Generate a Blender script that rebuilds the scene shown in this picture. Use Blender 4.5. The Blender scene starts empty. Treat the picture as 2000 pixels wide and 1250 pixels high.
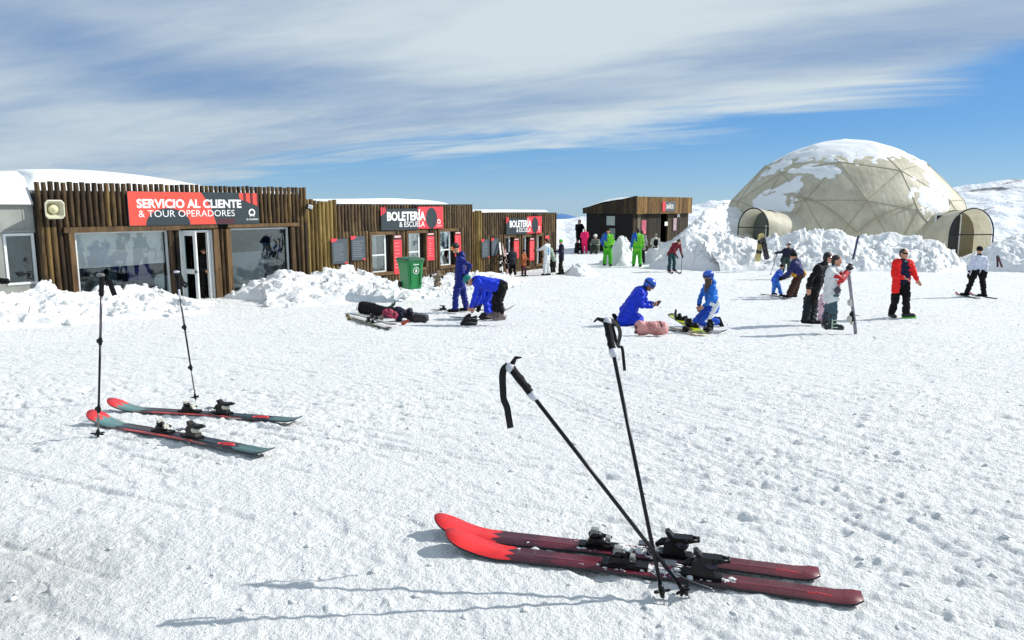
import bpy, bmesh, math, random
import numpy as np
from mathutils import Vector, Matrix
V = Vector
R = math.radians
sc = bpy.context.scene
C = sc.collection

# ------------------------------------------------------------ camera, sky, sun, exposure
EYE = 1.6
FPX, CX, CY = 1444.0, 1000.0, 625.0          # focal length and centre of the 2000 x 1250 photograph
PITCH = math.atan(222 / FPX)
cam = bpy.data.cameras.new('camera'); cam.sensor_width = 36; cam.lens = 36 * FPX / 2000
cam.clip_start = 0.05; cam.clip_end = 30000
co = bpy.data.objects.new('camera', cam); C.objects.link(co)
co.location = (0, 0, EYE); co.rotation_euler = (R(90) - PITCH, 0, 0)
sc.camera = co
sc.view_settings.view_transform = 'Standard'; sc.view_settings.look = 'None'
sc.view_settings.exposure = 0.17; sc.view_settings.gamma = 1.0
SUN_EL, SUN_AZ = R(35), R(12.5)              # azimuth measured from +X toward +Y
sd = V((math.cos(SUN_EL) * math.cos(SUN_AZ), math.cos(SUN_EL) * math.sin(SUN_AZ), math.sin(SUN_EL)))
sl = bpy.data.lights.new('sun', 'SUN'); sl.energy = 4.3; sl.angle = R(0.5); sl.color = (1.0, 0.968, 0.905)
so = bpy.data.objects.new('sun', sl); C.objects.link(so)
so.rotation_euler = (-sd).to_track_quat('-Z', 'Y').to_euler(); so.location = (20, 0, 20)

world = bpy.data.worlds.new('World'); sc.world = world; world.use_nodes = True
NT = world.node_tree; NT.nodes.clear()
class NB:
    """little node builder"""
    def __init__(s, nt): s.nt = nt
    def n(s, t, **kw):
        nd = s.nt.nodes.new(t)
        for k, v in kw.items():
            if k.startswith('i_'):
                key = k[2:]; key = int(key) if key.isdigit() else key.replace('_', ' ')
                if hasattr(v, 'links') or isinstance(v, bpy.types.NodeSocket): s.nt.links.new(v, nd.inputs[key])
                else: nd.inputs[key].default_value = v
            else: setattr(nd, k, v)
        return nd
    def m(s, op, a, b=None, c=None, clamp=False):
        nd = s.nt.nodes.new('ShaderNodeMath'); nd.operation = op; nd.use_clamp = clamp
        for i, v in enumerate((a, b, c)):
            if v is None: continue
            if isinstance(v, bpy.types.NodeSocket): s.nt.links.new(v, nd.inputs[i])
            else: nd.inputs[i].default_value = v
        return nd.outputs[0]
    def ramp(s, fac, pts, interp='LINEAR'):
        nd = s.nt.nodes.new('ShaderNodeValToRGB'); cr = nd.color_ramp; cr.interpolation = interp
        while len(cr.elements) < len(pts): cr.elements.new(0.5)
        for e, (p, c) in zip(cr.elements, pts):
            e.position = p; e.color = c if len(c) == 4 else (*c, 1)
        if fac is not None: s.nt.links.new(fac, nd.inputs[0])
        return nd.outputs[0]
    def mix(s, fac, a, b, mode='MIX'):
        nd = s.nt.nodes.new('ShaderNodeMix'); nd.data_type = 'RGBA'; nd.blend_type = mode
        for i, v in ((0, fac), (6, a), (7, b)):
            if isinstance(v, bpy.types.NodeSocket): s.nt.links.new(v, nd.inputs[i])
            else: nd.inputs[i].default_value = v if i == 0 or len(v) == 4 else (*v, 1)
        return nd.outputs[2]
    def noise(s, vec, scale, detail=4, rough=0.55, dist=0.0):
        nd = s.n('ShaderNodeTexNoise'); nd.inputs['Scale'].default_value = scale
        nd.inputs['Detail'].default_value = detail; nd.inputs['Roughness'].default_value = rough
        nd.inputs['Distortion'].default_value = dist
        if vec is not None: s.nt.links.new(vec, nd.inputs['Vector'])
        return nd.outputs[0]
    def mapping(s, vec, scale=(1, 1, 1), loc=(0, 0, 0), rot=(0, 0, 0)):
        nd = s.n('ShaderNodeMapping'); nd.inputs['Scale'].default_value = scale
        nd.inputs['Location'].default_value = loc; nd.inputs['Rotation'].default_value = rot
        s.nt.links.new(vec, nd.inputs['Vector']); return nd.outputs[0]

def build_sky():
    b = NB(NT)
    sky = b.n('ShaderNodeTexSky'); sky.sky_type = 'NISHITA'; sky.sun_disc = False
    sky.sun_elevation = SUN_EL; sky.sun_rotation = R(90) - SUN_AZ
    sky.altitude = 2400; sky.air_density = 1.0; sky.dust_density = 0.6; sky.ozone_density = 2.0
    tc = b.n('ShaderNodeTexCoord'); sp = b.n('ShaderNodeSeparateXYZ', i_0=tc.outputs['Generated'])
    x, y, z = sp.outputs
    zc = b.m('MAXIMUM', z, 0.0)
    az = b.m('ARCTAN2', x, y)                       # radians from +Y toward +X
    el = b.m('ARCSINE', z)
    # lower edge of the cloud sheet as elevation over azimuth: ramp position 0..1 = -45..45 deg, value = (deg + 4) / 16
    pos = b.m('MULTIPLY_ADD', az, 1 / R(90), 0.5)
    pts = [(-45, -3), (-34, -1.5), (-22, 0.0), (-17, 1.9), (-10, 2.6), (0, 3.3), (8, 3.9), (17, 4.9), (24, 5.7), (30, 6.9), (35, 8.8), (45, 11)]
    edge = b.ramp(pos, [((d + 45) / 90, ((e + 4) / 16,) * 3) for d, e in pts])
    edge = b.m('MULTIPLY_ADD', edge, R(16), -R(4))
    d = b.m('DIVIDE', 1.0, b.m('ADD', zc, 0.10))
    uv = b.n('ShaderNodeCombineXYZ', i_0=b.m('MULTIPLY', x, d), i_1=b.m('MULTIPLY', y, d), i_2=0.0).outputs[0]
    uv = b.mapping(uv, rot=(0, 0, R(24)))
    big = b.noise(b.mapping(uv, (0.26, 0.75, 1), (3.1, 0.4, 0)), 1.0, 5, 0.5, 0.5)
    wisp = b.noise(b.mapping(uv, (0.7, 2.0, 1), (1.7, 5.2, 0)), 1.0, 8, 0.55, 0.9)
    fine = b.noise(b.mapping(uv, (2.4, 5.5, 1), (0, 2, 0)), 1.0, 8, 0.6, 0.8)
    # distance above the edge, in units of about 2.6 degrees, broken up by noise
    over = b.m('DIVIDE', b.m('SUBTRACT', el, edge), R(2.6))
    over = b.m('ADD', over, b.m('MULTIPLY_ADD', wisp, 2.6, -1.45))
    cover = b.n('ShaderNodeMapRange', interpolation_type='SMOOTHSTEP', i_0=over, i_1=-0.15, i_2=1.0).outputs[0]
    def blob(a0, e0, wa, we, tilt=0.0):
        da = b.m('DIVIDE', b.m('SUBTRACT', az, R(a0)), R(wa)); de = b.m('DIVIDE', b.m('SUBTRACT', b.m('SUBTRACT', el, R(e0)), b.m('MULTIPLY', b.m('SUBTRACT', az, R(a0)), tilt)), R(we))
        return b.m('EXPONENT', b.m('MULTIPLY', b.m('ADD', b.m('MULTIPLY', da, da), b.m('MULTIPLY', de, de)), -1.0))
    bias = b.m('MULTIPLY', blob(-22, 8.6, 13, 2.2, -.08), -.24)
    for a0, e0, wa, we, tl, k in ((25, 10.2, 12, 1.9, -.04, -.26), (33, 14.0, 6, 3.0, 0, -.15), (6, 13.2, 17, 3.6, .05, .30), (16, 7.0, 17, 1.5, .11, .42), (-8, 5.2, 16, 1.6, -.05, .14), (-30, 6.2, 8, 1.6, -.1, .10), (4, 4.6, 5, .5, 0, .16), (-34, 11.5, 8, 1.4, -.2, -.2)):
        bias = b.m('ADD', bias, b.m('MULTIPLY', blob(a0, e0, wa, we, tl), k))
    body = b.m('ADD', bias, b.m('MULTIPLY', big, .95)); body = b.m('ADD', body, b.m('ADD', b.m('MULTIPLY', wisp, .44), b.m('MULTIPLY', fine, .30)))
    # brighter towards the middle of the view, dim towards the far left
    dens = b.n('ShaderNodeMapRange', interpolation_type='SMOOTHSTEP', i_0=body, i_1=0.30, i_2=1.18, i_3=0.0, i_4=1.0).outputs[0]
    left = b.n('ShaderNodeMapRange', interpolation_type='SMOOTHSTEP', i_0=az, i_1=R(-38), i_2=R(-4), i_3=0.66, i_4=1.0).outputs[0]
    amt = b.m('MULTIPLY', cover, b.m('MULTIPLY_ADD', dens, 0.38, 0.60))
    ccol = b.mix(b.m('MULTIPLY', dens, b.m('MULTIPLY_ADD', left, .6, .4)), (2.2, 3.0, 4.3, 1), (5.5, 6.3, 6.7, 1))
    skyc = b.mix(0.75, sky.outputs[0], b.mix(1.0, b.ramp(b.n('ShaderNodeMapRange', i_0=el, i_1=R(-2), i_2=R(24)).outputs[0], [(0.0, (.40, .64, .82)), (.14, (.24, .54, .86)), (.28, (.11, .42, .88)), (.5, (.09, .36, .84)), (1, (.06, .22, .62))]), (6.6, 6.8, 7.0, 1), 'MULTIPLY'))
    skyc = b.mix(1.0, skyc, (1.0, 1.0, 1.0, 1), 'MULTIPLY')
    # pale haze just over the horizon
    col = b.mix(amt, skyc, ccol)
    bg = b.n('ShaderNodeBackground', i_0=col, i_1=0.105)
    out = b.n('ShaderNodeOutputWorld', i_0=bg.outputs[0])
build_sky()

# ------------------------------------------------------------ helpers
def hx(r, g, b):
    f = lambda c: ((c / 255 + 0.055) / 1.055) ** 2.4 if c > 10 else c / 255 / 12.92
    return (f(r), f(g), f(b))
MATS = {}
def mat(name, rgb, rough=0.6, metal=0.0, var=0.0, vscale=8.0, bump=0.0, bscale=40.0, spec=0.5, coat=0.0):
    if name in MATS: return MATS[name]
    m = bpy.data.materials.new(name); m.use_nodes = True; nt = m.node_tree; b = NB(nt)
    p = nt.nodes['Principled BSDF']; c = hx(*rgb)
    p.inputs['Roughness'].default_value = rough; p.inputs['Metallic'].default_value = metal
    p.inputs['Specular IOR Level'].default_value = spec; p.inputs['Coat Weight'].default_value = coat
    tc = b.n('ShaderNodeTexCoord')
    if var > 0:
        n = b.noise(tc.outputs['Object'], vscale, 5, 0.6)
        lo = tuple(max(0, k * (1 - var)) for k in c); hi = tuple(min(1, k * (1 + var)) for k in c)
        nt.links.new(b.ramp(n, [(0.3, lo), (0.7, hi)]), p.inputs['Base Color'])
    else: p.inputs['Base Color'].default_value = (*c, 1)
    if bump > 0:
        n = b.noise(tc.outputs['Object'], bscale, 4, 0.6)
        bn = b.n('ShaderNodeBump', i_Strength=bump, i_Height=n); bn.inputs['Distance'].default_value = 0.02
        nt.links.new(bn.outputs[0], p.inputs['Normal'])
    MATS[name] = m; return m

class MB:
    """collects shapes and links them as ONE mesh object"""
    def __init__(s): s.v = []; s.f = []; s.mi = []; s.cur = 0; s.sm = []; s.smooth = False
    def add(s, verts, faces):
        o = len(s.v); s.v += [tuple(p) for p in verts]
        for f in faces: s.f.append(tuple(i + o for i in f)); s.mi.append(s.cur); s.sm.append(s.smooth)
        return s
    def box(s, c, size, M=None):
        x, y, z = (k / 2 for k in size); c = V(c)
        vs = [V((a * x, b * y, d * z)) for a in (-1, 1) for b in (-1, 1) for d in (-1, 1)]
        vs = [(M @ p if M else p) + c for p in vs]
        return s.add(vs, [(0, 1, 3, 2), (4, 6, 7, 5), (0, 4, 5, 1), (2, 3, 7, 6), (0, 2, 6, 4), (1, 5, 7, 3)])
    def hexa(s, p):      # 8 points: bottom 4 then top 4, same winding
        return s.add(p, [(3, 2, 1, 0), (4, 5, 6, 7), (0, 1, 5, 4), (1, 2, 6, 5), (2, 3, 7, 6), (3, 0, 4, 7)])
    def tube(s, path, rad, n=8, cap=True):
        path = [V(p) for p in path]; m = len(path)
        if not hasattr(rad, '__len__'): rad = [rad] * m
        rings = []; t0 = (path[1] - path[0]).normalized()
        up = V((0, 0, 1)) if abs(t0.z) < 0.9 else V((0, 1, 0))
        a = t0.cross(up).normalized()
        for i, p in enumerate(path):
            t = (path[min(i + 1, m - 1)] - path[max(i - 1, 0)]).normalized()
            a = (a - t * a.dot(t)).normalized(); b = t.cross(a)
            rings.append([p + (a * math.cos(k * 2 * math.pi / n) + b * math.sin(k * 2 * math.pi / n)) * rad[i] for k in range(n)])
        vs = [q for r in rings for q in r]
        fs = [(i * n + k, i * n + (k + 1) % n, (i + 1) * n + (k + 1) % n, (i + 1) * n + k) for i in range(m - 1) for k in range(n)]
        if cap: fs += [tuple(range(n))[::-1], tuple((m - 1) * n + k for k in range(n))]
        return s.add(vs, fs)
    def ell(s, c, ax, ay, az, nu=14, nv=9):
        c = V(c); ax, ay, az = V(ax), V(ay), V(az); vs = [c + az]; fs = []
        for j in range(1, nv):
            th = math.pi * j / nv
            for i in range(nu):
                ph = 2 * math.pi * i / nu
                vs.append(c + ax * (math.sin(th) * math.cos(ph)) + ay * (math.sin(th) * math.sin(ph)) + az * math.cos(th))
        vs.append(c - az); L = len(vs) - 1
        for i in range(nu): fs.append((0, 1 + i, 1 + (i + 1) % nu))
        for j in range(nv - 2):
            for i in range(nu):
                a = 1 + j * nu + i; b2 = 1 + j * nu + (i + 1) % nu; fs.append((a, a + nu, b2 + nu, b2))
        for i in range(nu): fs.append((L, 1 + (nv - 2) * nu + (i + 1) % nu, 1 + (nv - 2) * nu + i))
        return s.add(vs, fs)
    def ball(s, c, r, n=10): return s.ell(c, (r, 0, 0), (0, r, 0), (0, 0, r), n, max(5, n // 2 + 1))
    def rc(s, p0, p1, r0, r1=None, n=12):   # rounded cone
        p0, p1 = V(p0), V(p1); r1 = r0 if r1 is None else r1
        if (p1 - p0).length < 1e-4: return s.ball(p0, max(r0, r1), n)
        s.ball(p0, r0, n); s.ball(p1, r1, n); return s.tube([p0, p1], [r0, r1], n)
    def prism(s, poly, d):               # planar polygon (3D points) extruded by vector d
        n = len(poly); d = V(d); vs = [V(p) for p in poly] + [V(p) + d for p in poly]
        return s.add(vs, [tuple(range(n))[::-1], tuple(range(n, 2 * n))] + [(i, (i + 1) % n, n + (i + 1) % n, n + i) for i in range(n)])
    def ribbon(s, path, width, side, thick=0.002):
        path = [V(p) for p in path]; m = len(path)
        if not hasattr(width, '__len__'): width = [width] * m
        if not isinstance(side, list): side = [V(side)] * m
        vs = []
        for i, p in enumerate(path):
            t = (path[min(i + 1, m - 1)] - path[max(i - 1, 0)]).normalized()
            a = side[i] - t * side[i].dot(t)
            a = a.normalized() if a.length > 1e-5 else V((1, 0, 0)); nn = t.cross(a)
            for q in ((-1, -1), (1, -1), (1, 1), (-1, 1)): vs.append(p + a * q[0] * width[i] / 2 + nn * q[1] * thick / 2)
        fs = [(i * 4 + k, i * 4 + (k + 1) % 4, i * 4 + 4 + (k + 1) % 4, i * 4 + 4 + k) for i in range(m - 1) for k in range(4)]
        fs += [(3, 2, 1, 0), tuple((m - 1) * 4 + k for k in range(4))]
        return s.add(vs, fs)
    def mesh(s, name, mats, org=V((0, 0, 0))):
        me = bpy.data.meshes.new(name); me.from_pydata([(p[0] - org[0], p[1] - org[1], p[2] - org[2]) for p in s.v], [], s.f)
        for m in mats: me.materials.append(m)
        me.polygons.foreach_set('material_index', s.mi); me.polygons.foreach_set('use_smooth', s.sm)
        me.update(); return me
    def build(s, name, mats, parent=None, org=None, fix=True):
        if not isinstance(mats, (list, tuple)): mats = [mats]
        if parent is not None and org is None: org = world_loc(parent)
        org = V(org) if org is not None else V((0, 0, 0))
        me = s.mesh(name, mats, org)
        if fix:
            bm = bmesh.new(); bm.from_mesh(me); bmesh.ops.recalc_face_normals(bm, faces=bm.faces); bm.to_mesh(me); bm.free()
        return link(name, me, parent, org)
def world_loc(o):
    p = V((0, 0, 0))
    while o is not None: p = p + o.location; o = o.parent
    return p
def link(name, me, parent=None, org=None):
    o = bpy.data.objects.new(name, me); C.objects.link(o)
    if parent is not None:
        o.parent = parent; o.location = (V(org) - world_loc(parent)) if org is not None else (0, 0, 0)
    elif org is not None: o.location = org
    return o
def tag(o, label=None, cat=None, group=None, kind=None):
    if label: o['label'] = label
    if cat: o['category'] = cat
    if group: o['group'] = group
    if kind: o['kind'] = kind
    return o
def thing(name, loc, label, cat, group=None):
    o = bpy.data.objects.new(name, None); C.objects.link(o); o.location = loc; o.empty_display_size = 0.2
    return tag(o, label, cat, group)
def evaluated(o):
    dg = bpy.context.evaluated_depsgraph_get(); dg.update()
    return bpy.data.meshes.new_from_object(o.evaluated_get(dg))
def remesh(mb, name, m, parent=None, org=None, vox=0.012, sm=3, wr=0.0, wscale=14.0, seed=0):
    """fuse the collected shapes into one continuous surface"""
    if parent is not None and org is None: org = world_loc(parent)
    org = V(org) if org is not None else V((0, 0, 0))
    tmp = bpy.data.objects.new('tmp', mb.mesh('tmp', [], org)); C.objects.link(tmp)
    md = tmp.modifiers.new('r', 'REMESH'); md.mode = 'VOXEL'; md.voxel_size = vox; md.use_smooth_shade = True
    if sm: ms = tmp.modifiers.new('s', 'SMOOTH'); ms.iterations = sm; ms.factor = 0.5
    me = evaluated(tmp); om = tmp.data; bpy.data.objects.remove(tmp); bpy.data.meshes.remove(om)
    me.name = name; n = len(me.vertices)
    if wr > 0 and n:
        co_ = np.empty(n * 3, np.float32); me.vertices.foreach_get('co', co_); p = co_.reshape(-1, 3).astype(np.float64)
        no = np.empty(n * 3, np.float32); me.vertices.foreach_get('normal', no); no = no.reshape(-1, 3)
        q = p * wscale + seed * 7.3
        w = vnoise(q[:, 0] + q[:, 1] * 0.7, q[:, 2] * 1.6, 11) + 0.5 * vnoise(q[:, 1] * 2 - q[:, 0], q[:, 2] * 2.7, 12)
        p = p + no * ((w - 0.75) * 2 * wr)[:, None]
        me.vertices.foreach_set('co', p.astype(np.float32).ravel())
    me.materials.clear(); me.materials.append(m)
    me.polygons.foreach_set('use_smooth', [True] * len(me.polygons)); me.update()
    return link(name, me, parent, org)

# ------------------------------------------------------------ noise
def _h(ix, iy, seed):
    h = (ix.astype(np.int64) * 374761393 + iy.astype(np.int64) * 668265263 + seed * 2147483) & 0xFFFFFFFF
    h = ((h ^ (h >> 13)) * 1274126177) & 0xFFFFFFFF
    h = h ^ (h >> 16)
    return (h & 0xFFFFFF) / float(0x1000000)
def vnoise(x, y, seed=0):
    ix = np.floor(x); iy = np.floor(y); fx = x - ix; fy = y - iy
    fx = fx * fx * (3 - 2 * fx); fy = fy * fy * (3 - 2 * fy)
    a = _h(ix, iy, seed); b = _h(ix + 1, iy, seed); c = _h(ix, iy + 1, seed); d = _h(ix + 1, iy + 1, seed)
    return a + (b - a) * fx + (c - a) * fy + (a - b - c + d) * fx * fy
def fbm(x, y, seed=0, oct=4, gain=0.5):
    s = 0; a = 1; t = 0
    for k in range(oct):
        s = s + a * vnoise(x * 2 ** k + 17.3 * k, y * 2 ** k - 9.1 * k, seed + k); t += a; a *= gain
    return s / t
def worley(x, y, seed=0):
    """distance to the nearest cell point, that cell's random number"""
    ix = np.floor(x); iy = np.floor(y); best = np.full(x.shape, 9.0); rnd = np.zeros(x.shape)
    for dx in (-1, 0, 1):
        for dy in (-1, 0, 1):
            cx = ix + dx; cy = iy + dy
            px = cx + _h(cx, cy, seed); py = cy + _h(cx, cy, seed + 5)
            d = (px - x) ** 2 + (py - y) ** 2; m = d < best
            best = np.where(m, d, best); rnd = np.where(m, _h(cx, cy, seed + 9), rnd)
    return np.sqrt(best), rnd
def facets(x, y, seed=0):
    """broken blocks: every cell is its own tilted plane, -1 .. 1"""
    ix = np.floor(x); iy = np.floor(y); best = np.full(x.shape, 9.0); out = np.zeros(x.shape)
    for dx in (-1, 0, 1):
        for dy in (-1, 0, 1):
            cx = ix + dx; cy = iy + dy; ax = cx + _h(cx, cy, seed) - x; ay = cy + _h(cx, cy, seed + 5) - y
            d = ax * ax + ay * ay * 1.3; m = d < best; q = _h(cx, cy, seed + 9); a = _h(cx, cy, seed + 13) * 6.283
            best = np.where(m, d, best); out = np.where(m, (q - .5) * 1.3 + (ax * np.cos(a) + ay * np.sin(a)) * 1.5, out)
    return out
def smooth(a, b, x):
    t = np.clip((x - a) / (b - a), 0, 1); return t * t * (3 - 2 * t)

# ------------------------------------------------------------ lie of the land and pixel helpers (all points land on real surfaces)
GY = [-3000, -20, 0, 3.6, 5.5, 9, 14.6, 18, 26, 35, 62, 75, 120, 400, 3000]
GZ = [-60, 0.3, 0, 0, -.10, -.42, -.93, -1.15, -1.35, -1.47, -1.55, -2.2, -14, -75, -330]
def G(x, y):
    return np.interp(y, GY, GZ)
def ray(px, py):
    cx = (px - CX) / FPX; cy = (CY - py) / FPX
    return V((cx, math.cos(PITCH) + cy * math.sin(PITCH), -math.sin(PITCH) + cy * math.cos(PITCH)))
def at(px, py, Y):
    r = ray(px, py); return V((0, 0, EYE)) + r * (Y / r.y)
def gh(px, py, up=0.0):
    """where the line of sight meets the ground (raised by up)"""
    r = ray(px, py); lo, hi = 0.5, 150.0
    f = lambda t: EYE + r.z * t - float(G(r.x * t, r.y * t)) - up
    for _ in range(50):
        m = (lo + hi) / 2
        if f(m) > 0: lo = m
        else: hi = m
    return V((0, 0, EYE)) + r * lo
def cat_rom(P, n=8):
    P = [V(p) for p in P]; Q = [P[0]] + P + [P[-1]]; out = []
    for i in range(1, len(Q) - 2):
        a, b_, c, d = Q[i - 1], Q[i], Q[i + 1], Q[i + 2]
        for k in range(n): t = k / n; out.append(.5 * ((2 * b_) + (c - a) * t + (2 * a - 5 * b_ + 4 * c - d) * t * t + (3 * b_ - a - 3 * c + d) * t ** 3))
    return out + [P[-1]]
# ------------------------------------------------------------ snow materials
def snow_mat(name, dirt=False, bumps=(0.5, 60.0), tint=(0.86, 0.87, 0.865)):
    m = bpy.data.materials.new(name); m.use_nodes = True; nt = m.node_tree; b = NB(nt); p = nt.nodes['Principled BSDF']
    tc = b.n('ShaderNodeTexCoord'); pos = tc.outputs['Object']
    n1 = b.noise(pos, 2.2, 6, 0.6); n2 = b.noise(pos, 26, 5, 0.65)
    col = b.mix(b.ramp(n1, [(0.3, (0, 0, 0)), (0.7, (1, 1, 1))]), tuple(k * 0.94 for k in tint), tint)
    # small icy grains: glassier and greyer
    col = b.mix(b.ramp(n2, [(0.56, (0, 0, 0)), (0.68, (0.5, 0.5, 0.5))]), col, (0.66, 0.71, 0.75))
    if dirt:
        sp = b.n('ShaderNodeSeparateXYZ', i_0=pos)
        dx = b.m('DIVIDE', b.m('SUBTRACT', sp.outputs[0], -2.15), 0.75); dy = b.m('DIVIDE', b.m('SUBTRACT', sp.outputs[1], 2.95), 0.75)
        rr = b.m('SQRT', b.m('ADD', b.m('MULTIPLY', dx, dx), b.m('MULTIPLY', dy, dy)))
        dn = b.noise(pos, 7, 7, 0.7)
        k = b.m('SUBTRACT', b.m('ADD', b.m('SUBTRACT', 1.05, rr), dn), 0.42)
        k = b.m('MULTIPLY', b.n('ShaderNodeMapRange', interpolation_type='SMOOTHSTEP', i_0=k, i_1=0.0, i_2=1.0).outputs[0], 0.46)
        col = b.mix(k, col, (0.44, 0.44, 0.42))
        sp2 = b.noise(pos, 55, 3, 0.5); spk = b.ramp(sp2, [(0.765, (0, 0, 0)), (0.79, (0.8, 0.8, 0.8))])
        col = b.mix(spk, col, (0.25, 0.23, 0.19))
    nt.links.new(col, p.inputs['Base Color'])
    p.inputs['Roughness'].default_value = 0.55; p.inputs['Specular IOR Level'].default_value = 0.35
    st, scl = bumps
    h = b.m('ADD', b.m('MULTIPLY', b.noise(pos, scl, 6, 0.7), 1.0), b.m('MULTIPLY', b.noise(pos, scl * 0.25, 4, 0.6), 1.4))
    bn = b.n('ShaderNodeBump', i_Strength=st, i_Height=h); bn.inputs['Distance'].default_value = 0.03
    nt.links.new(bn.outputs[0], p.inputs['Normal'])
    return m
M_GROUND = snow_mat('trodden_snow', True, (0.75, 55.0))
M_SNOW = snow_mat('snow', False, (0.7, 22.0))
M_SNOWS = snow_mat('smooth_snow', False, (0.3, 6.0), (0.87, 0.885, 0.89))

def grid_mesh(name, X, Y, Z, m, wrap=False):
    """2D arrays of positions -> smooth quad sheet"""
    n, k = X.shape; co_ = np.stack([X, Y, Z], -1).reshape(-1, 3).astype(np.float32)
    i = np.arange(n - 1)[:, None]; j = np.arange(k if wrap else k - 1)[None, :]; j2 = (j + 1) % k
    q = np.stack([i * k + j, i * k + j2, (i + 1) * k + j2, (i + 1) * k + j], -1).reshape(-1, 4).astype(np.int32)
    me = bpy.data.meshes.new(name); me.vertices.add(len(co_)); me.vertices.foreach_set('co', co_.ravel())
    me.loops.add(q.size); me.loops.foreach_set('vertex_index', q.ravel()); me.polygons.add(len(q))
    me.polygons.foreach_set('loop_start', np.arange(0, q.size, 4, dtype=np.int32))
    me.polygons.foreach_set('loop_total', np.full(len(q), 4, np.int32))
    me.polygons.foreach_set('use_smooth', np.ones(len(q), bool)); me.materials.append(m)
    me.update(calc_edges=True); return me

def ground_height(X, Y):
    r = np.hypot(X, Y); z = G(X, Y)
    near = 1 - smooth(45, 70, r)
    z = z + (fbm(X / 2.6, Y / 2.6, 3, 3) - .5) * .10 * smooth(2, 8, r) * near
    pk = smooth(.30, .72, fbm(X / 2.1 + 5, Y / 2.1, 201, 3)); pk = .45 + .75 * pk            # packed lanes against churned patches
    z = z + (fbm(X / .60, Y / .60, 21, 3) - .5) * .018 * near * pk
    z = z + (fbm(X / .13, Y / .13, 31, 3) - .5) * .017 * near * pk
    z = z + (vnoise(X / .030, Y / .030, 37) - .5) * .0075 * near * pk * (1 - smooth(9, 16, r))
    z = z + (fbm(X / .06, Y / .045, 39, 2) - .5) * .014 * near * pk
    # crumbs
    f, q = worley(X / .085, Y / .085, 41)
    z = z + np.clip(.42 - f, 0, 1) * np.clip(q - .60, 0, 1) * .10 * near * pk
    f, q = worley(X / .24, Y / .24, 45)
    z = z + np.sqrt(np.clip(.30 - f, 0, 1)) * np.clip(q - .88, 0, 1) * .06 * near
    # boot dents
    a = R(140); al = X * math.cos(a) + Y * math.sin(a); ac = -X * math.sin(a) + Y * math.cos(a)
    f, q = worley(al / .50 + (fbm(X / .2, Y / .2, 53, 2) - .5) * .5, ac / .19 + (fbm(X / .15, Y / .15, 54, 2) - .5) * .5, 51)
    z = z - smooth(.34, .16, f) * (q > .74) * .009 * near
    # groomed and skied streaks running away to the left
    a = R(114); al = X * math.cos(a) + Y * math.sin(a); ac = -X * math.sin(a) + Y * math.cos(a)
    zone = smooth(-.5, 2.5, X - .1 * Y + .8)
    st = fbm(al / 1.3, ac / .045, 61, 2); z = z + (st - .5) * .017 * near * (0.25 + .75 * zone)
    a = R(155); al = X * math.cos(a) + Y * math.sin(a); ac = -X * math.sin(a) + Y * math.cos(a)
    st = vnoise(al / 4.0, ac / .10, 71); z = z - smooth(.80, .95, st) * .016 * near
    a = R(150) + .25 * (fbm(X / 6, Y / 6, 205, 2) - .5); al = X * np.cos(a) + Y * np.sin(a); ac = -X * np.sin(a) + Y * np.cos(a)
    ds = vnoise(al / .22, ac / .060, 207); z = z - smooth(.70, .93, ds) * .017 * near * smooth(2.5, 6, r) * (.5 + .7 * pk)
    ds = vnoise(al / .45 + 9, ac / .11, 208); z = z - smooth(.78, .95, ds) * .017 * near * smooth(5, 10, r)
    # single ski tracks: x0, y0, heading, half length, gap
    for x0, y0, hd, hl, gap in ((2.6, 4.6, 118, 5, .0), (3.4, 5.2, 121, 7, .22), (1.2, 5.4, 112, 4, .16), (5.5, 7.5, 127, 9, .20), (-.6, 4.9, 166, 3, .0), (4.4, 9.5, 150, 9, .18), (-4.0, 8.6, 172, 6, .2), (-1.4, 12, 160, 9, .2), (2.2, 3.6, 109, 2.4, .18), (-2.6, 4.1, 30, 2.2, .15), (7, 12, 160, 9, .2)):
        a = R(hd); al = (X - x0) * math.cos(a) + (Y - y0) * math.sin(a); ac = -(X - x0) * math.sin(a) + (Y - y0) * math.cos(a) + .04 * np.sin(al * .8 + hd) + .0025 * al * al
        for g_ in ((0,) if gap == 0 else (0, gap)):
            z = z - np.exp(-((ac - g_) / .016) ** 2) * smooth(hl, hl * .6, np.abs(al)) * .012 + np.exp(-((ac - g_ - .032) / .014) ** 2) * smooth(hl, hl * .6, np.abs(al)) * .006
    return z
def build_ground():
    rs = np.exp(np.linspace(math.log(1.1), math.log(48), 980)); rs = np.concatenate([[0.05, .5], rs, np.exp(np.linspace(math.log(50), math.log(3200), 90))])
    a = np.concatenate([np.linspace(-46, 46, 1250), np.linspace(46, 314, 110)[1:-1]]); a = np.radians(a)
    Rr, A = np.meshgrid(rs, a, indexing='ij'); X = Rr * np.sin(A); Y = Rr * np.cos(A)
    me = grid_mesh('snow_ground', X, Y, ground_height(X, Y), M_GROUND, wrap=True)
    tag(link('ground', me), 'trodden white snow of the plateau with ski tracks and crumbs', 'snow', kind='structure')
build_ground()

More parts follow.
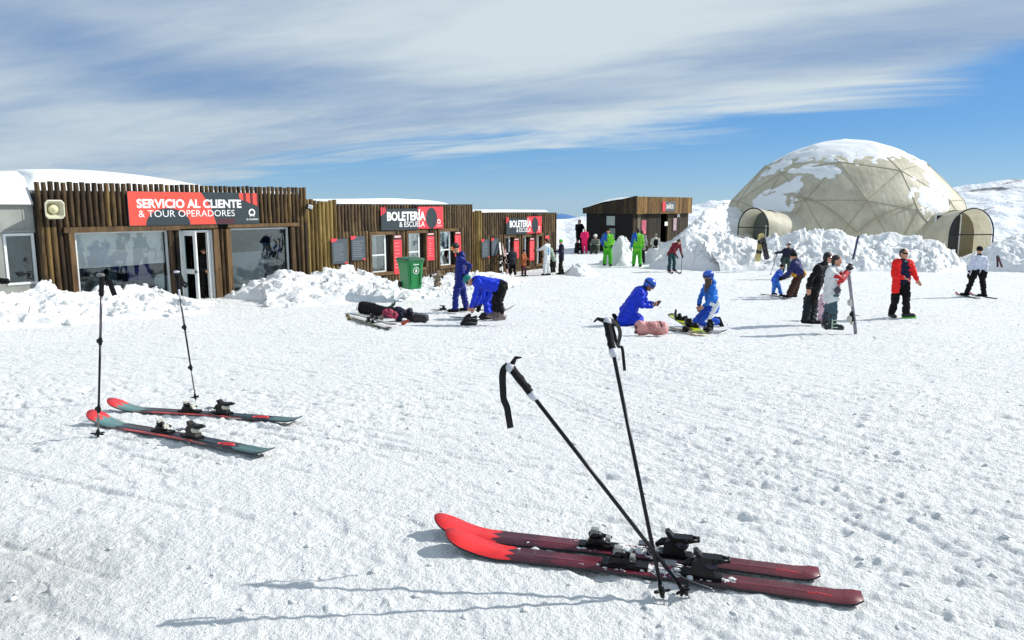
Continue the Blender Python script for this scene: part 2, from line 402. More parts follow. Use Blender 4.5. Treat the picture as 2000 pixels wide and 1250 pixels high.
# ------------------------------------------------------------ ploughed snow banks
def bank(name, label, pts, front, back, amp=1.0, res=0.05, mt=None, seed=0, clods=0, jag=1.0):
    """pts: (px, crest distance, crest py); front / back: reach of the slopes in metres"""
    P = [at(px, py, Y) for px, Y, py in pts]
    d = [0]
    for i in range(1, len(P)): d.append(d[-1] + (P[i].xy - P[i - 1].xy).length)
    L = d[-1]; nt_ = int(L / res) + 2; t = np.linspace(0, L, nt_)
    xs = np.interp(t, d, [p.x for p in P]); ys = np.interp(t, d, [p.y for p in P]); zs = np.interp(t, d, [p.z for p in P])
    tx = np.gradient(xs); ty = np.gradient(ys)
    kk = max(3, int(1.0 / res)); ker = np.ones(kk) / kk; pad = lambda v: np.convolve(np.pad(v, kk, 'edge'), ker, 'same')[kk:-kk]
    tx, ty = pad(tx), pad(ty); l = np.hypot(tx, ty); nx, ny = ty / l, -tx / l          # toward the camera for left-to-right crests
    if not hasattr(front, '__len__'): front = [front] * len(P)
    if not hasattr(back, '__len__'): back = [back] * len(P)
    fr = np.interp(t, d, front); bk = np.interp(t, d, back)
    w = np.concatenate([np.linspace(-1, 0, int(max(back) / res) + 3)[:-1], np.linspace(0, 1, int(max(front) / res) + 3)])
    W = w[None, :]; D = np.where(W > 0, W * fr[:, None], W * bk[:, None])
    X = xs[:, None] + nx[:, None] * D; Y = ys[:, None] + ny[:, None] * D
    g = G(X, Y); H = np.maximum(zs[:, None] - G(xs, ys)[:, None], 0)
    prof = 1 - np.abs(W) ** 1.25; prof = prof * (1 - .25 * np.sin(np.pi * np.clip(np.abs(W), 0, 1)))
    endf = smooth(0, .45, t)[:, None] * smooth(0, .45, L - t)[:, None]
    body = prof ** .9
    h = H * body * endf
    k = smooth(0, .25, body) * endf * np.clip(H / .7, .35, 1) * amp
    f1, q1 = worley(X / .62 + 3 * seed, Y / .62, 81 + seed); f2, q2 = worley(X / .26, Y / .26 + seed, 91 + seed); f3, q3 = worley(X / .11, Y / .11, 95 + seed)
    wx = X + (fbm(X / .3, Y / .3, 401, 2) - .5) * .12; wy = Y + (fbm(X / .3, Y / .3, 403, 2) - .5) * .12
    rough_ = .25 + 1.0 * smooth(.38, .62, fbm(X / 1.1, Y / 1.1, 66 + seed, 2)); fine_ = .3 + .9 * smooth(.40, .6, fbm(X / .7, Y / .7, 68 + seed, 2))
    h = h + k * jag * (facets(wx / .70, wy / .58, 81 + seed) * .090 + facets(wx / .33, wy / .28, 91 + seed) * .062 * rough_ + facets(wx / .15, wy / .13, 95 + seed) * .032 * fine_)
    h = h + k * jag * np.clip(.5 - f2, 0, 1) * q2 * .12 * rough_ + k * (fbm(X / .09, Y / .09, 71, 2) - .5) * .03
    h = h + k * (fbm(X / 1.4, Y / 1.4, 77 + seed, 3) - .5) * .28
    edge_ = np.minimum(1 - np.abs(W), 1) ; Z = g - .06 + np.maximum(h, -.02) * smooth(0, .06, edge_) + .05 * smooth(0, .10, edge_) * endf
    me = grid_mesh(name, X, Y, Z, mt or M_SNOW)
    o = link(name, me)
    if clods:
        rng = random.Random(seed + 5); c = MB(); c.smooth = True; idx = []
        n, m_ = X.shape
        for _ in range(clods):
            i = rng.randrange(4, n - 4); j = min(m_ - 2, int(m_ * (rng.random() ** .8))); r = .02 + .09 * rng.random() ** 4
            p = V((X[i, j] + rng.uniform(-.05, .05), Y[i, j] - rng.uniform(0, .3) * (j > m_ * .9), Z[i, j] + r * .3))
            vs = []; 
            e = Matrix.Rotation(rng.uniform(0, 6), 3, V((rng.random(), rng.random(), rng.random())).normalized())
            a, b_, d_ = (e @ V(v) for v in ((r, 0, 0), (0, r * rng.uniform(.6, 1), 0), (0, 0, r * rng.uniform(.5, .9))))
            o0 = len(c.v); c.ell(p, a, b_, d_, 6, 4)
            for q in range(o0, len(c.v)):
                v = V(c.v[q]); c.v[q] = tuple(p + (v - p) * rng.uniform(.75, 1.2))
        o2 = bpy.data.objects.new('tmp', c.mesh('tmp', [mt or M_SNOW])); C.objects.link(o2)
        bm = bmesh.new(); bm.from_mesh(o.data); bm.from_mesh(o2.data); bm.to_mesh(o.data); bm.free()
        om = o2.data; bpy.data.objects.remove(o2); bpy.data.meshes.remove(om)
    return tag(o, label, 'snow bank')

# ------------------------------------------------------------ mountains
def mountain_mat(name, snow, rock, amount, scale):
    m = bpy.data.materials.new(name); m.use_nodes = True; nt = m.node_tree; b = NB(nt); p = nt.nodes['Principled BSDF']
    tc = b.n('ShaderNodeTexCoord'); pos = tc.outputs['Object']
    n = b.noise(b.mapping(pos, (1, 1, 3.5)), scale, 9, 0.68, 0.6)
    col = b.mix(b.ramp(n, [(1 - amount, (0, 0, 0)), (min(1, 1 - amount + .04), (1, 1, 1))]), snow, rock)
    nt.links.new(col, p.inputs['Base Color']); p.inputs['Roughness'].default_value = .7
    bn = b.n('ShaderNodeBump', i_Strength=0.8, i_Height=b.noise(pos, scale * 2.2, 8, .6)); bn.inputs['Distance'].default_value = 4 / scale * .05
    nt.links.new(bn.outputs[0], p.inputs['Normal']); return m
def mountain(name, label, sky, Y, depth, base, m, amp, seed, cols=420, rows=90):
    """sky: (px, py) skyline; crest stands at distance Y, the slope runs down toward the viewer over depth metres"""
    px = np.linspace(sky[0][0], sky[-1][0], cols); py = np.interp(px, [s[0] for s in sky], [s[1] for s in sky])
    kk = 9; py = np.convolve(np.pad(py, kk, 'edge'), np.ones(kk) / kk, 'same')[kk:-kk]
    P = np.array([at(a, b, Y) for a, b in zip(px, py)])
    t = np.linspace(-.5, 1, rows)[None, :]                       # -0.5 far side .. 0 crest .. 1 foot
    Yg = Y - t * depth; X = P[:, 0:1] * (Yg / Y); Yg = np.broadcast_to(Yg, X.shape)
    prof = np.where(t > 0, 1 - smooth(0, 1, t) * .85 - .15 * t, 1 + 2 * t)
    zc = P[:, 2:3]; Z = base + (zc - base) * prof
    s = depth / 6
    n = fbm(X / s, Yg / s, seed, 6, .55) - .5; rd = 1 - np.abs(2 * fbm(X / s * 1.3 + 9, Yg / s * .6, seed + 9, 5) - 1)
    k = np.where(t > 0, smooth(0, .05, t), 1.0) * .92 + .08
    Z = Z + (n * amp + (rd - .8) * amp * .9) * k * smooth(1.02, .6, t)
    o = link(name, grid_mesh(name, X, Yg.copy(), Z, m)); tag(o, label, 'mountain', kind='structure')
M_MT = mountain_mat('mountain_snow', (.80, .83, .88, 1), (.20, .19, .20, 1), .455, .03)
M_HILL = mountain_mat('hill_snow', (.82, .84, .88, 1), (.30, .31, .34, 1), .27, .12)
M_FAR = mat('hazed_rock', (70, 112, 165), .9, var=.15, vscale=.004)  # distance haze painted as blue in the rock colour
mountain('mountain', 'snow covered mountain slope with rocky ribs on the skyline', [(1240, 420), (1330, 408), (1360, 402), (1390, 397), (1430, 393), (1500, 385), (1600, 380), (1750, 372), (1850, 368), (1885, 364), (1915, 359), (1945, 353), (1970, 350), (2000, 350), (2080, 340), (2200, 352), (2400, 345)], 520, 330, -60, M_MT, 7, 5, cols=620, rows=140)
mountain('hill', 'rounded snow hill beyond the edge of the plateau', [(900, 436), (1040, 432), (1085, 428), (1110, 427), (1135, 422), (1150, 424), (1200, 432), (1300, 425), (1345, 415), (1420, 405)], 165, 95, -26, M_HILL, 1.6, 15)
mountain('distant_peak', 'far blue mountain peak seen low on the horizon', [(600, 424), (900, 423), (1060, 420), (1082, 418), (1092, 415), (1100, 414), (1112, 419), (1128, 425), (1180, 430)], 9000, 3000, -900, M_FAR, 12, 25, cols=120, rows=30)
# the outer terrain keeps a snowy skyline to the sides too
mountain('mountain_ridge', 'snowy ridge far off beside the plateau', [(-3000, 440), (-900, 432), (-200, 440), (400, 444), (1000, 447)], 1500, 800, -200, M_MT, 16, 35, cols=300, rows=60)

bank('snow_bank', 'broad ploughed snow bank of broken lumps in front of the dome', [(1322, 36.5, 500), (1334, 37.4, 462), (1350, 37.7, 448), (1372, 37.8, 454), (1430, 37.9, 459), (1480, 37.9, 460), (1530, 37.8, 457), (1570, 37.7, 449), (1620, 37.7, 447), (1650, 37.7, 455), (1690, 37.7, 461), (1730, 37.6, 456), (1780, 37.3, 461), (1815, 37.0, 468), (1845, 36.6, 482), (1870, 36.2, 505), (1895, 35.6, 524)], 2.7, 1.6, 1.15, .055, seed=1, clods=420, jag=1.25)
bank('snow_bank', 'tall snow heap rising between the toilet hut and the dome', [(1322, 39.5, 470), (1336, 40, 456), (1350, 41, 442), (1368, 42, 420), (1385, 43, 404), (1410, 44, 399), (1436, 45, 404), (1470, 46, 430)], 3.6, 3.0, 1.1, .07, seed=2, clods=60)
bank('snow_bank', 'shaded snow heap right of the dome with skis stuck in it', [(1922, 35.5, 520), (1935, 36, 492), (1952, 36.4, 474), (1975, 36.6, 459), (2010, 36.6, 450), (2080, 36.6, 446), (2160, 36, 480)], 3.4, 3.0, .75, .06, seed=3)
bank('snow_bank', 'upright shovelled snow pile before the dark side of the toilet hut', [(1192, 39.5, 496), (1200, 40, 474), (1210, 40, 459), (1222, 40, 460), (1232, 39.8, 478), (1246, 39.4, 497)], 1.5, .9, .8, .04, seed=4, clods=30)
bank('snow_bank', 'low rough patch of shovelled snow beside the green hatted person', [(1104, 33, 527), (1120, 33.2, 515), (1140, 33.2, 514), (1158, 33.2, 521), (1170, 33, 528)], 1.2, 1.0, .6, .045, seed=5)
bank('snow_bank', 'long smooth shaded snow wall at the far edge of the plateau', [(1040, 60, 470), (1086, 60, 463), (1110, 60, 466), (1135, 60, 461), (1165, 60, 470), (1215, 59, 480)], 1.6, 5, .35, .10, M_SNOWS, seed=6)
bank('snow_bank', 'snow bank of rounded lumps below the big shop window', [(-90, 17.0, 588), (-30, 17.2, 570), (20, 17.6, 572), (50, 17.9, 574), (75, 18.2, 558), (105, 18.6, 562), (135, 18.9, 573), (165, 19.2, 573), (190, 19.5, 564), (240, 20.1, 560), (290, 20.8, 557), (325, 21.2, 566), (350, 21.4, 577), (385, 21.6, 584), (430, 21.6, 593), (452, 21.6, 598)], [2.2, 2.4, 2.6, 2.6, 2.2, 2.2, 2.2, 2.3, 2.6, 2.8, 2.9, 2.6, 2.2, 1.6, 1.0, .8], .8, .85, .04, seed=7, clods=260)
bank('snow_bank', 'peaked snow heap of lumps between the two wooden ticket buildings', [(448, 22.6, 594), (462, 22.9, 575), (485, 23.3, 557), (520, 23.5, 540), (546, 23.6, 527), (575, 23.9, 533), (600, 24.2, 536), (640, 24.8, 531), (675, 25.4, 527), (705, 25.9, 527), (730, 26.3, 545), (760, 26.8, 551), (800, 27.4, 550), (835, 28.0, 541), (855, 28.3, 535), (880, 28.6, 534), (920, 29.6, 533)], [1.0, 2.4, 2.9, 3.1, 3.3, 3.3, 3.3, 3.4, 3.6, 3.6, 3.6, 3.6, 3.8, 3.6, 3.4, 3.0, 2.4], .9, 1.05, .045, seed=8, clods=520, jag=1.15)
bank('snow_bank', 'thin snow bank along the foot of the farthest ticket building', [(880, 28.8, 536), (930, 29.8, 531), (960, 31.0, 531), (985, 31.8, 535), (1005, 32.4, 541)], [2.2, 2.0, 1.8, 1.4, .8], .8, .8, .045, seed=9, clods=60)
# ------------------------------------------------------------ wood, glass and paint
def wood_mat(name, dark, mid, light, seed=0):
    m = bpy.data.materials.new(name); m.use_nodes = True; nt = m.node_tree; b = NB(nt); p = nt.nodes['Principled BSDF']
    tc = b.n('ShaderNodeTexCoord'); pos = tc.outputs['Object']; geo = b.n('ShaderNodeNewGeometry'); rnd = geo.outputs['Random Per Island']
    off = b.n('ShaderNodeVectorMath', operation='MULTIPLY_ADD', i_0=b.n('ShaderNodeCombineXYZ', i_0=rnd, i_1=rnd, i_2=rnd).outputs[0], i_1=(31, 17, 23), i_2=pos).outputs[0]
    grain = b.noise(b.mapping(off, (14, 14, 1.1)), 1.0, 7, 0.65, 0.8)
    blot = b.noise(b.mapping(off, (3, 3, 1.6)), 1.0, 5, 0.6)
    f = b.m('ADD', b.m('MULTIPLY', grain, .55), b.m('ADD', b.m('MULTIPLY', blot, .35), b.m('MULTIPLY', rnd, .22)))
    col = b.ramp(f, [(0.36, hx(*dark)), (0.54, hx(*mid)), (0.74, hx(*light))])
    kn = b.n('ShaderNodeTexVoronoi'); kn.inputs['Scale'].default_value = 1.0; nt.links.new(b.mapping(off, (5, 5, 2.2)), kn.inputs['Vector'])
    col = b.mix(b.ramp(kn.outputs[0], [(0.06, (.85, .85, .85)), (0.16, (0, 0, 0))]), col, hx(*[k * .45 for k in dark]))
    nt.links.new(col, p.inputs['Base Color']); p.inputs['Roughness'].default_value = .62; p.inputs['Specular IOR Level'].default_value = .3
    bn = b.n('ShaderNodeBump', i_Strength=.6, i_Height=grain); bn.inputs['Distance'].default_value = .02; nt.links.new(bn.outputs[0], p.inputs['Normal'])
    return m
W_LOG = wood_mat('dark_log', (16, 12, 8), (62, 47, 29), (122, 98, 58))
W_LOG2 = wood_mat('brown_log', (32, 25, 17), (86, 69, 48), (132, 110, 76))
W_FENCE = wood_mat('pale_log', (70, 54, 24), (122, 100, 52), (160, 136, 80))
W_BEAM = wood_mat('beam', (34, 24, 14), (80, 60, 38), (118, 92, 60))
W_HUT = wood_mat('hut_board', (48, 34, 16), (114, 84, 42), (156, 122, 66))
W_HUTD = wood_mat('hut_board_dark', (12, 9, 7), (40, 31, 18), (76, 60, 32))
def glass_mat():
    m = bpy.data.materials.new('window_glass'); m.use_nodes = True; nt = m.node_tree; b = NB(nt); nt.nodes.remove(nt.nodes['Principled BSDF'])
    fr = b.n('ShaderNodeFresnel'); fr.inputs[0].default_value = 1.38
    tr = b.n('ShaderNodeBsdfTransparent'); tr.inputs[0].default_value = (.97, .985, .98, 1)
    gl = b.n('ShaderNodeBsdfGlossy'); gl.inputs[1].default_value = .02; gl.inputs[0].default_value = (.85, .95, .98, 1)
    bn = b.n('ShaderNodeBump', i_Strength=.12, i_Height=b.noise(b.n('ShaderNodeTexCoord').outputs['Object'], 1.3, 2)); bn.inputs['Distance'].default_value = .05
    nt.links.new(bn.outputs[0], gl.inputs['Normal'])
    mx = b.n('ShaderNodeMixShader', i_0=b.m('ADD', fr.outputs[0], .03, clamp=True), i_1=tr.outputs[0], i_2=gl.outputs[0])
    nt.links.new(mx.outputs[0], nt.nodes['Material Output'].inputs[0]); return m
M_GLASS = glass_mat()
M_WHITE = mat('white_paint', (225, 228, 226), .45, var=.05)
M_GREYW = mat('grey_panel', (150, 152, 146), .7, var=.14, vscale=3)
M_DARKIN = mat('dark_interior', (38, 36, 34), .9, var=.2)
M_FLOORIN = mat('interior_floor', (70, 62, 54), .8, var=.2)
M_BLIND = mat('roller_blind', (228, 226, 220), .8, var=.03)
M_CORAL = mat('coral_print', (226, 78, 62), .45, var=.04)
M_CORAL2 = mat('red_print', (232, 62, 72), .45, var=.04)
M_MAROON = mat('maroon_print', (96, 22, 34), .5)
M_SLATE = mat('slate_print', (42, 54, 60), .45, var=.06)
M_LETTER = mat('white_print', (240, 240, 238), .5)
M_BLACK = mat('black_plastic', (5, 5, 6), .38, var=.2, vscale=20, spec=.3)
M_STEEL = mat('steel', (150, 152, 156), .35, .9, var=.1)

# wall frame: s runs along the wall away from the camera, n points out of the facade
W0 = V((-9.7, 22.9, 0)); WD = V((.622, .783, 0)).normalized(); WN = V((.783, -.622, 0)).normalized()
def wp(s, z, out=0.0): return W0 + WD * s + WN * out + V((0, 0, z))
def wh(px, py, out=0.0):
    """pixel -> (s, z) on the facade plane pushed out by out"""
    r = ray(px, py); o = V((0, 0, EYE)); q = W0 + WN * out
    t = (q - o).dot(WN) / r.dot(WN); p = o + r * t
    return (p - W0).dot(WD), p.z
def wbox(mb, s0, s1, z0, z1, o0, o1):
    mb.hexa([wp(s0, z0, o0), wp(s1, z0, o0), wp(s1, z0, o1), wp(s0, z0, o1), wp(s0, z1, o0), wp(s1, z1, o0), wp(s1, z1, o1), wp(s0, z1, o1)])
def half_logs(mb, s0, s1, z0, ztop, rng, wdt=.155, jitter=.05, out=0.0, rr=(.43, .49)):
    """upright half-round logs side by side; ztop is a function of s or a number"""
    n = max(1, round((s1 - s0) / wdt)); w = (s1 - s0) / n; K = 6
    for i in range(n):
        c = s0 + (i + .5) * w; r = w * rng.uniform(*rr); zt = (ztop(c) if callable(ztop) else ztop) + rng.uniform(-jitter, jitter)
        rows = []; m = 5; ph = rng.uniform(0, 6); mb.smooth = True
        for j in range(m + 1):
            z = z0 + (zt - z0) * j / m; dr = 1 + .06 * math.sin(ph + j * 1.7); dc = .006 * math.sin(ph * 2 + j)
            rows.append([wp(c + dc - r * dr * math.cos(math.pi * k / K), z, out + r * 1.05 * dr * math.sin(math.pi * k / K)) for k in range(K + 1)])
        vs = [p for rr in rows for p in rr]; q = K + 1
        fs = [(a * q + k, a * q + k + 1, (a + 1) * q + k + 1, (a + 1) * q + k) for a in range(m) for k in range(K)]
        mb.add(vs, fs); mb.smooth = False
        mb.add(rows[-1], [tuple(range(q))])
FONTC = {}
def text_geo(body, bold=0.0):
    k = (body, bold)
    if k not in FONTC:
        cu = bpy.data.curves.new('t', 'FONT'); cu.body = body; cu.size = 1; cu.offset = bold; cu.resolution_u = 3; cu.space_character = 1.0
        o = bpy.data.objects.new('t', cu); C.objects.link(o); me = evaluated(o); bpy.data.objects.remove(o); bpy.data.curves.remove(cu)
        v = np.array([p.co[:2] for p in me.vertices]); f = [tuple(p.vertices) for p in me.polygons]; bpy.data.meshes.remove(me)
        v = (v - v.min(0)) / (v.max(0) - v.min(0)); FONTC[k] = (v, f)
    return FONTC[k]
def put_text(mb, body, fn, u0, u1, v0, v1, bold=0.0, thick=.004):
    """fn(u, v, out) -> point; letters filled between the box corners, v downwards"""
    v, f = text_geo(body, bold); n = len(v)
    P = lambda o: [fn(u0 + (u1 - u0) * a, v1 + (v0 - v1) * b, o) for a, b in v]
    mb.add(P(thick), f)
def logo(mb, fn, cu, cv, ru, rv, o=.004):
    """arch ring with a small chevron in it"""
    n = 20; a0, a1 = R(-55), R(235); out, inn = [], []
    for i in range(n + 1):
        a = a0 + (a1 - a0) * i / n; out.append(fn(cu + ru * math.cos(a), cv - rv * math.sin(a), o)); inn.append(fn(cu + ru * .62 * math.cos(a), cv - rv * .62 * math.sin(a), o))
    vs = out + inn; mb.add(vs, [(i, i + 1, n + 2 + i, n + 1 + i) for i in range(n)])
    for sx in (-1, 1):
        mb.add([fn(cu, cv + rv * .25, o), fn(cu + sx * ru * .75, cv + rv * 1.0, o), fn(cu + sx * ru * .35, cv + rv * 1.0, o), fn(cu, cv + rv * .62, o)], [(0, 1, 2, 3)])
def disc(mb, fn, cu, cv, ru, rv, o, a0=0, a1=360, n=40):
    pts = [fn(cu + ru * math.cos(R(a0 + (a1 - a0) * i / n)), cv - rv * math.sin(R(a0 + (a1 - a0) * i / n)), o) for i in range(n + (a1 - a0 < 360))]
    mb.add(pts, [tuple(range(len(pts)))])

def wall_panel(a, b, c, d, out):
    """sign corners as pixels TL, TR, BL, BR -> fn(u, v, out) on the facade"""
    s0, zt0 = wh(*a, out); s1, zt1 = wh(*b, out); _, zb0 = wh(*c, out); _, zb1 = wh(*d, out)
    return lambda u, v, o=0.0: wp(s0 + (s1 - s0) * u, (zt0 + (zt1 - zt0) * u) * (1 - v) + (zb0 + (zb1 - zb0) * u) * v, out + o)
def slab(mb, fn, u0, u1, v0, v1, o0, o1):
    mb.hexa([fn(u0, v1, o0), fn(u1, v1, o0), fn(u1, v1, o1), fn(u0, v1, o1), fn(u0, v0, o0), fn(u1, v0, o0), fn(u1, v0, o1), fn(u0, v0, o1)])

# ------------------------------------------------------------ building 1: customer service
rng = random.Random(4)
FL1 = EYE - 2.93
def b1():
    sL, zT = wh(64, 354); sR, zTR = wh(597, 367)
    top = lambda s: zT + (zTR - zT) * (s - sL) / (sR - sL)
    _, zh = wh(240, 452)                                   # underside of the header beam
    aL, aR = wh(150, 500)[0], wh(331, 500)[0]; dL, dR = wh(352, 500)[0], wh(416, 500)[0]; bL, bR = wh(450, 500)[0], wh(566, 500)[0]
    base = FL1 - .25
    root = thing('wooden_building', wp(sL, base), 'dark log building with the long coral and slate customer service sign', 'building', 'wooden ticket buildings')
    m = MB(); half_logs(m, sL, sR, zh + .16, top, rng, jitter=.018, rr=(.385, .43))
    half_logs(m, sL, aL - .13, base, zh + .16, rng, jitter=0); half_logs(m, aR + .05, dL - .02, base, zh, rng, jitter=0)
    half_logs(m, dR + .10, bL - .05, base, zh, rng, jitter=0); half_logs(m, bR + .08, sR, base, zh + .16, rng, jitter=0)
    m.build('log_cladding', W_LOG, root)
    m = MB(); zc = zh + .16
    for s0, s1, z0, z1 in ((sL, sR, zc, top(sR) - .34), (sL, aL - .13, base, zc), (aR + .05, dL - .02, base, zc), (dR + .1, bL - .05, base, zc), (bR + .08, sR, base, zc), (aL - .13, aR + .05, base, FL1 + .12), (bL - .05, bR + .08, base, FL1 + .12)):
        wbox(m, s0, s1, z0, z1, -.12, -.004)
    m.build('wall', mat('wall_board', (18, 13, 9), .9, var=.25), root)
    m = MB(); D = 5.2
    wbox(m, sL, sL + .12, base, top(sL) - .3, -D, -.125); wbox(m, sR - .12, sR, base, top(sR) - .34, -D, -.125); wbox(m, sL, sR, base, top(sR) - .34, -D - .12, -D)
    m.build('side_wall', mat('side_board', (60, 42, 30), .85, var=.3), root)
    m = MB(); wbox(m, sL + .125, sR - .125, FL1 - .05, FL1, -D + .01, -.13); m.build('floor', M_FLOORIN, root)
    m = MB(); wbox(m, sL, sR, top(sR) - .335, top(sR) - .22, -D - .3, -.125); m.build('roof', M_GREYW, root)
    m = MB(); wbox(m, sL + .3, sR - .3, FL1 + .01, top(sR) - .4, -2.6, -2.5); m.build('inner_wall', mat('inner_wall', (84, 66, 50), .85, var=.2), root)
    # beams and posts
    m = MB()
    for s0, s1 in ((aL - .30, dL - .02), (dL - .019, dR + .14), (bL - .1, bR + .35)): wbox(m, s0, s1, zh - (.0 if s0 < aL else -.03), zh + .15, .045, .14)
    for s, w in ((aL - .10, .10), (aR + .02, .06), (dR + .12, .13), (bL - .06, .11), (bR + .12, .1)): wbox(m, s - w, s + w * .4, base, zh + .0, .05, .13)
    m.build('beam', W_BEAM, root)
    # big windows
    for nm, s0, s1 in (('a', aL, aR), ('b', bL, bR)):
        w = MB(); f = .045; z0 = FL1 + .15
        for q in ((s0, s0 + f, z0, zh), (s1 - f, s1, z0, zh), (s0 + f, s1 - f, zh - f, zh), (s0 + f, s1 - f, z0, z0 + f)): wbox(w, *q, -.14, -.05)
        wo = w.build('window', M_WHITE, root)
        g = MB(); wbox(g, s0 + f, s1 - f, z0 + f, zh - f, -.10, -.094); g.build('pane', M_GLASS, wo)
    m = MB(); zb = wh(240, 487)[1]; zb2 = wh(240, 519)[1]
    wbox(m, aL + .05, aR - .06, zb2, zh - .05, -.20, -.19); m.build('roller_blind', mat('roller_blind_grey', (214, 216, 212), .8, var=.04), root)
    s2 = wh(280, 500)[0]; s3 = wh(293, 500)[0]; m = MB(); m.prism([wp(aL + .05, zb, -.17), wp(s3, zb + .02, -.17), wp(s3, zb2 + .22, -.17), wp(s2, zb2 - .02, -.17), wp(aL + .05, zb2 - .02, -.17)], WN * -.01); m.build('poster', M_BLIND, root)
    m = MB(); zc1 = wh(500, 492)[1]; wbox(m, bL + .05, bL + 1.35, FL1 + .3, zc1, -.30, -.22); m.build('reflection_panel', mat('reflection_panel', (140, 150, 152), .6, var=.08), root)  # pale grey panel stands in for the reflection in the glass
    m = MB(); wbox(m, bL + 1.3, bR - .1, FL1 + .1, zc1 + .25, -1.3, -.7); m.build('cabinet', mat('cabinet_teal', (30, 62, 72), .5, var=.2), root)
    m = MB()
    for k in range(7):
        a = aL + .2 + k * .42; wbox(m, a, a + rng.uniform(.2, .38), FL1 + rng.uniform(.05, .2), FL1 + rng.uniform(.7, 1.25), -1.0 - rng.uniform(0, .3), -.6)
    m.build('stored_goods', mat('stored_goods', (54, 74, 84), .7, var=.6, vscale=2.5), root)
    m = MB(); wbox(m, aL + 1.5, aL + 2.2, FL1 + .75, FL1 + 1.45, -.62, -.45); m.build('jacket_rack', mat('navy_cloth', (28, 22, 92), .7, var=.2), root)
    # door with frame, the left leaf ajar
    m = MB(); z1 = zh - .02
    for q in ((dL, dL + .07, FL1, z1), (dR - .16, dR - .085, FL1, z1), (dR - .06, dR, FL1, z1), (dL + .07, dR - .16, z1 - .07, z1)): wbox(m, *q, -.10, .02)
    m.build('door_frame', M_WHITE, root)
    d = MB(); a = dL + .075; th = R(78); wd = .60
    e = (WD * math.cos(th) + WN * math.sin(th)); nn = e.cross(V((0, 0, 1))).normalized()
    hp = wp(a, 0, .03)
    def dbx(mb, u0, u1, z0, z1_, t0=-.025, t1=.025):
        P = lambda u, z, t: hp + e * u + nn * t + V((0, 0, z)); mb.hexa([P(u0, z0, t0), P(u1, z0, t0), P(u1, z0, t1), P(u0, z0, t1), P(u0, z1_, t0), P(u1, z1_, t0), P(u1, z1_, t1), P(u0, z1_, t1)])
    zt = z1 - .02; zm = FL1 + .98
    for q in ((0, .09, FL1 + .02, zt), (wd - .11, wd, FL1 + .02, zt), (.09, wd - .11, zt - .13, zt), (.09, wd - .11, zm - .07, zm + .07), (.09, wd - .11, FL1 + .02, FL1 + .16)): dbx(d, *q)
    do = d.build('door', M_WHITE, root)
    g = MB(); dbx(g, .09, wd - .11, FL1 + .16, zm - .07, -.004, .004); dbx(g, .09, wd - .11, zm + .07, zt - .13, -.004, .004); g.build('pane', M_GLASS, do)
    g = MB(); dbx(g, wd - .09, wd + .05, zm - .02, zm + .015, .03, .05); dbx(g, wd - .08, wd - .05, zm - .06, zm + .06, .022, .04); g.build('handle', M_STEEL, do)
    # sign, loudspeaker, floodlight are things of their own
    return root, sL, sR, top, D, zh
B1, s1L, s1R, top1, D1, ZH1 = b1()

def roof_snow(name, label, s0, s1, o0, o1, zb, hfun, parent=None, res=.12, seed=0, undul=.05):
    n = int((s1 - s0) / res) + 2; m = int((o1 - o0) / res) + 2
    S, O = np.meshgrid(np.linspace(s0, s1, n), np.linspace(o0, o1, m), indexing='ij')
    H = hfun((S - s0) / (s1 - s0), (O - o0) / (o1 - o0)) + (fbm(S / 1.2, O / 1.2, 300 + seed, 4) - .5) * undul * 2
    e = np.minimum(np.minimum(S - s0, s1 - S), np.minimum(O - o0, o1 - O)); H = np.maximum(H, .01) * np.sqrt(np.clip(e / .18, 0, 1))
    X = W0.x + WD.x * S + WN.x * O; Y = W0.y + WD.y * S + WN.y * O; Z = zb + H
    o = link(name, grid_mesh(name, X, Y, Z, M_SNOWS)); return tag(o, label, 'snow')
zr = top1(s1R) - .215
_, ztip = wh(210, 335, -2.2)
roof_snow('roof_snow', 'smooth domed snow load on the customer service building roof', s1L - .02, s1R - 3.2, -D1, -.2, zr, lambda u, v: (ztip - zr) * np.clip(1 - ((u - .32) / .78) ** 2, 0, 1) ** .8 * np.clip(1 - np.abs(v - .45) ** 3 * 2.2, 0, 1) + .02, seed=1, undul=.02)
roof_snow('roof_snow', 'thin snow layer on the right part of the customer service roof', s1R - 3.25, s1R - .1, -D1, -.4, zr, lambda u, v: .10 + 0 * u, seed=2)

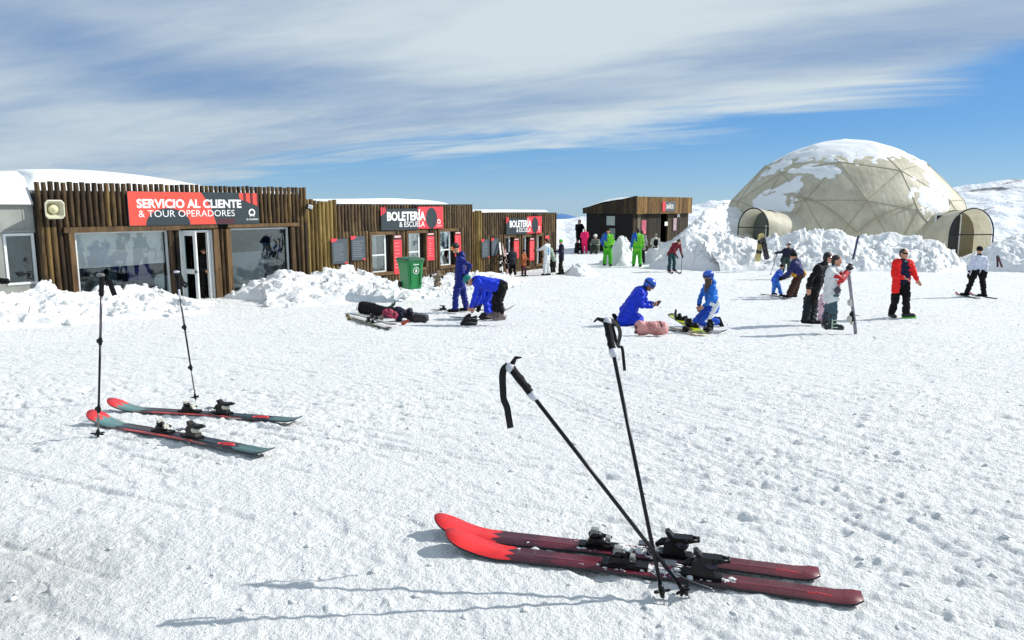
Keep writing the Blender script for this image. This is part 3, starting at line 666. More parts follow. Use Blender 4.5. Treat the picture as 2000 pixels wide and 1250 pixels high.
# annex on the left edge
def annex():
    o = -.16; s0 = wh(-420, 480, o)[0]; s1 = s1L - .01; zt = wh(30, 400, o)[1]
    root = thing('side_building', wp(s0, FL1 - .3, o), 'grey panelled building with a large window at the left edge', 'building')
    wl, wr = wh(9, 500, o)[0], s1 - .04; z0, z1 = wh(40, 556, o)[1], wh(40, 456, o)[1]; D = 5
    m = MB()
    for a, b_, c, d in ((s0, s1, z1, zt), (s0, wl, FL1 - .4, z1), (wl, s1, FL1 - .4, z0)): wbox(m, a, b_, c, d, o - .12, o)
    wbox(m, s0, s1, FL1 - .4, zt, o - D, o - D + .1); wbox(m, s0 - .12, s0, FL1 - .4, zt, o - D, o - .0)
    for k in range(0, 14):
        s = s1 - .25 - k * .62
        if s > s0: wbox(m, s, s + .02, z1 + .08, zt - .03, o + .001, o + .012)
    wbox(m, s0, s1, z1 + .04, z1 + .09, o + .001, o + .03); wbox(m, s0, s1, zt - .03, zt + .01, o - D, o + .05)
    m.build('wall', M_GREYW, root)
    w = MB(); f = .06
    for q in ((wl, wl + f, z0, z1), (wr - f, wr, z0, z1), (wl + f, wr - f, z1 - f, z1), (wl + f, wr - f, z0, z0 + f)): wbox(w, *q, o - .08, o + .02)
    wo = w.build('window', M_WHITE, root); g = MB(); wbox(g, wl + f, wr - f, z0 + f, z1 - f, o - .05, o - .044); g.build('pane', M_GLASS, wo)
    g = MB(); wbox(g, wl - .6, wr, z0 - .2, z1, o - .9, o - .8); g.build('inner_wall', mat('teal_interior', (60, 104, 110), .8, var=.5, vscale=1.2), root)
    roof_snow('roof_snow', 'thick grey shaded snow slab on the grey left building', s0, s1 - .01, o - D, o + .12, zt + .012, lambda u, v: .82 - .0 * u - .42 * np.clip(.62 - 8 * (1 - u), 0, 1) * 0 + 0 * v, seed=5, undul=.06)
annex()

# ------------------------------------------------------------ buildings 2 and 3: ticket offices, with the pale fences between them
def ticket_building(label, pl, pr, pyl, pyr, wins, seed, base, fence_px, fence_py, flabel, zh_px):
    rg = random.Random(seed); sL, zl = wh(pl, pyl); sR, zr_ = wh(pr, pyr); top = lambda s: zl + (zr_ - zl) * (s - sL) / (sR - sL)
    root = thing('wooden_building', wp(sL, base), label, 'building', 'wooden ticket buildings'); D = 4.5
    W = []
    for (x0, x1, y0, y1) in wins:
        a, b_ = wh(x0, (y0 + y1) / 2)[0], wh(x1, (y0 + y1) / 2)[0]; z1 = wh((x0 + x1) / 2, y0)[1]; z0 = wh((x0 + x1) / 2, y1)[1]; W.append((a, b_, z0, z1))
    zh = max(w[3] for w in W); zl_ = min(w[2] for w in W)
    m = MB(); m2 = MB(); half_logs(m, sL, sR, zh, top, rg, jitter=.012, rr=(.41, .46)); wbox(m2, sL, sR, zh, min(zl, zr_) - .05, -.1, -.004)
    cur = sL
    for (a, b_, z0, z1) in W:
        half_logs(m, cur, a, base, zh, rg, jitter=0); wbox(m2, cur, a, base, zh, -.1, -.004)
        half_logs(m, a, b_, base, z0, rg, jitter=0); wbox(m2, a, b_, base, z0, -.1, -.004); cur = b_
        if zh - z1 > .03: half_logs(m, a, b_, z1, zh, rg, jitter=0); wbox(m2, a, b_, z1, zh, -.1, -.004)
    half_logs(m, cur, sR, base, zh, rg, jitter=0); wbox(m2, cur, sR, base, zh, -.1, -.004)
    m.build('log_cladding', W_LOG2, root)
    wbox(m2, sL, sL + .1, base, zl - .06, -D, -.105); wbox(m2, sR - .1, sR, base, zr_ - .06, -D, -.105); wbox(m2, sL, sR, base, zr_ - .05, -D - .1, -D)
    m2.build('wall', mat('wall_board', (18, 13, 9), .9), root)
    m = MB(); wbox(m, sR + .002, sR + .05, base, zr_ + .03, -D, .1); m.build('corner_board', W_BEAM, root)
    m = MB(); wbox(m, sL, sR, min(zl, zr_) - .045, min(zl, zr_) - .0, -D - .2, -.11); m.build('roof', M_GREYW, root)
    m = MB(); wbox(m, sL + .11, sR - .11, base, base + .1, -D + .1, -.11); wbox(m, sL + .11, sR - .11, base + .1, min(zl, zr_) - .1, -2.2, -2.1); m.build('interior', M_DARKIN, root)
    for (a, b_, z0, z1) in W:
        c = MB(); t = .10
        for q in ((a, a + t, z0, z1), (b_ - t, b_, z0, z1), (a + t, b_ - t, z1 - t * 1.3, z1), (a + t - .1, b_ - t + .1, z0 - .03, z0 + .09)): wbox(c, *q, -.12, .115)
        c.build('window_casing', W_BEAM, root)
        wa, wb = a + t, b_ - t - (b_ - a) * .20; f = .045; zt, zb = z1 - t * 1.3, z0 + .09; zm = zb + (zt - zb) * .46
        w = MB()
        for q in ((wa, wa + f * .6, zb, zt), (wb - f * 1.5, wb, zb, zt), (wa + f * .6, wb - f * 1.5, zt - f, zt), (wa + f * .6, wb - f * 1.5, zb, zb + f), (wa + f * .6, wb - f * 1.5, zm - f * .6, zm + f * .6)): wbox(w, *q, -.10, -.03)
        wo = w.build('window', M_WHITE, root)
        g = MB(); wbox(g, wa + .03, wb - .06, zb + f, zm - f * .6, -.07, -.065); wbox(g, wa + .03, wb - .06, zm + f * .6, zt - f, -.07, -.065); g.build('pane', M_GLASS, wo)
        g = MB(); wbox(g, wb - .001, b_ - t, zb, zt, -.11, -.06); g.build('dark_gap', mat('dark_gap', (20, 17, 15), .8), wo)  # near-black sheet painted as the unlit open gap
        g = MB(); wbox(g, wa + .05, wa + (wb - wa) * .62, zb + .05, zt - .05, -.22, -.21); g.build('curtain', mat('grey_curtain', (150, 156, 152), .8, var=.1), wo)
    # fence to the left of this building
    fs0 = wh(fence_px, 470)[0]; fz = wh(fence_px + 5, fence_py)[1]
    f = MB(); half_logs(f, fs0 + .01, sL - .01, base, fz, rg, jitter=.04, wdt=.17, out=-.02)
    wbox(f, fs0 + .01, sL - .01, base, fz - .12, -.09, -.024)
    fo = f.build('wooden_fence', W_FENCE, None, org=wp(fs0, base)); tag(fo, flabel, 'fence', 'pale wooden fences')
    return root, sL, sR, zl, D
B2, s2L, s2R, z2, D2 = ticket_building('brown log ticket building in the middle of the row with three windows', 657, 918, 398, 400.5,
    [(719, 768, 452, 536), (791, 832, 449, 527), (853, 891, 446, 522)], 7, EYE - 3.1, 598, 391, 'pale yellowish wooden fence behind the small floodlight', 470)
roof_snow('roof_snow', 'thin snow layer on the middle ticket building roof', s2L + .1, s2R - 1.2, -D2, -.15, z2 + .001, lambda u, v: .05 + .17 * np.clip(np.sin(np.pi * u), 0, 1) ** .6 + 0 * v, seed=7, undul=.02)
B3, s3L, s3R, z3, D3 = ticket_building('smallest and farthest log ticket building of the row with people queueing', 941, 1083, 415, 416.5,
    [(981, 1004, 457, 527), (1016, 1034, 457, 523), (1043, 1058, 456, 518)], 9, EYE - 3.45, 918.5, 413, 'pale wooden fence between the middle and the farthest ticket building', 470)
roof_snow('roof_snow', 'thin snow strip on the farthest ticket building roof', s3L + .1, s3R - .3, -D3, -.15, z3 + .001, lambda u, v: .10 + 0 * v + 0 * u, seed=8, undul=.03)

# ------------------------------------------------------------ signs
def sign1():
    fn = wall_panel((247, 373), (504, 377), (253, 441.5), (504, 436.5), .16)
    root = thing('sign', fn(0, 1), 'long sign reading SERVICIO AL CLIENTE over the open door', 'sign', 'wall signs of the ski resort')
    m = MB(); slab(m, fn, 0, 1, 0, 1, -.03, 0); m.build('panel', M_SLATE, root)
    m = MB(); m.add([fn(0.004, 0.01, .0025), fn(.53, .01, .0025), fn(.60, .45, .0025), fn(.636, .99, .0025), fn(.004, .99, .0025)], [(0, 1, 2, 3, 4)])
    m.cur = 1; disc(m, fn, .275, 1.0 - .01, .16, .50, .004, 0, 180)
    m.cur = 0
    for k in range(3):
        a = .835 + k * .058
        m.add([fn(a, .01, .003), fn(a + .034, .01, .003), fn(a + .034, min(.42, .26 + k * .09), .003), fn(a, .16 + k * .10, .003)], [(0, 1, 2, 3)])
    m.cur = 2
    for k in range(3):
        a = .869 + k * .058
        if a < .99: m.add([fn(a, .01, .003), fn(min(a + .024, .998), .01, .003), fn(min(a + .024, .998), .30 + k * .07, .003), fn(a, .26 + k * .09, .003)], [(0, 1, 2, 3)])
    for r in range(5):
        for c in range(9):
            u = .645 + c * .0155 + (r % 2) * .006; m.add([fn(u, .82 + r * .034, .003), fn(u + .012, .82 + r * .034, .003), fn(u + .012, .845 + r * .034, .003), fn(u, .845 + r * .034, .003)], [(0, 1, 2, 3)])
    m.build('print', [M_CORAL, M_SLATE, M_MAROON], root, fix=False)
    m = MB(); put_text(m, 'SERVICIO AL CLIENTE', fn, .06, .85, .22, .49, .035, .006); m.build('lettering', M_LETTER, root, fix=False); m = MB(); put_text(m, '& TOUR OPERADORES', fn, .068, .79, .55, .75, -.004, .006); m.build('lettering', M_LETTER, root, fix=False); m = MB()
    put_text(m, 'EL COLORADO', fn, .888, .99, .83, .885, .02, .006); m.build('lettering', M_LETTER, root, fix=False); m = MB(); logo(m, fn, .937, .64, .028, .125, .006); m.build('emblem', M_LETTER, root, fix=False)
sign1()
def sign2(a, b, c, d, label):
    fn = wall_panel(a, b, c, d, .16); root = thing('sign', fn(0, 1), label, 'sign', 'wall signs of the ski resort')
    m = MB(); slab(m, fn, 0, .575, .07, 1, -.03, 0); m.build('panel', M_SLATE, root)
    m = MB(); slab(m, fn, .5755, 1, 0, .96, -.03, .001); m.build('red_panel', M_CORAL2, root)
    m = MB(); disc(m, fn, .80, .50, .096, .46, .005); m.build('disc', M_SLATE, root, fix=False); m = MB(); m.cur = 1
    for k in range(3): m.add([fn(-.005 + k * .027, .0, .004), fn(.013 + k * .027, .0, .004), fn(.013 + k * .027, .34 - k * .06, .004), fn(-.005 + k * .027, .38 - k * .06, .004)], [(0, 1, 2, 3)])
    m.build('print', [M_SLATE, M_CORAL2], root, fix=False)
    m = MB(); put_text(m, 'BOLETERÍA', fn, .085, .695, .10, .60, .04, .008); m.build('lettering', M_LETTER, root, fix=False); m = MB(); put_text(m, '& ESCUELA', fn, .27, .68, .63, .87, .01, .008); m.build('lettering', M_LETTER, root, fix=False); m = MB()
    put_text(m, 'EL COLORADO', fn, .885, .97, .82, .87, .02, .008); m.build('lettering', M_LETTER, root, fix=False); m = MB(); logo(m, fn, .925, .66, .028, .11, .008); m.build('emblem', M_LETTER, root, fix=False)
sign2((744, 405), (865, 403.5), (745, 450), (865, 447.5), 'larger BOLETERÍA sign with a dark disc on the middle building')
sign2((989, 424), (1058, 422.5), (990, 458.5), (1057, 456.5), 'smaller BOLETERÍA sign with a dark disc on the farthest building')
def board(x0, x1, y0, y1, label, seed):
    fn = wall_panel((x0, y0), (x1, y0 - 1), (x0, y1), (x1, y1 - 1.6), .13); rg = random.Random(seed)
    root = thing('notice_board', fn(0, 1), label, 'notice board', 'dark price boards on the ticket buildings')
    m = MB(); slab(m, fn, 0, 1, 0, 1, -.03, 0); m.build('panel', mat('grey_print', (72, 82, 90), .5, var=.08), root)
    m = MB(); m.add([fn(-.04, -.02, .004), fn(.34, -.02, .004), fn(.30, .07, .004), fn(.16, .12, .004), fn(-.04, .13, .004)], [(0, 1, 2, 3, 4)]); m.add([fn(.8, .94, .004), fn(1, .94, .004), fn(1, 1, .004), fn(.8, 1, .004)], [(0, 1, 2, 3)])
    m.cur = 1
    for r in range(9):
        v = .2 + r * .08; m.add([fn(.1, v, .004), fn(.1 + rg.uniform(.5, .8), v, .004), fn(.1 + rg.uniform(.5, .8), v + .014, .004), fn(.1, v + .014, .004)], [(0, 1, 2, 3)])
    m.build('print', [M_CORAL2, mat('pale_print', (150, 158, 164), .5)], root, fix=False)
board(648, 678, 467, 516, 'dark notice board left of its twin on the middle building', 1); board(686, 713, 462, 509, 'dark notice board beside the first window of the middle building', 2)
board(941, 956, 468, 504, 'small dark notice board next to the pale fence on the farthest building', 3); board(960, 974, 466, 500, 'small dark notice board beside the leaning white skis', 4)
def poster(x0, x1, y0, y1, label, seed):
    fn = wall_panel((x0, y0), (x1, y0 - .6), (x0, y1), (x1, y1 - 1), .12); rg = random.Random(seed)
    root = thing('poster', fn(0, 1), label, 'poster', 'red vertical posters between the ticket windows')
    m = MB(); slab(m, fn, 0, 1, .12, 1, -.02, 0); m.build('panel', M_CORAL2, root)
    m = MB(); slab(m, fn, -.03, 1.03, 0, .12, -.02, .002); m.build('header', mat('poster_header', (40, 36, 38), .5), root)
    m = MB(); m.add([fn(.1, .02, .006), fn(.9, .02, .006), fn(.9, .07, .006), fn(.1, .07, .006)], [(0, 1, 2, 3)])
    for r in range(8):
        v = .2 + r * .09; m.add([fn(.14, v, .004), fn(.14 + rg.uniform(.3, .7), v, .004), fn(.14 + rg.uniform(.3, .7), v + .01, .004), fn(.14, v + .01, .004)], [(0, 1, 2, 3)])
    m.build('print', mat('pink_print', (248, 190, 190), .5), root, fix=False)
poster(768.5, 784, 459, 536, 'red vertical poster partly behind the green bin', 1); poster(834, 848, 455, 509, 'red vertical poster between second and third window of the middle building', 2)
poster(888.5, 900, 453, 501, 'red vertical poster above the blue suited man with orange goggles', 3)
poster(1004, 1013.5, 466, 505, 'small red poster between the first two windows of the farthest building', 4); poster(1035, 1043.5, 465, 509, 'small red poster between the last two windows of the farthest building', 5)
poster(1065, 1072.5, 460, 470, 'tiny red notice above the white suited person', 6)

# loudspeaker on building 1
def speaker():
    s, z = wh(102, 408, .4); c = wp(s, z, .18)
    root = thing('loudspeaker', wp(s, z, .1), 'cream horn loudspeaker mounted on the dark logs', 'loudspeaker'); M1 = mat('cream_plastic', (196, 194, 170), .5, var=.08)
    e = (WN * .92 + WD * .1 + V((0, 0, -.04))).normalized(); a = e.cross(V((0, 0, 1))).normalized(); b_ = a.cross(e)
    def octo(w, h, k, d): return [c + e * d + a * x + b_ * y for x, y in ((-w + k, -h), (w - k, -h), (w, -h + k), (w, h - k), (w - k, h), (-w + k, h), (-w, h - k), (-w, -h + k))]
    m = MB(); r = [octo(.06, .06, .02, -.10), octo(.17, .17, .05, .14), octo(.235, .235, .07, .30), octo(.245, .245, .075, .31), octo(.215, .215, .065, .32), octo(.13, .13, .05, .16), octo(.05, .05, .02, .06)]
    vs = [p for q in r for p in q]; m.add(vs, [(i * 8 + k, i * 8 + (k + 1) % 8, (i + 1) * 8 + (k + 1) % 8, (i + 1) * 8 + k) for i in range(6) for k in range(8)] + [tuple(range(8)), tuple(48 + k for k in range(8))])
    m.build('horn', M1, root)
    m = MB(); m.smooth = True; m.tube([c + e * .05, c + e * .12, c + e * .24, c + e * .27], [.06, .10, .12, .05], 20); m.ball(c + e * .25, .06, 12); m.build('inner_cone', mat('cream_cone', (206, 200, 160), .45), root)
    m = MB(); m.tube([c - e * .12, c - e * .22, wp(s, z, .02)], .03, 8); m.build('bracket', M_STEEL, root)
speaker()
def flood():
    s, z = wh(600, 404, .1); root = thing('floodlight', wp(s, z, .05), 'small floodlight at the corner where the pale fence starts', 'floodlight')
    c = wp(s, z, .2); Mx = Matrix.Rotation(R(25), 3, WD)
    m = MB(); m.box(c, (.20, .12, .16), Mx); m.build('housing', M_BLACK, root)
    m = MB(); m.box(c + WN * .085 + V((0, 0, -.0)), (.15, .05, .12), Mx); m.build('lens', mat('lamp_lens', (235, 238, 240), .5), root)
    m = MB(); m.tube([wp(s, z, .02), c], .012, 6); m.build('bracket', M_BLACK, root)
flood()

# ------------------------------------------------------------ toilet hut
def hut():
    Yc = 50.5; A = at(1237, 384, Yc); zt = A.z; base = -1.75; fd = V((.643, .766, 0)); fn_ = V((.766, -.643, 0)); ld = V((-.80, .60, 0)); 
    def hit(px, o, d):
        r = ray(px, 450); # intersection in plan
        k = r.x / r.y; t = (k * o.y - o.x) / (d.x - k * d.y); return t
    Lf = hit(1343, A, fd); Ll = hit(1145, A, ld); n_l = V((-.60, -.80, 0))
    P = lambda f, l, z, o=0.0, q=0.0: V((A.x, A.y, 0)) + fd * f + ld * l + fn_ * o + n_l * q + V((0, 0, z))
    root = thing('toilet_hut', P(0, 0, base), 'wooden toilet hut with a slanted snowy roof and dark side', 'building')
    zf = at(1240, 418, Yc).z; zl = P(0, Ll, 0); zle = at(1145, 405, zl.y).z; zlb = at(1145, 417, zl.y).z
    rg = random.Random(3); m = MB()
    # front fascia boards
    n = 44
    for i in range(n):
        a, b_ = Lf * i / n, Lf * (i + .94) / n; j = rg.uniform(-.015, .015); o1 = .30 + rg.uniform(0, .02)
        m.hexa([P(a, 0, zf + j, .22), P(b_, 0, zf + j, .22), P(b_, 0, zf + j, o1), P(a, 0, zf + j, o1), P(a, 0, zt + j, .22), P(b_, 0, zt + j, .22), P(b_, 0, zt + j, o1), P(a, 0, zt + j, o1)])
    m.hexa([P(0, 0, zf + .02, .16), P(Lf, 0, zf + .02, .16), P(Lf, 0, zf + .02, .219), P(0, 0, zf + .02, .219), P(0, 0, zt - .03, .16), P(Lf, 0, zt - .03, .16), P(Lf, 0, zt - .03, .219), P(0, 0, zt - .03, .219)])
    m.build('front_fascia', W_HUT, root)
    m = MB(); n = 30
    for i in range(n):
        a, b_ = -.30 + (Ll + .55) * i / n, -.30 + (Ll + .55) * (i + .94) / n; z1a = zt + (zle - zt) * a / Ll; z0a = zf + (zlb - zf) * a / Ll; z1b = zt + (zle - zt) * b_ / Ll; z0b = zf + (zlb - zf) * b_ / Ll; o1 = .10 + rg.uniform(0, .02)
        m.hexa([P(0, a, z0a, 0, .02), P(0, b_, z0b, 0, .02), P(0, b_, z0b, 0, o1), P(0, a, z0a, 0, o1), P(0, a, z1a, 0, .02), P(0, b_, z1b, 0, .02), P(0, b_, z1b, 0, o1), P(0, a, z1a, 0, o1)])
    m.build('side_fascia', W_HUTD, root)  # side boards take the darker wood, shade put into their colour
    m = MB(); n = 40; dl = hit(1287, A, fd); dr = hit(1302, A, fd)
    for i in range(n):
        a, b_ = Lf * i / n, Lf * (i + .95) / n
        if dl < a < dr: continue
        o1 = .02 + rg.uniform(0, .02); m.hexa([P(a, 0, base, -.1), P(b_, 0, base, -.1), P(b_, 0, base, o1), P(a, 0, base, o1), P(a, 0, zf + .1, -.1), P(b_, 0, zf + .1, -.1), P(b_, 0, zf + .1, o1), P(a, 0, zf + .1, o1)])
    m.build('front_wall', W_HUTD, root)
    m = MB(); n = 26
    for i in range(n):
        a, b_ = Ll * i / n, Ll * (i + .96) / n; o1 = .0 + rg.uniform(0, .015); m.hexa([P(0, a, base, 0, -.1), P(0, b_, base, 0, -.1), P(0, b_, base, 0, o1), P(0, a, base, 0, o1), P(0, a, zlb + .1, 0, -.1), P(0, b_, zlb + .1, 0, -.1), P(0, b_, zlb + .1, 0, o1), P(0, a, zlb + .1, 0, o1)])
    m.hexa([P(.1, .2, base), P(.1, Ll, base), P(.2, Ll, base), P(.2, .2, base), P(.1, .2, zlb), P(.1, Ll, zlb), P(.2, Ll, zlb), P(.2, .2, zlb)])
    m.hexa([P(Lf - .1, .05, base), P(Lf - .1, Ll, base), P(Lf, Ll, base), P(Lf, .05, base), P(Lf - .1, .05, zf), P(Lf - .1, Ll, zlb), P(Lf, Ll, zlb), P(Lf, .05, zf)])
    m.hexa([P(.2, Ll - .1, base), P(Lf - .1, Ll - .1, base), P(Lf - .1, Ll, base), P(.2, Ll, base), P(.2, Ll - .1, zlb), P(Lf - .1, Ll - .1, zlb), P(Lf - .1, Ll, zlb), P(.2, Ll, zlb)])
    m.build('side_wall', mat('hut_side_shade', (17, 14, 12), .9, var=.3), root)  # near-black colour carries the shade of this side
    m = MB(); m.hexa([P(-.05, -.02, zt - .16), P(Lf, -.02, zt - .16), P(Lf, Ll + .3, zle - .16), P(-.05, Ll + .3, zle - .16), P(-.05, -.02, zt - .06), P(Lf, -.02, zt - .06), P(Lf, Ll + .3, zle - .06), P(-.05, Ll + .3, zle - .06)])
    m.build('roof', M_DARKIN, root)
    nn = 36; U, Vv = np.meshgrid(np.linspace(0.02, .98, nn), np.linspace(0, 1, nn), indexing='ij')
    h = (.05 + .22 * np.sin(np.pi * np.clip((Vv - .08) / .95, 0, 1)) ** .7 + (fbm(U * 5, Vv * 5, 9, 3) - .5) * .1) * np.sqrt(np.clip(np.minimum(np.minimum(U, 1 - U), np.minimum(Vv, 1 - Vv)) * 14, 0, 1))
    X = A.x + fd.x * Lf * U + ld.x * (Ll + .2) * Vv; Y = A.y + fd.y * Lf * U + ld.y * (Ll + .2) * Vv; Z = zt + (zle - zt) * Vv - .09 + h * 1.2
    tag(link('roof_snow', grid_mesh('roof_snow', X, Y, Z, M_SNOWS)), 'snow lying on the slanted roof of the toilet hut', 'snow')
    # window pane on the dark side, lower pane, door recess, posters
    def side_panel(x0, x1, y0, y1, q, mm, nm, par):
        a, b_ = hit(x0, A, ld), hit(x1, A, ld); pm = P(0, (a + b_) / 2, 0); z1, z0 = at((x0 + x1) / 2, y0, pm.y).z, at((x0 + x1) / 2, y1, pm.y).z
        m = MB(); m.hexa([P(0, a, z0, 0, q), P(0, b_, z0, 0, q), P(0, b_, z0, 0, q + .03), P(0, a, z0, 0, q + .03), P(0, a, z1, 0, q), P(0, b_, z1, 0, q), P(0, b_, z1, 0, q + .03), P(0, a, z1, 0, q + .03)]); return m.build(nm, mm, par)
    side_panel(1185, 1201, 422, 440, .02, mat('milky_pane', (150, 165, 158), .3), 'window', root); side_panel(1186, 1202, 446, 466, .02, mat('grey_pane', (110, 125, 120), .35, var=.2), 'window', root)
    def front_panel(x0, x1, y0, y1, o, mm, nm, par, d=.02):
        a, b_ = hit(x0, A, fd), hit(x1, A, fd); pm = P((a + b_) / 2, 0, 0); z1, z0 = at((x0 + x1) / 2, y0, pm.y).z, at((x0 + x1) / 2, y1, pm.y).z
        m = MB(); m.hexa([P(a, 0, z0, o), P(b_, 0, z0, o), P(b_, 0, z0, o + d), P(a, 0, z0, o + d), P(a, 0, z1, o), P(b_, 0, z1, o), P(b_, 0, z1, o + d), P(a, 0, z1, o + d)]); return m.build(nm, mm, par), (a, b_, z0, z1, o + d)
    front_panel(1287, 1302, 418, 498, -.5, mat('hut_inside', (12, 10, 9), .9), 'doorway', root)
    front_panel(1243, 1249, 418, 500, .05, mat('grey_post', (108, 100, 84), .8, var=.2), 'post', root)
    for x0, x1, y0, y1, mm, lb in ((1251, 1260, 430, 457, mat('pink_poster', (190, 90, 110), .6, var=.6, vscale=3), 'pink and white poster on the toilet hut front'), (1296, 1302, 433, 441, M_WHITE, 'small white notice beside the toilet hut doorway'), (1313, 1319, 426, 450, mat('lilac_poster', (176, 150, 160), .6, var=.3), 'narrow lilac poster near the right corner of the toilet hut'), (1320, 1325, 416, 424, M_WHITE, 'small white lamp box under the toilet hut fascia')):
        t, _ = front_panel(x0, x1, y0, y1, .06, mm, 'poster' if 'lamp' not in lb else 'lamp_box', None); tag(t, lb, 'poster' if 'lamp' not in lb else 'lamp')
    # sign
    so_, (a, b_, z0, z1, o) = front_panel(1284, 1309, 393.5, 413, .33, mat('grey_sign', (88, 94, 98), .5), 'panel', None)
    rt = thing('sign', P(a, 0, z0, .33), 'small grey BAÑOS sign with a red strip on the toilet hut', 'sign', 'wall signs of the ski resort')
    so_.parent = rt; so_.matrix_parent_inverse = Matrix.Translation(-rt.location)
    f2 = lambda u, v, oo=0.0: P(a + (b_ - a) * u, 0, z1 + (z0 - z1) * v, o + oo)
    m = MB(); m.add([f2(0, .0, .004), f2(.22, 0, .004), f2(.22, 1, .004), f2(0, 1, .004)], [(0, 1, 2, 3)]); m.build('print', M_CORAL2, rt, fix=False)
    m = MB(); put_text(m, 'BAÑOS', f2, .30, .84, .18, .74, .03, .008); m.build('lettering', M_LETTER, rt, fix=False)
hut()
# ------------------------------------------------------------ geodesic dome tent
def fabric_mat():
    m = bpy.data.materials.new('tent_fabric'); m.use_nodes = True; nt = m.node_tree; b = NB(nt); p = nt.nodes['Principled BSDF']
    tc = b.n('ShaderNodeTexCoord'); pos = tc.outputs['Object']
    n = b.noise(pos, .55, 6, .6); n2 = b.noise(b.mapping(pos, (1, 1, .18)), 3.5, 5, .6)
    col = b.ramp(b.m('ADD', b.m('MULTIPLY', n, .6), b.m('MULTIPLY', n2, .4)), [(.38, hx(196, 190, 168)), (.62, hx(228, 222, 200))])
    nt.links.new(col, p.inputs['Base Color']); p.inputs['Roughness'].default_value = .6
    wv = b.n('ShaderNodeTexWave'); wv.inputs['Scale'].default_value = .9; wv.inputs['Distortion'].default_value = 7; wv.inputs['Detail'].default_value = 3; nt.links.new(pos, wv.inputs['Vector'])
    bn = b.n('ShaderNodeBump', i_Strength=.34, i_Height=b.m('ADD', b.m('MULTIPLY', wv.outputs[1], .07), n2)); bn.inputs['Distance'].default_value = .12
    nt.links.new(bn.outputs[0], p.inputs['Normal'])
    tr = b.n('ShaderNodeBsdfTranslucent'); nt.links.new(col, tr.inputs[0])
    mx = b.n('ShaderNodeMixShader', i_0=.30, i_1=p.outputs[0], i_2=tr.outputs[0]); nt.links.new(mx.outputs[0], nt.nodes['Material Output'].inputs[0]); return m
M_FAB = fabric_mat(); M_SEAM = mat('seam_band', (164, 156, 132), .7)
def dome():
    DC = V((20.5, 46.7, -2.05)); RD = 7.7
    root = thing('dome_tent', DC, 'large beige geodesic dome tent with snow patches on its crown', 'dome tent')
    t = (1 + 5 ** .5) / 2; iv = [V(p).normalized() for p in ((-1, t, 0), (1, t, 0), (-1, -t, 0), (1, -t, 0), (0, -1, t), (0, 1, t), (0, -1, -t), (0, 1, -t), (t, 0, -1), (t, 0, 1), (-t, 0, -1), (-t, 0, 1))]
    q = iv[5].rotation_difference(V((0, 0, 1))); rz = Matrix.Rotation(R(10), 3, 'Z'); iv = [rz @ (q @ v) for v in iv]
    fc = [(0, 11, 5), (0, 5, 1), (0, 1, 7), (0, 7, 10), (0, 10, 11), (1, 5, 9), (5, 11, 4), (11, 10, 2), (10, 7, 6), (7, 1, 8), (3, 9, 4), (3, 4, 2), (3, 2, 6), (3, 6, 8), (3, 8, 9), (4, 9, 5), (2, 4, 11), (6, 2, 10), (8, 6, 7), (9, 8, 1)]
    FR = 3; tris = []
    for a, b_, c in fc:
        A_, B_, C_ = iv[a], iv[b_], iv[c]; g = {}
        for i in range(FR + 1):
            for j in range(FR + 1 - i): g[i, j] = ((A_ * (FR - i - j) + B_ * i + C_ * j) / FR).normalized()
        for i in range(FR):
            for j in range(FR - i):
                tris.append((g[i, j], g[i + 1, j], g[i, j + 1]))
                if i + j < FR - 1: tris.append((g[i + 1, j], g[i + 1, j + 1], g[i, j + 1]))
    K = 14; sub = []                                     # each facet split finely: nearly flat, pillowed a little
    for a, b_, c in tris:
        if max(a.z, b_.z, c.z) < -.02: continue
        g = {}
        for i in range(K + 1):
            for j in range(K + 1 - i):
                w = (K - i - j) / K, i / K, j / K; p = a * w[0] + b_ * w[1] + c * w[2]
                p = p * (1 + .10 * 27 * w[0] * w[1] * w[2] * .12) ; p = p + (p.normalized() - p) * .08; g[i, j] = p
        sub.append(g)
    vs, fs = [], []
    for g in sub:
        idx = {}
        for k, p in g.items(): idx[k] = len(vs); vs.append(DC + p * RD)
        for i in range(K):
            for j in range(K - i):
                fs.append((idx[i, j], idx[i + 1, j], idx[i, j + 1]))
                if i + j < K - 1: fs.append((idx[i + 1, j], idx[i + 1, j + 1], idx[i, j + 1]))
    m = MB(); m.smooth = True; m.add(vs, fs); m.build('shell', M_FAB, root)
    # frame seams under tension
    m = MB(); m.smooth = True; done = set()
    for tr in tris:
        for a, b_ in ((tr[0], tr[1]), (tr[1], tr[2]), (tr[2], tr[0])):
            key = tuple(sorted((tuple(round(x, 3) for x in a), tuple(round(x, 3) for x in b_))))
            if key in done or max(a.z, b_.z) < -.02: continue
            done.add(key); pts = []
            for k in range(7):
                p = a.lerp(b_, k / 6); p = p + (p.normalized() - p) * .08; pts.append(DC + p * (RD + .012))
            m.tube(pts, .018, 5, False)
    so = m.build('seam', M_SEAM, root); so['kind'] = 'stuff'
    # piped welts where the entrance canopies are laced on
    def on_dome(px, py, e=.03):
        r = ray(px, py).normalized(); oc = V((0, 0, EYE)) - DC; b_ = oc.dot(r); c = oc.length_squared - (RD + e) ** 2; dd = b_ * b_ - c
        return V((0, 0, EYE)) + r * (-b_ - math.sqrt(max(dd, 0)))
    for P_ in (((1553, 383), (1585, 389), (1620, 408), (1648, 430), (1674, 454)), ((1678, 452), (1700, 433), (1730, 416), (1762, 404), (1790, 396)), ((1500, 415), (1530, 440), (1560, 455), (1600, 462)), ((1536, 418), (1545, 440), (1562, 462))):
        m = MB(); m.smooth = True; m.tube(cat_rom([on_dome(*p) for p in P_], 6), .035, 6); m.build('welt', M_SEAM, root)
    # snow patches: fine sheet over the same facets where snow lies
    vs, fs = [], []
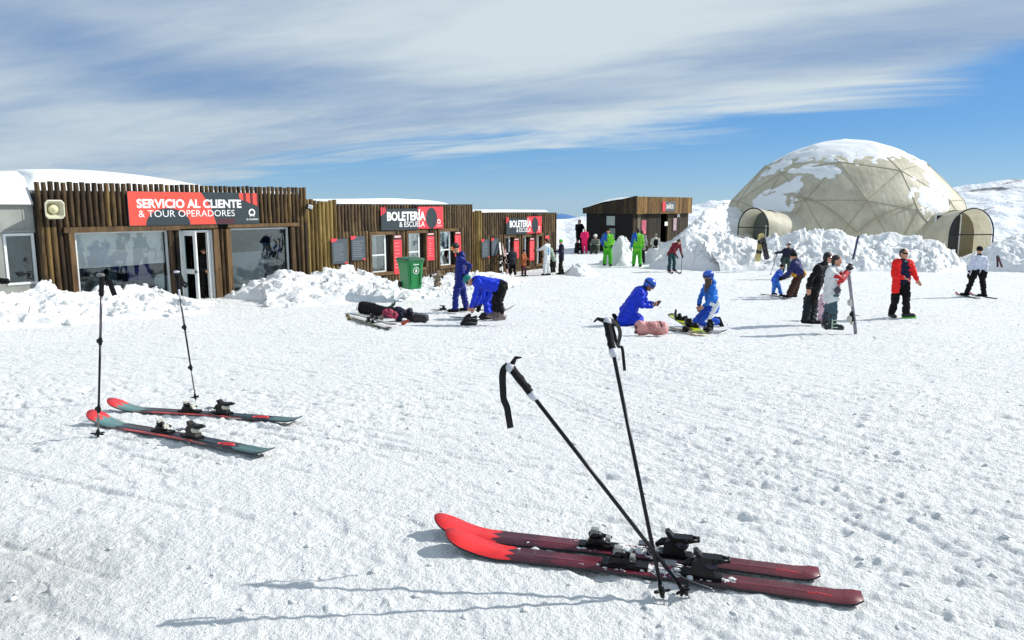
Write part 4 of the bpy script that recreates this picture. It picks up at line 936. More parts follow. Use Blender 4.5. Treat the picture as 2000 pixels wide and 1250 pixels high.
    def thick(P):
        n = P.normalized(); lon = math.atan2(n.y, n.x); el = math.asin(max(-1, min(1, n.z)))
        x, y = np.array([lon * 3.6]), np.array([el * 6.5])
        v = float(fbm(x, y, 500, 4)[0]); v2 = float(fbm(x * 3.1, y * 3.1, 511, 3)[0]); v3 = float(fbm(x * 9 + y * 5, y * 11, 523, 2)[0])
        cap = (el - R(57)) / R(9)
        streak = -3.0
        front = lon
        # lower patches that the photograph shows
        patches = ((-2.60, .50, .17, .11), (-1.18, .56, .20, .12), (-2.40, .88, .14, .06), (-2.11, .82, .14, .07), (-.9, .78, .07, .20), (-2.45, .70, .10, .08), (-1.0, .70, .08, .16), (-2.9, .9, .2, .1))
        for a, b_, wa, wb in patches: streak = max(streak, 1.05 - math.hypot((lon - a) / wa, (el - b_) / wb))
        k = max(cap, streak * 1.0) + (v - .5) * 1.5 + (v2 - .5) * 1.5 + (v3 - .5) * 1.5
        return k
    for g in sub:
        T = {k: thick(p) for k, p in g.items()}
        if max(T.values()) <= 0: continue
        idx = {}
        for k, p in g.items():
            tk = max(-.02, min(.07, T[k] * .09)); idx[k] = len(vs); vs.append(DC + p * (RD + tk + .01 * math.sin(41 * p.x + 37 * p.y)))
        for i in range(K):
            for j in range(K - i):
                for f in (((i, j), (i + 1, j), (i, j + 1)),) + ((((i + 1, j), (i + 1, j + 1), (i, j + 1)),) if i + j < K - 1 else ()):
                    if max(T[x] for x in f) > 0: fs.append(tuple(idx[x] for x in f))
    used = sorted({i for f in fs for i in f}); rm = {o: n for n, o in enumerate(used)}
    m = MB(); m.smooth = True; m.add([vs[i] for i in used], [tuple(rm[i] for i in f) for f in fs]); o = m.build('snow_patch', M_SNOWS, root); o['kind'] = 'stuff'
    # entrance tunnels
    def tunnel(px, Y, ax, w, htop, deep, flare, name_door):
        c = at(px, 470, Y); c = V((c.x, c.y, -1.62)); ax = V((ax[0], ax[1], 0)).normalized(); sd_ = V((-ax.y, ax.x, 0)); h = htop + 1.62
        hl = h - w * 1.05
        def arch(cc, w_, h_, n=20, sk=0.0):
            pts = []; leg = h_ - w_ * 1.05
            for k in range(5): pts.append(cc - sd_ * (w_ + sk * (1 - k / 4)) + V((0, 0, leg * k / 4 - .5 * (k == 0))))
            for k in range(1, n): a = math.pi * (1 - k / n); pts.append(cc + sd_ * w_ * math.cos(a) + V((0, 0, leg + w_ * 1.05 * math.sin(a))))
            for k in range(5): pts.append(cc + sd_ * (w_ + sk * (k / 4)) + V((0, 0, leg * (1 - k / 4) - .5 * (k == 4))))
            return pts
        A0 = arch(c, w, h); m = MB(); m.smooth = True; m.tube(A0, .035, 8); m.tube([c - sd_ * w + V((0, 0, hl)), c + sd_ * w + V((0, 0, hl))], .03, 8); m.build('hoop', mat('dark_pipe', (40, 44, 48), .4, .6), root)
        rows = []; NR = 12
        for k in range(NR + 1):
            u = k / NR; cc = c - ax * (.10 + deep * u); sag = 1 - .10 * math.sin(math.pi * u)
            rows.append(arch(cc, w * (1 + (flare - 1) * u ** 1.05) * sag, h * sag + .25 * u, sk=.55 * u))
        vs = [p for r in rows for p in r]; q_ = len(rows[0]); m = MB(); m.smooth = True
        m.add(vs, [(i * q_ + k, i * q_ + k + 1, (i + 1) * q_ + k + 1, (i + 1) * q_ + k) for i in range(NR) for k in range(q_ - 1)]); m.build('entrance_tunnel', M_FAB, root)
        # inner partition with the door
        dw_ = name_door[0]; ci = c - ax * 1.25; ring = arch(ci, w * .99, h * .97); m = MB(); m.add(ring, [tuple(range(len(ring)))]); m.build('partition', mat('partition_grey', (92, 102, 98), .7, var=.15) if dw_ < .5 else mat('partition', (128, 120, 96), .7, var=.15), root)
        m = MB(); dw, dh, sh = name_door; P = lambda a, z, o: ci + sd_ * a + ax * o + V((0, 0, z))
        m.hexa([P(sh - dw, 0, .01), P(sh + dw, 0, .01), P(sh + dw, 0, .03), P(sh - dw, 0, .03), P(sh - dw, dh, .01), P(sh + dw, dh, .01), P(sh + dw, dh, .03), P(sh - dw, dh, .03)]); do = m.build('door', mat('door_black', (10, 12, 14), .3), root)
        m = MB()
        for a0, a1, z0, z1 in ((sh - dw - .07, sh - dw, 0, dh + .07), (sh + dw, sh + dw + .07, 0, dh + .07), (sh - dw, sh + dw, dh, dh + .07)): m.hexa([P(a0, z0, .01), P(a1, z0, .01), P(a1, z0, .06), P(a0, z0, .06), P(a0, z1, .01), P(a1, z1, .01), P(a1, z1, .06), P(a0, z1, .06)])
        m.build('door_frame', M_WHITE, do)
        if dw < .5:
            m = MB(); m.hexa([P(sh - .16, dh * .62, .035), P(sh + .16, dh * .62, .035), P(sh + .16, dh * .62, .04), P(sh - .16, dh * .62, .04), P(sh - .16, dh * .8, .035), P(sh + .16, dh * .8, .035), P(sh + .16, dh * .8, .04), P(sh - .16, dh * .8, .04)]); m.build('notice', M_WHITE, do)
    tunnel(1469, 40.8, (-.84, -.54), 1.0, 1.50, 4.6, 3.2, (.34, 2.1, .30))
    tunnel(1897, 38.4, (.18, -.98), 1.28, 1.50, 4.4, 2.7, (.72, 2.75, -.42))
dome()
# ------------------------------------------------------------ people
SKIN = mat('skin', (196, 142, 114), .55, var=.08); SKIN2 = mat('skin_tan', (150, 98, 70), .55, var=.08)
def cl(name, rgb, rough=.6): return mat(name, rgb, rough, var=.22, vscale=9, bump=.45, bscale=14, spec=.3)
def hand(mb, w, d, n, s=1.0, r=.0095, curl=.5, flip=1):
    """five separate fingers on a palm; d along the hand, n = palm normal"""
    d = d.normalized(); n = (n - d * n.dot(d)).normalized(); a = d.cross(n)
    mb.rc(w, w + d * .03 * s, .026 * s)
    for k in range(4):
        o = (k - 1.5) * .0215 * s; kn = w + d * (.088 - .004 * abs(k - 1.2)) * s + a * o; mb.rc(w + d * .02 * s + a * o * .6, kn, .015 * s, (r + .003) * s, 8)
        L = (.078, .088, .081, .062)[k] * s; p = kn; v = d.copy(); ang = curl * .55
        for seg in (.46, .30, .24):
            q = Matrix.Rotation(0, 3, 'X'); v = (v * math.cos(ang) + n * math.sin(ang)).normalized(); p2 = p + v * L * seg; mb.rc(p, p2, r * s, r * .92 * s, 8); p = p2
            n2 = n - v * n.dot(v); ang = curl * .7
    t0 = w + d * .028 * s - a * flip * .024 * s; t1 = t0 + (d * .6 - a * flip * .75 + n * .15).normalized() * .04 * s; t2 = t1 + (d * .85 - a * flip * .3 + n * .35 * curl).normalized() * .035 * s
    mb.rc(t0, t1, .014 * s, .0115 * s, 8); mb.rc(t1, t2, .0115 * s, .0095 * s, 8)
def person(label, J, s=1.0, fat=1.0, face=(0, -1, 0), body=None, vox=.013, group=None, skin=None, jacket=None, pants=None, boots=None, glove=None, hair=None, hairlen=0.0,
           hat=None, helmet=None, goggles=None, shades=False, hem=.12, toes=None, wide=1.0, curl=.5, hood=False, pole=None, extras=None, legw=1.0, near=True, name='person', bs_=1.0):
    h, n = J['h'], J['n']; f = V(face).normalized(); bf = V(body).normalized() if body else V((f.x, f.y, 0)).normalized()
    up = ((h - n).normalized() * .6 + V((0, 0, 1)) * .4).normalized(); f = (f - up * f.dot(up)).normalized(); sd_ = f.cross(up)
    skin = skin or SKIN
    sL, sR, pv = J['sL'], J['sR'], J['p']; ms = (sL + sR) / 2; tdir = (ms - pv).normalized()
    bs = bf.cross(V((0, 0, 1))).normalized()
    # hip joints on the side nearer to each leg's knee
    side = bs if (J['kL'] - J['kR']).dot(bs) > 0 else -bs
    if abs((J['kL'] - J['kR']).dot(bs)) < .02: side = bs if (sL - sR).dot(bs) > 0 else -bs
    hL, hR = J.get('hL', pv + side * .085 * s), J.get('hR', pv - side * .085 * s)
    org = V(((J['aL'].x + J['aR'].x) / 2, (J['aL'].y + J['aR'].y) / 2, min(J['aL'].z, J['aR'].z) - .09 * s))
    b = MB(); b.smooth = True
    b.ell(h + up * .02 * s, sd_ * .077 * s, f * .096 * s, up * .108 * s, 18, 12); b.ell(h + f * .022 * s - up * .055 * s, sd_ * .058 * s, f * .068 * s, up * .062 * s, 14, 9)
    b.rc(h + f * .088 * s + up * .008 * s, h + f * .108 * s - up * .022 * s, .010 * s, .015 * s, 8); b.ell(h + f * .082 * s - up * .085 * s, sd_ * .022 * s, f * .02 * s, up * .016 * s, 8, 5)
    b.ell(h + f * .083 * s + up * .036 * s, sd_ * .055 * s, f * .014 * s, up * .010 * s, 10, 5)
    for q in (-1, 1): b.ell(h + sd_ * q * .079 * s - up * .008 * s, sd_ * .012 * s, f * .02 * s, up * .032 * s, 8, 6)
    b.rc(h - up * .06 * s, n - up * .03 * s, .052 * s, .058 * s); b.rc(sL, sR, .045 * s); b.rc(sL.lerp(ms, .4) - tdir * .05 * s, hL, .072 * s, .078 * s); b.rc(sR.lerp(ms, .4) - tdir * .05 * s, hR, .072 * s, .078 * s); b.rc(n, ms, .052 * s, .055 * s)
    for S_, E_, W_ in ((sL, J['eL'], J['wL']), (sR, J['eR'], J['wR'])): b.rc(S_, E_, .042 * s, .034 * s); b.rc(E_, W_, .034 * s, .026 * s)
    for H_, K_, A_ in ((hL, J['kL'], J['aL']), (hR, J['kR'], J['aR'])): b.rc(H_, K_, .068 * s, .050 * s); b.rc(K_, A_, .046 * s, .036 * s)
    tL, tR = toes if toes else (bf, bf); tL, tR = V(tL).normalized(), V(tR).normalized()
    feet = []
    for A_, K_, t_ in ((J['aL'], J['kL'], tL), (J['aR'], J['kR'], tR)):
        dn = V((0, 0, -1)); dn = (dn - t_ * dn.dot(t_)).normalized() if abs(t_.z) < .9 else (A_ - K_).normalized()
        heel = A_ - t_ * .055 * s + dn * .04 * s; toe = A_ + t_ * .15 * s + dn * .045 * s; feet.append((A_, K_, t_, dn, heel, toe)); b.rc(A_, heel, .038 * s, .034 * s); b.rc(heel, toe, .034 * s, .03 * s)
    if glove is None:
        for key, E_, W_ in (('L', J['eL'], J['wL']), ('R', J['eR'], J['wR'])):
            hd = J.get('d' + key, (W_ - E_).normalized()); nn = J.get('n' + key, bf * .2 - V((0, 0, 1)) * .1 + side * (-1 if key == 'L' else 1)); hand(b, W_, hd, nn, s, .0095, curl, 1 if key == 'L' else -1)
    o = remesh(b, name, skin, None, org, min(vox, .009) if near else vox, 2); tag(o, label, 'person', group)
    def part(nm, fill, m_, v=vox, sm=2, wr=0.0):
        q = MB(); q.smooth = True; fill(q); return remesh(q, nm, m_, o, None, v, sm, wr, 14.0, len(label) % 9)
    W = wide * fat
    if jacket:
        def fj(q):
            hd = (-tdir * hem if hem < .2 else (-tdir * .35 + V((0, 0, -.65))) * hem) * s
            q.rc(sL, sR, .078 * s * W); q.rc(ms, pv, .115 * s * W, .125 * s * W); q.rc(sL.lerp(ms, .38) - tdir * .06 * s, hL + hd, .105 * s * W, .118 * s * W); q.rc(sR.lerp(ms, .38) - tdir * .06 * s, hR + hd, .105 * s * W, .118 * s * W)
            if hem > .05: q.rc(hL + hd, hR + hd, .125 * s * W)
            q.rc(n + up * .01 * s, ms, .066 * s, .09 * s)
            for S_, E_, W_ in ((sL, J['eL'], J['wL']), (sR, J['eR'], J['wR'])): q.rc(S_, E_, .070 * s * fat, .060 * s * fat); q.rc(E_, W_.lerp(E_, .04), .060 * s * fat, .046 * s * fat)
            if hood: q.ell(n - bf * .09 * s - up * .01 * s, bs * .12 * s, bf * .075 * s, up * .09 * s)
        jm = jacket if not isinstance(jacket, tuple) else jacket[0]
        jo = part('jacket', fj, jm, wr=.016)
        if near:
            trim = mat('dark_trim', (14, 16, 26), .6)
            for E_, W_ in ((J['eL'], J['wL']), (J['eR'], J['wR'])):
                m = MB(); m.smooth = True; a_ = W_.lerp(E_, .10); m.tube([a_ + (W_ - a_) * -.25, a_, W_], [.050 * s * fat, .054 * s * fat, .050 * s * fat], 14); m.build('cuff', trim, o)
            m = MB(); m.smooth = True; c_ = n + (h - n) * .12; m.tube([c_ - up * .03 * s, c_, c_ + up * .03 * s], [.078 * s, .074 * s, .070 * s], 16); m.build('collar', trim, o)
            m = MB(); zx = [ms.lerp(pv, t) + bf * (.118 if t < .9 else .13) * s * W for t in (.02, .3, .6, .95)]
            if tdir.z > .5: m.ribbon(zx, .014 * s, bs, .012 * s); m.build('zip', trim, o)
    if pants:
        def fp(q):
            q.rc(hL, hR, .122 * s * W); q.rc(pv, pv + tdir * .06 * s, .12 * s * W, .11 * s * W)
            for H_, K_, A_ in ((hL, J['kL'], J['aL']), (hR, J['kR'], J['aR'])): q.rc(H_, K_, .108 * s * legw, .085 * s * legw); q.rc(K_, A_.lerp(K_, .10 if bs_ < 1.1 else .36), .082 * s * legw, .078 * s * legw)
        part('trousers', fp, pants, wr=.017)
    bm_ = boots or M_BLACK
    for A_, K_, t_, dn, heel, toe in feet:
        def fb(q):
            sh_ = (K_ - A_).normalized(); z_ = s * bs_; lift = -dn * .03 * s * (bs_ - 1) * 2; q.rc(A_ + sh_ * .20 * z_, A_, .068 * z_, .060 * z_); q.rc(A_, heel + lift, .056 * z_, .052 * z_); q.rc(heel + lift, toe + t_ * .05 * (bs_ - 1) + lift, .050 * z_, .044 * z_); q.rc(heel + dn * .015 * s + lift, toe + t_ * (.015 * s + .06 * (bs_ - 1)) + dn * .012 * s + lift, .042 * z_, .040 * z_)
        part('boot', fb, bm_, vox * .9)
    if glove:
        for key, E_, W_ in (('L', J['eL'], J['wL']), ('R', J['eR'], J['wR'])):
            hd = J.get('d' + key, (W_ - E_).normalized()); nn = J.get('n' + key, bf * .2 + side * (-1 if key == 'L' else 1))
            def fg(q): hand(q, W_, hd, nn, s * 1.15, .0135, curl, 1 if key == 'L' else -1); q.rc(W_ - hd * .05 * s, W_, .045 * s, .04 * s)
            part('glove', fg, glove, .009 if near else vox)
    if hair:
        def fh(q):
            q.ell(h + up * .045 * s - f * .018 * s, sd_ * .088 * s, f * .098 * s, up * .092 * s, 16, 10); q.ell(h - f * .045 * s - up * .01 * s, sd_ * .083 * s, f * .065 * s, up * .085 * s, 14, 9)
            if hairlen > 0:
                for q_ in (-1, 0, 1): q.rc(h - f * .05 * s + sd_ * q_ * .05 * s, h - f * .055 * s + sd_ * q_ * .065 * s - V((0, 0, hairlen)), .045 * s, .02 * s)
        part('hair', fh, hair, vox * .8, 1, .004)
    if hat:
        def fq(q): q.ell(h + up * .055 * s - f * .012 * s, sd_ * .093 * s, f * .108 * s, up * .092 * s, 16, 10); q.ell(h + up * .03 * s - f * .03 * s, sd_ * .094 * s, f * .09 * s, up * .06 * s)
        part('hat', fq, hat, vox * .8, 1)
    if helmet:
        def fe(q): q.ell(h + up * .055 * s - f * .012 * s, sd_ * .112 * s, f * .134 * s, up * .105 * s, 20, 12); q.ell(h - up * .0 * s - f * .055 * s, sd_ * .108 * s, f * .075 * s, up * .09 * s)
        part('helmet', fe, helmet, vox * .8, 2)
    e = near and not goggles and not shades
    if e:
        for q_ in (-1, 1):
            m = MB(); m.smooth = True; m.ball(h + f * .086 * s + sd_ * q_ * .030 * s + up * .014 * s, .0105 * s, 8); m.build('eye', mat('eye', (30, 22, 18), .2), o)
    if near:
        m = MB(); m.smooth = True; m.rc(h + f * .092 * s - up * .052 * s + sd_ * .018 * s, h + f * .092 * s - up * .052 * s - sd_ * .018 * s, .006 * s, n=8); m.build('mouth', mat('lips', (150, 70, 62), .5), o)
    if goggles or shades:
        gm = goggles or mat('sunglasses', (12, 12, 14), .12); zz = .018 if shades else .03
        m = MB(); m.smooth = True; pts = []; wd = (.020 if shades else .040) * s
        for k in range(9):
            a = R(-62 + 124 * k / 8); pts.append(h + up * zz * s + sd_ * math.sin(a) * .083 * s + f * math.cos(a) * (.104 if shades else .122) * s)
        vs = [p + up * d * wd for p in pts for d in (1, -1)]; vs += [p + up * d * wd - f * .012 * s for p in pts for d in (1, -1)]
        fs = [(2 * k, 2 * k + 1, 2 * k + 3, 2 * k + 2) for k in range(8)] + [(18 + 2 * k, 20 + 2 * k, 21 + 2 * k, 19 + 2 * k) for k in range(8)] + [(2 * k, 2 * k + 2, 20 + 2 * k, 18 + 2 * k) for k in range(8)] + [(2 * k + 1, 19 + 2 * k, 21 + 2 * k, 2 * k + 3) for k in range(8)]
        m.add(vs, fs); m.build('goggles' if goggles else 'sunglasses', gm, o)
        if goggles:
            m = MB(); ring = [h + up * zz * s + sd_ * math.cos(a) * (.118 if helmet else .098) * s + f * math.sin(a) * (.13 if helmet else .108) * s - f * .01 * s for a in [2 * math.pi * k / 20 for k in range(21)]]
            m.ribbon(ring, .024 * s, up, .006 * s); m.build('goggle_strap', M_BLACK, o)
    return o
def px_joints(spec, foot, scale_y=0.0):
    """spec: joint -> (px, py, depth offset); foot: (px, py) where the feet meet the snow"""
    g = gh(*foot); Y0 = g.y + scale_y
    return {k: at(v[0], v[1], Y0 + (v[2] if len(v) > 2 else 0)) for k, v in spec.items()}, g
M_BLUEH = mat('helmet_blue', (24, 84, 196), .25, coat=.5); M_ORG = mat('orange_lens', (250, 150, 50), .12)
JN = cl('navy_suit', (3, 26, 116), .5); JB = cl('royal_blue_suit', (0, 46, 196), .42); JBB = cl('light_blue_suit', (28, 110, 205), .5)
BK = cl('black_cloth', (5, 5, 6), .8); NV = cl('night_blue_cloth', (20, 24, 48), .65); HAIR_B = mat('black_hair', (24, 18, 16), .5, var=.3, vscale=60, bump=.6, bscale=90)
HAIR_R = mat('brown_hair', (84, 60, 42), .5, var=.35, vscale=60, bump=.6, bscale=90)

def blue_stander():
    J, g = px_joints({'h': (889.5, 485), 'n': (896, 497), 'sL': (899, 506, -.2), 'sR': (899, 505, .18), 'eL': (918, 520, -.26), 'wL': (911, 535, -.2), 'eR': (905, 522, .26), 'wR': (908, 536, .26), 'p': (898, 546),
                      'kL': (890, 578, -.12), 'aL': (889, 603, -.12), 'kR': (906, 577, .18), 'aR': (911, 601, .25)}, (893, 611))
    J['dL'] = V((-.4, .3, -.8)); J['dR'] = V((-.2, -.5, -.8))
    return person('standing person in navy snow suit with orange goggles behind the bending pair', J, 1.0, 1.0, (-1, -.25, -.25), (-1, -.15, 0), jacket=JN, pants=JN, boots=BK, glove=BK, hat=HAIR_B, goggles=M_ORG, hood=True, hem=.1, toes=((-1, -.1, 0), (-1, .1, 0)), legw=1.08, wide=1.05)
blue_stander()
def blue_bender():
    J, g = px_joints({'h': (916, 548), 'n': (927, 546), 'sL': (934, 552, -.18), 'sR': (934, 549, .18), 'eL': (928, 577, -.22), 'wL': (921, 598, -.15), 'eR': (936, 580, .2), 'wR': (926, 600, .15), 'p': (979, 559),
                      'kL': (974, 589, -.12), 'aL': (979, 618, -.12), 'kR': (968, 586, .14), 'aR': (970, 613, .14)}, (975, 633))
    J['dL'] = V((-.5, .2, -.8)); J['dR'] = V((-.4, -.3, -.8)); return person('person bending over in blue jacket, teal hat, black trousers and grey ski boots', J, 1.0, 1.05, (-.75, -.1, -.7), (-1, -.1, 0), jacket=JB, pants=BK, bs_=1.25, boots=mat('grey_boot', (112, 98, 96), .45, var=.5, vscale=14), hat=mat('teal_hat', (14, 120, 116), .7), hem=-.12, legw=1.22, wide=1.22, toes=((-1, -.3, 0), (-1, 0, 0)), shades=True)
blue_bender()
def blue_croucher():
    J, g = px_joints({'h': (938, 566), 'n': (942, 560), 'sL': (946, 562, -.15), 'sR': (944, 560, .2), 'eL': (944, 580, -.2), 'wL': (938, 597, -.2), 'eR': (940, 580, .2), 'wR': (936, 596, .2), 'p': (959, 566),
                      'kL': (948, 588, -.12), 'aL': (953, 610, -.12), 'kR': (956, 588, .12), 'aR': (961, 609, .12)}, (955, 621))
    return person('crouching person in bright blue trousers half hidden behind the bending one', J, .92, 1.0, (-.8, -.2, -.6), (-1, -.1, 0), jacket=JB, pants=JB, boots=BK, glove=BK, hair=HAIR_B, hem=.05, legw=1.15)
blue_croucher()
def kneeler_man():
    J, g = px_joints({'h': (1268, 557), 'n': (1258, 563), 'sL': (1249, 573, -.18), 'sR': (1253, 571, .18), 'eL': (1254, 597, -.22), 'wL': (1273, 597, -.18), 'eR': (1262, 594, .15), 'wR': (1277, 594, .1), 'p': (1224, 609),
                      'hL': (1226, 614, -.12), 'hR': (1228, 613, .12), 'kL': (1247, 627, -.15), 'aL': (1211, 628, -.15), 'kR': (1248, 624, .15), 'aR': (1210, 626, .15)}, (1230, 635))
    J['dL'] = V((1, .15, .25)); J['dR'] = V((1, -.1, .35)); J['nL'] = V((0, .6, .5)); J['nR'] = V((0, -.8, .4))
    o = person('kneeling man in shiny royal blue jacket with blue helmet looking at his hands', J, 1.06, 1.18, (.85, -.25, -.55), (1, -.1, 0), jacket=JB, pants=JB, boots=BK, helmet=M_BLUEH, goggles=mat('grey_lens', (50, 90, 110), .15), skin=SKIN2, hem=.10, legw=1.25, wide=1.14, toes=((-.5, 0, -.1), (-.5, 0, .9)), curl=1.1, hood=False)
    return J
KM = kneeler_man()
def phone():
    p = (KM['wL'] + KM['wR']) / 2 + V((.14, 0, .03)); m = MB(); m.box(p, (.012, .075, .15), Matrix.Rotation(R(35), 3, 'Y')); o = m.build('phone', mat('dark_phone', (40, 34, 34), .3), None, org=p); tag(o, 'small dark phone in the hands of the kneeling man', 'phone')
phone()
def kneeler_woman():
    J, g = px_joints({'h': (1383, 541), 'n': (1385, 552), 'sL': (1393, 561, -.17), 'sR': (1379, 560, .17), 'eL': (1391, 584, -.2), 'wL': (1375, 598, -.16), 'eR': (1368, 580, .22), 'wR': (1365, 597, .16), 'p': (1392, 598),
                      'kL': (1374, 629, -.12), 'aL': (1402, 627, -.12), 'kR': (1360, 628, .14), 'aR': (1396, 626, .14)}, (1385, 636))
    J['dL'] = V((-.6, .3, -.6)); J['dR'] = V((-.1, -.2, -.9))
    o = person('kneeling woman in light blue suit with white leg stripe and long brown hair', J, .96, 1.0, (-1, -.25, -.15), (-1, -.2, 0), jacket=JBB, pants=cl('blue_trousers', (22, 78, 190), .5), boots=BK, helmet=M_BLUEH, goggles=mat('grey_lens', (50, 90, 110), .15), hem=.04, legw=1.1, hood=True, toes=((.4, 0, -.9), (.4, 0, -.9)), hair=HAIR_R)
    m = MB(); m.smooth = True
    h = J['h']
    for k in range(5): a = h + V((-.05 + .025 * k, -.07 - .006 * k, -.05)); m.tube([a, a + V((-.02, -.02, -.10)), a + V((-.035 + .015 * k, -.04, -.20)), a + V((-.05 + .02 * k, -.03, -.28 - .02 * k))], [.022, .026, .018, .006], 8)
    m.build('hair_strand', HAIR_R, o)
    # white stripe down the near thigh and back along the shin, lying on the trousers
    p_ = J['p'] + V((.03, -.08, 0)); K_ = J['kL']; A_ = J['aL']; wm = mat('white_stripe', (226, 230, 232), .5)
    b = MB(); b.smooth = True; b.rc(p_ + V((.03, -.055, .10)), K_.lerp(p_, .35) + V((.035, -.052, 0)), .075, .062); b.rc(K_.lerp(p_, .35) + V((.035, -.052, 0)), K_ + V((.02, -.045, .01)), .062, .052); b.rc(K_ + V((.02, -.045, .01)), A_.lerp(K_, .3) + V((0, -.045, -.01)), .052, .042); remesh(b, 'stripe', wm, o, None, .011, 2)
    m = MB(); p = J['p'] + V((-.05, -.225, .06)); m.box(p, (.17, .03, .075), Matrix.Rotation(R(22), 3, 'Y')); m.build('pocket_flap', mat('white_stripe', (226, 230, 232), .5), o)
kneeler_woman()
def coat_woman():
    J, g = px_joints({'h': (1617, 504), 'n': (1610, 516), 'sL': (1598, 524, -.16), 'sR': (1612, 524, .17), 'eL': (1583, 546, -.24), 'wL': (1581, 563, -.24), 'eR': (1612, 548, .25), 'wR': (1620, 560, .25), 'p': (1588, 562),
                      'kL': (1578, 598, -.1), 'aL': (1573, 624, -.1), 'kR': (1589, 598, .12), 'aR': (1587, 625, -.02)}, (1580, 635))
    o = person('woman in long black coat leaning over the boy, hand on her hip', J, .98, 1.06, (.95, -.25, -.15), (1, -.15, 0), jacket=BK, pants=cl('black_teal_cloth', (18, 28, 34), .7), boots=BK, hair=HAIR_B, hairlen=.20, hem=.30, legw=1.22, wide=1.12, shades=True, toes=((.8, -.5, 0), (1, -.1, 0)))
coat_woman()
def pink_child():
    J, g = px_joints({'h': (1613, 566), 'n': (1611, 574), 'sL': (1606, 578, -.1), 'sR': (1615, 578, .1), 'eL': (1604, 586, -.1), 'wL': (1607, 594, -.1), 'eR': (1617, 586, .1), 'wR': (1618, 594, .1), 'p': (1607, 596),
                      'kL': (1603, 608, 0), 'aL': (1601, 621, 0), 'kR': (1609, 608, .1), 'aR': (1608, 621, .1)}, (1603, 625))
    person('small child in pale pink snow suit hidden behind the boy', J, .62, 1.1, (.5, -.8, 0), jacket=cl('pale_pink', (214, 176, 190), .6), pants=cl('pale_pink', (214, 176, 190), .6), boots=mat('pink_boot', (190, 150, 165), .5), hat=mat('pale_pink_hat', (214, 176, 190), .7), glove=BK, legw=1.25, hem=.02)
pink_child()
def boy():
    J, g = px_joints({'h': (1634, 510), 'n': (1630, 521), 'sL': (1621, 531, -.13), 'sR': (1638, 530, .13), 'eL': (1643, 547, -.22), 'wL': (1655, 530, -.1), 'eR': (1650, 542, .12), 'wR': (1658, 529, .05), 'p': (1625, 576),
                      'kL': (1627, 602, -.1), 'aL': (1626, 636, -.1), 'kR': (1619, 600, .14), 'aR': (1611, 634, .14)}, (1618, 652))
    J['dL'] = V((.3, .2, 1)); J['dR'] = V((.2, 0, 1)); WJ = cl('white_jacket', (206, 210, 210), .55); RD = mat('red_cloth', (186, 22, 30), .55)
    o = person('boy in white and red jacket leaning on an upright ski', J, .93, 1.1, (.8, -.6, -.1), (.8, -.6, 0), jacket=WJ, pants=cl('teal_grey_cloth', (62, 86, 98), .6), boots=mat('ski_boot_dark', (26, 34, 34), .35, var=.5, vscale=12), bs_=1.32, hair=HAIR_B, hem=.06, legw=1.18, wide=1.12, glove=mat('dark_glove', (28, 20, 26), .6), toes=((.9, -.4, 0), (-.2, -1, 0)), curl=1.2)
    n, sL, sR, eL, wL = J['n'], J['sL'], J['sR'], J['eL'], J['wL']; b = MB(); b.smooth = True
    b.rc(sL.lerp(eL, .55), eL, .071, .068); b.rc(eL, wL.lerp(eL, .12), .068, .056); remesh(b, 'red_sleeve', RD, o, None, .012)
    b = MB(); b.smooth = True; b.rc(J['eR'].lerp(J['sR'], .3), J['wR'].lerp(J['eR'], .1), .062, .055); remesh(b, 'red_sleeve', RD, o, None, .012)
    fw = V((.55, -.83, 0)); ms = (sL + sR) / 2
    b = MB(); b.smooth = True; b.ell(ms + fw * .095 + V((-.03, 0, -.03)), V((.11, .03, -.02)), fw * .055, V((0, 0, .065))); b.ell(ms + fw * .055 + V((-.02, -.03, -.22)), V((.035, .02, 0)), fw * .09, V((-.02, 0, .13))); remesh(b, 'red_print', RD, o, None, .012)
    c = ms + V((.0, -.19, -.35)); b = MB(); b.prism([c + V((0, 0, .085)), c + V((.085, .02, 0)), c + V((0, 0, -.085)), c + V((-.085, -.02, 0))], V((0, -.02, 0))); b.build('patch', mat('patch_dark', (64, 54, 66), .6), o)
    bk = MB()
    for k in range(3): p = J['aL'] + V((.02, -.058, .12 - .07 * k)); bk.box(p + V((0, -.03, 0)), (.10, .015, .018))
    p = J['aL'] + V((-.045, -.055, .04)); bk.box(p + V((0, -.03, 0)), (.018, .016, .2)); bk.build('buckle', mat('pale_buckle', (176, 200, 176), .4), o)
    return J
BOY = boy()
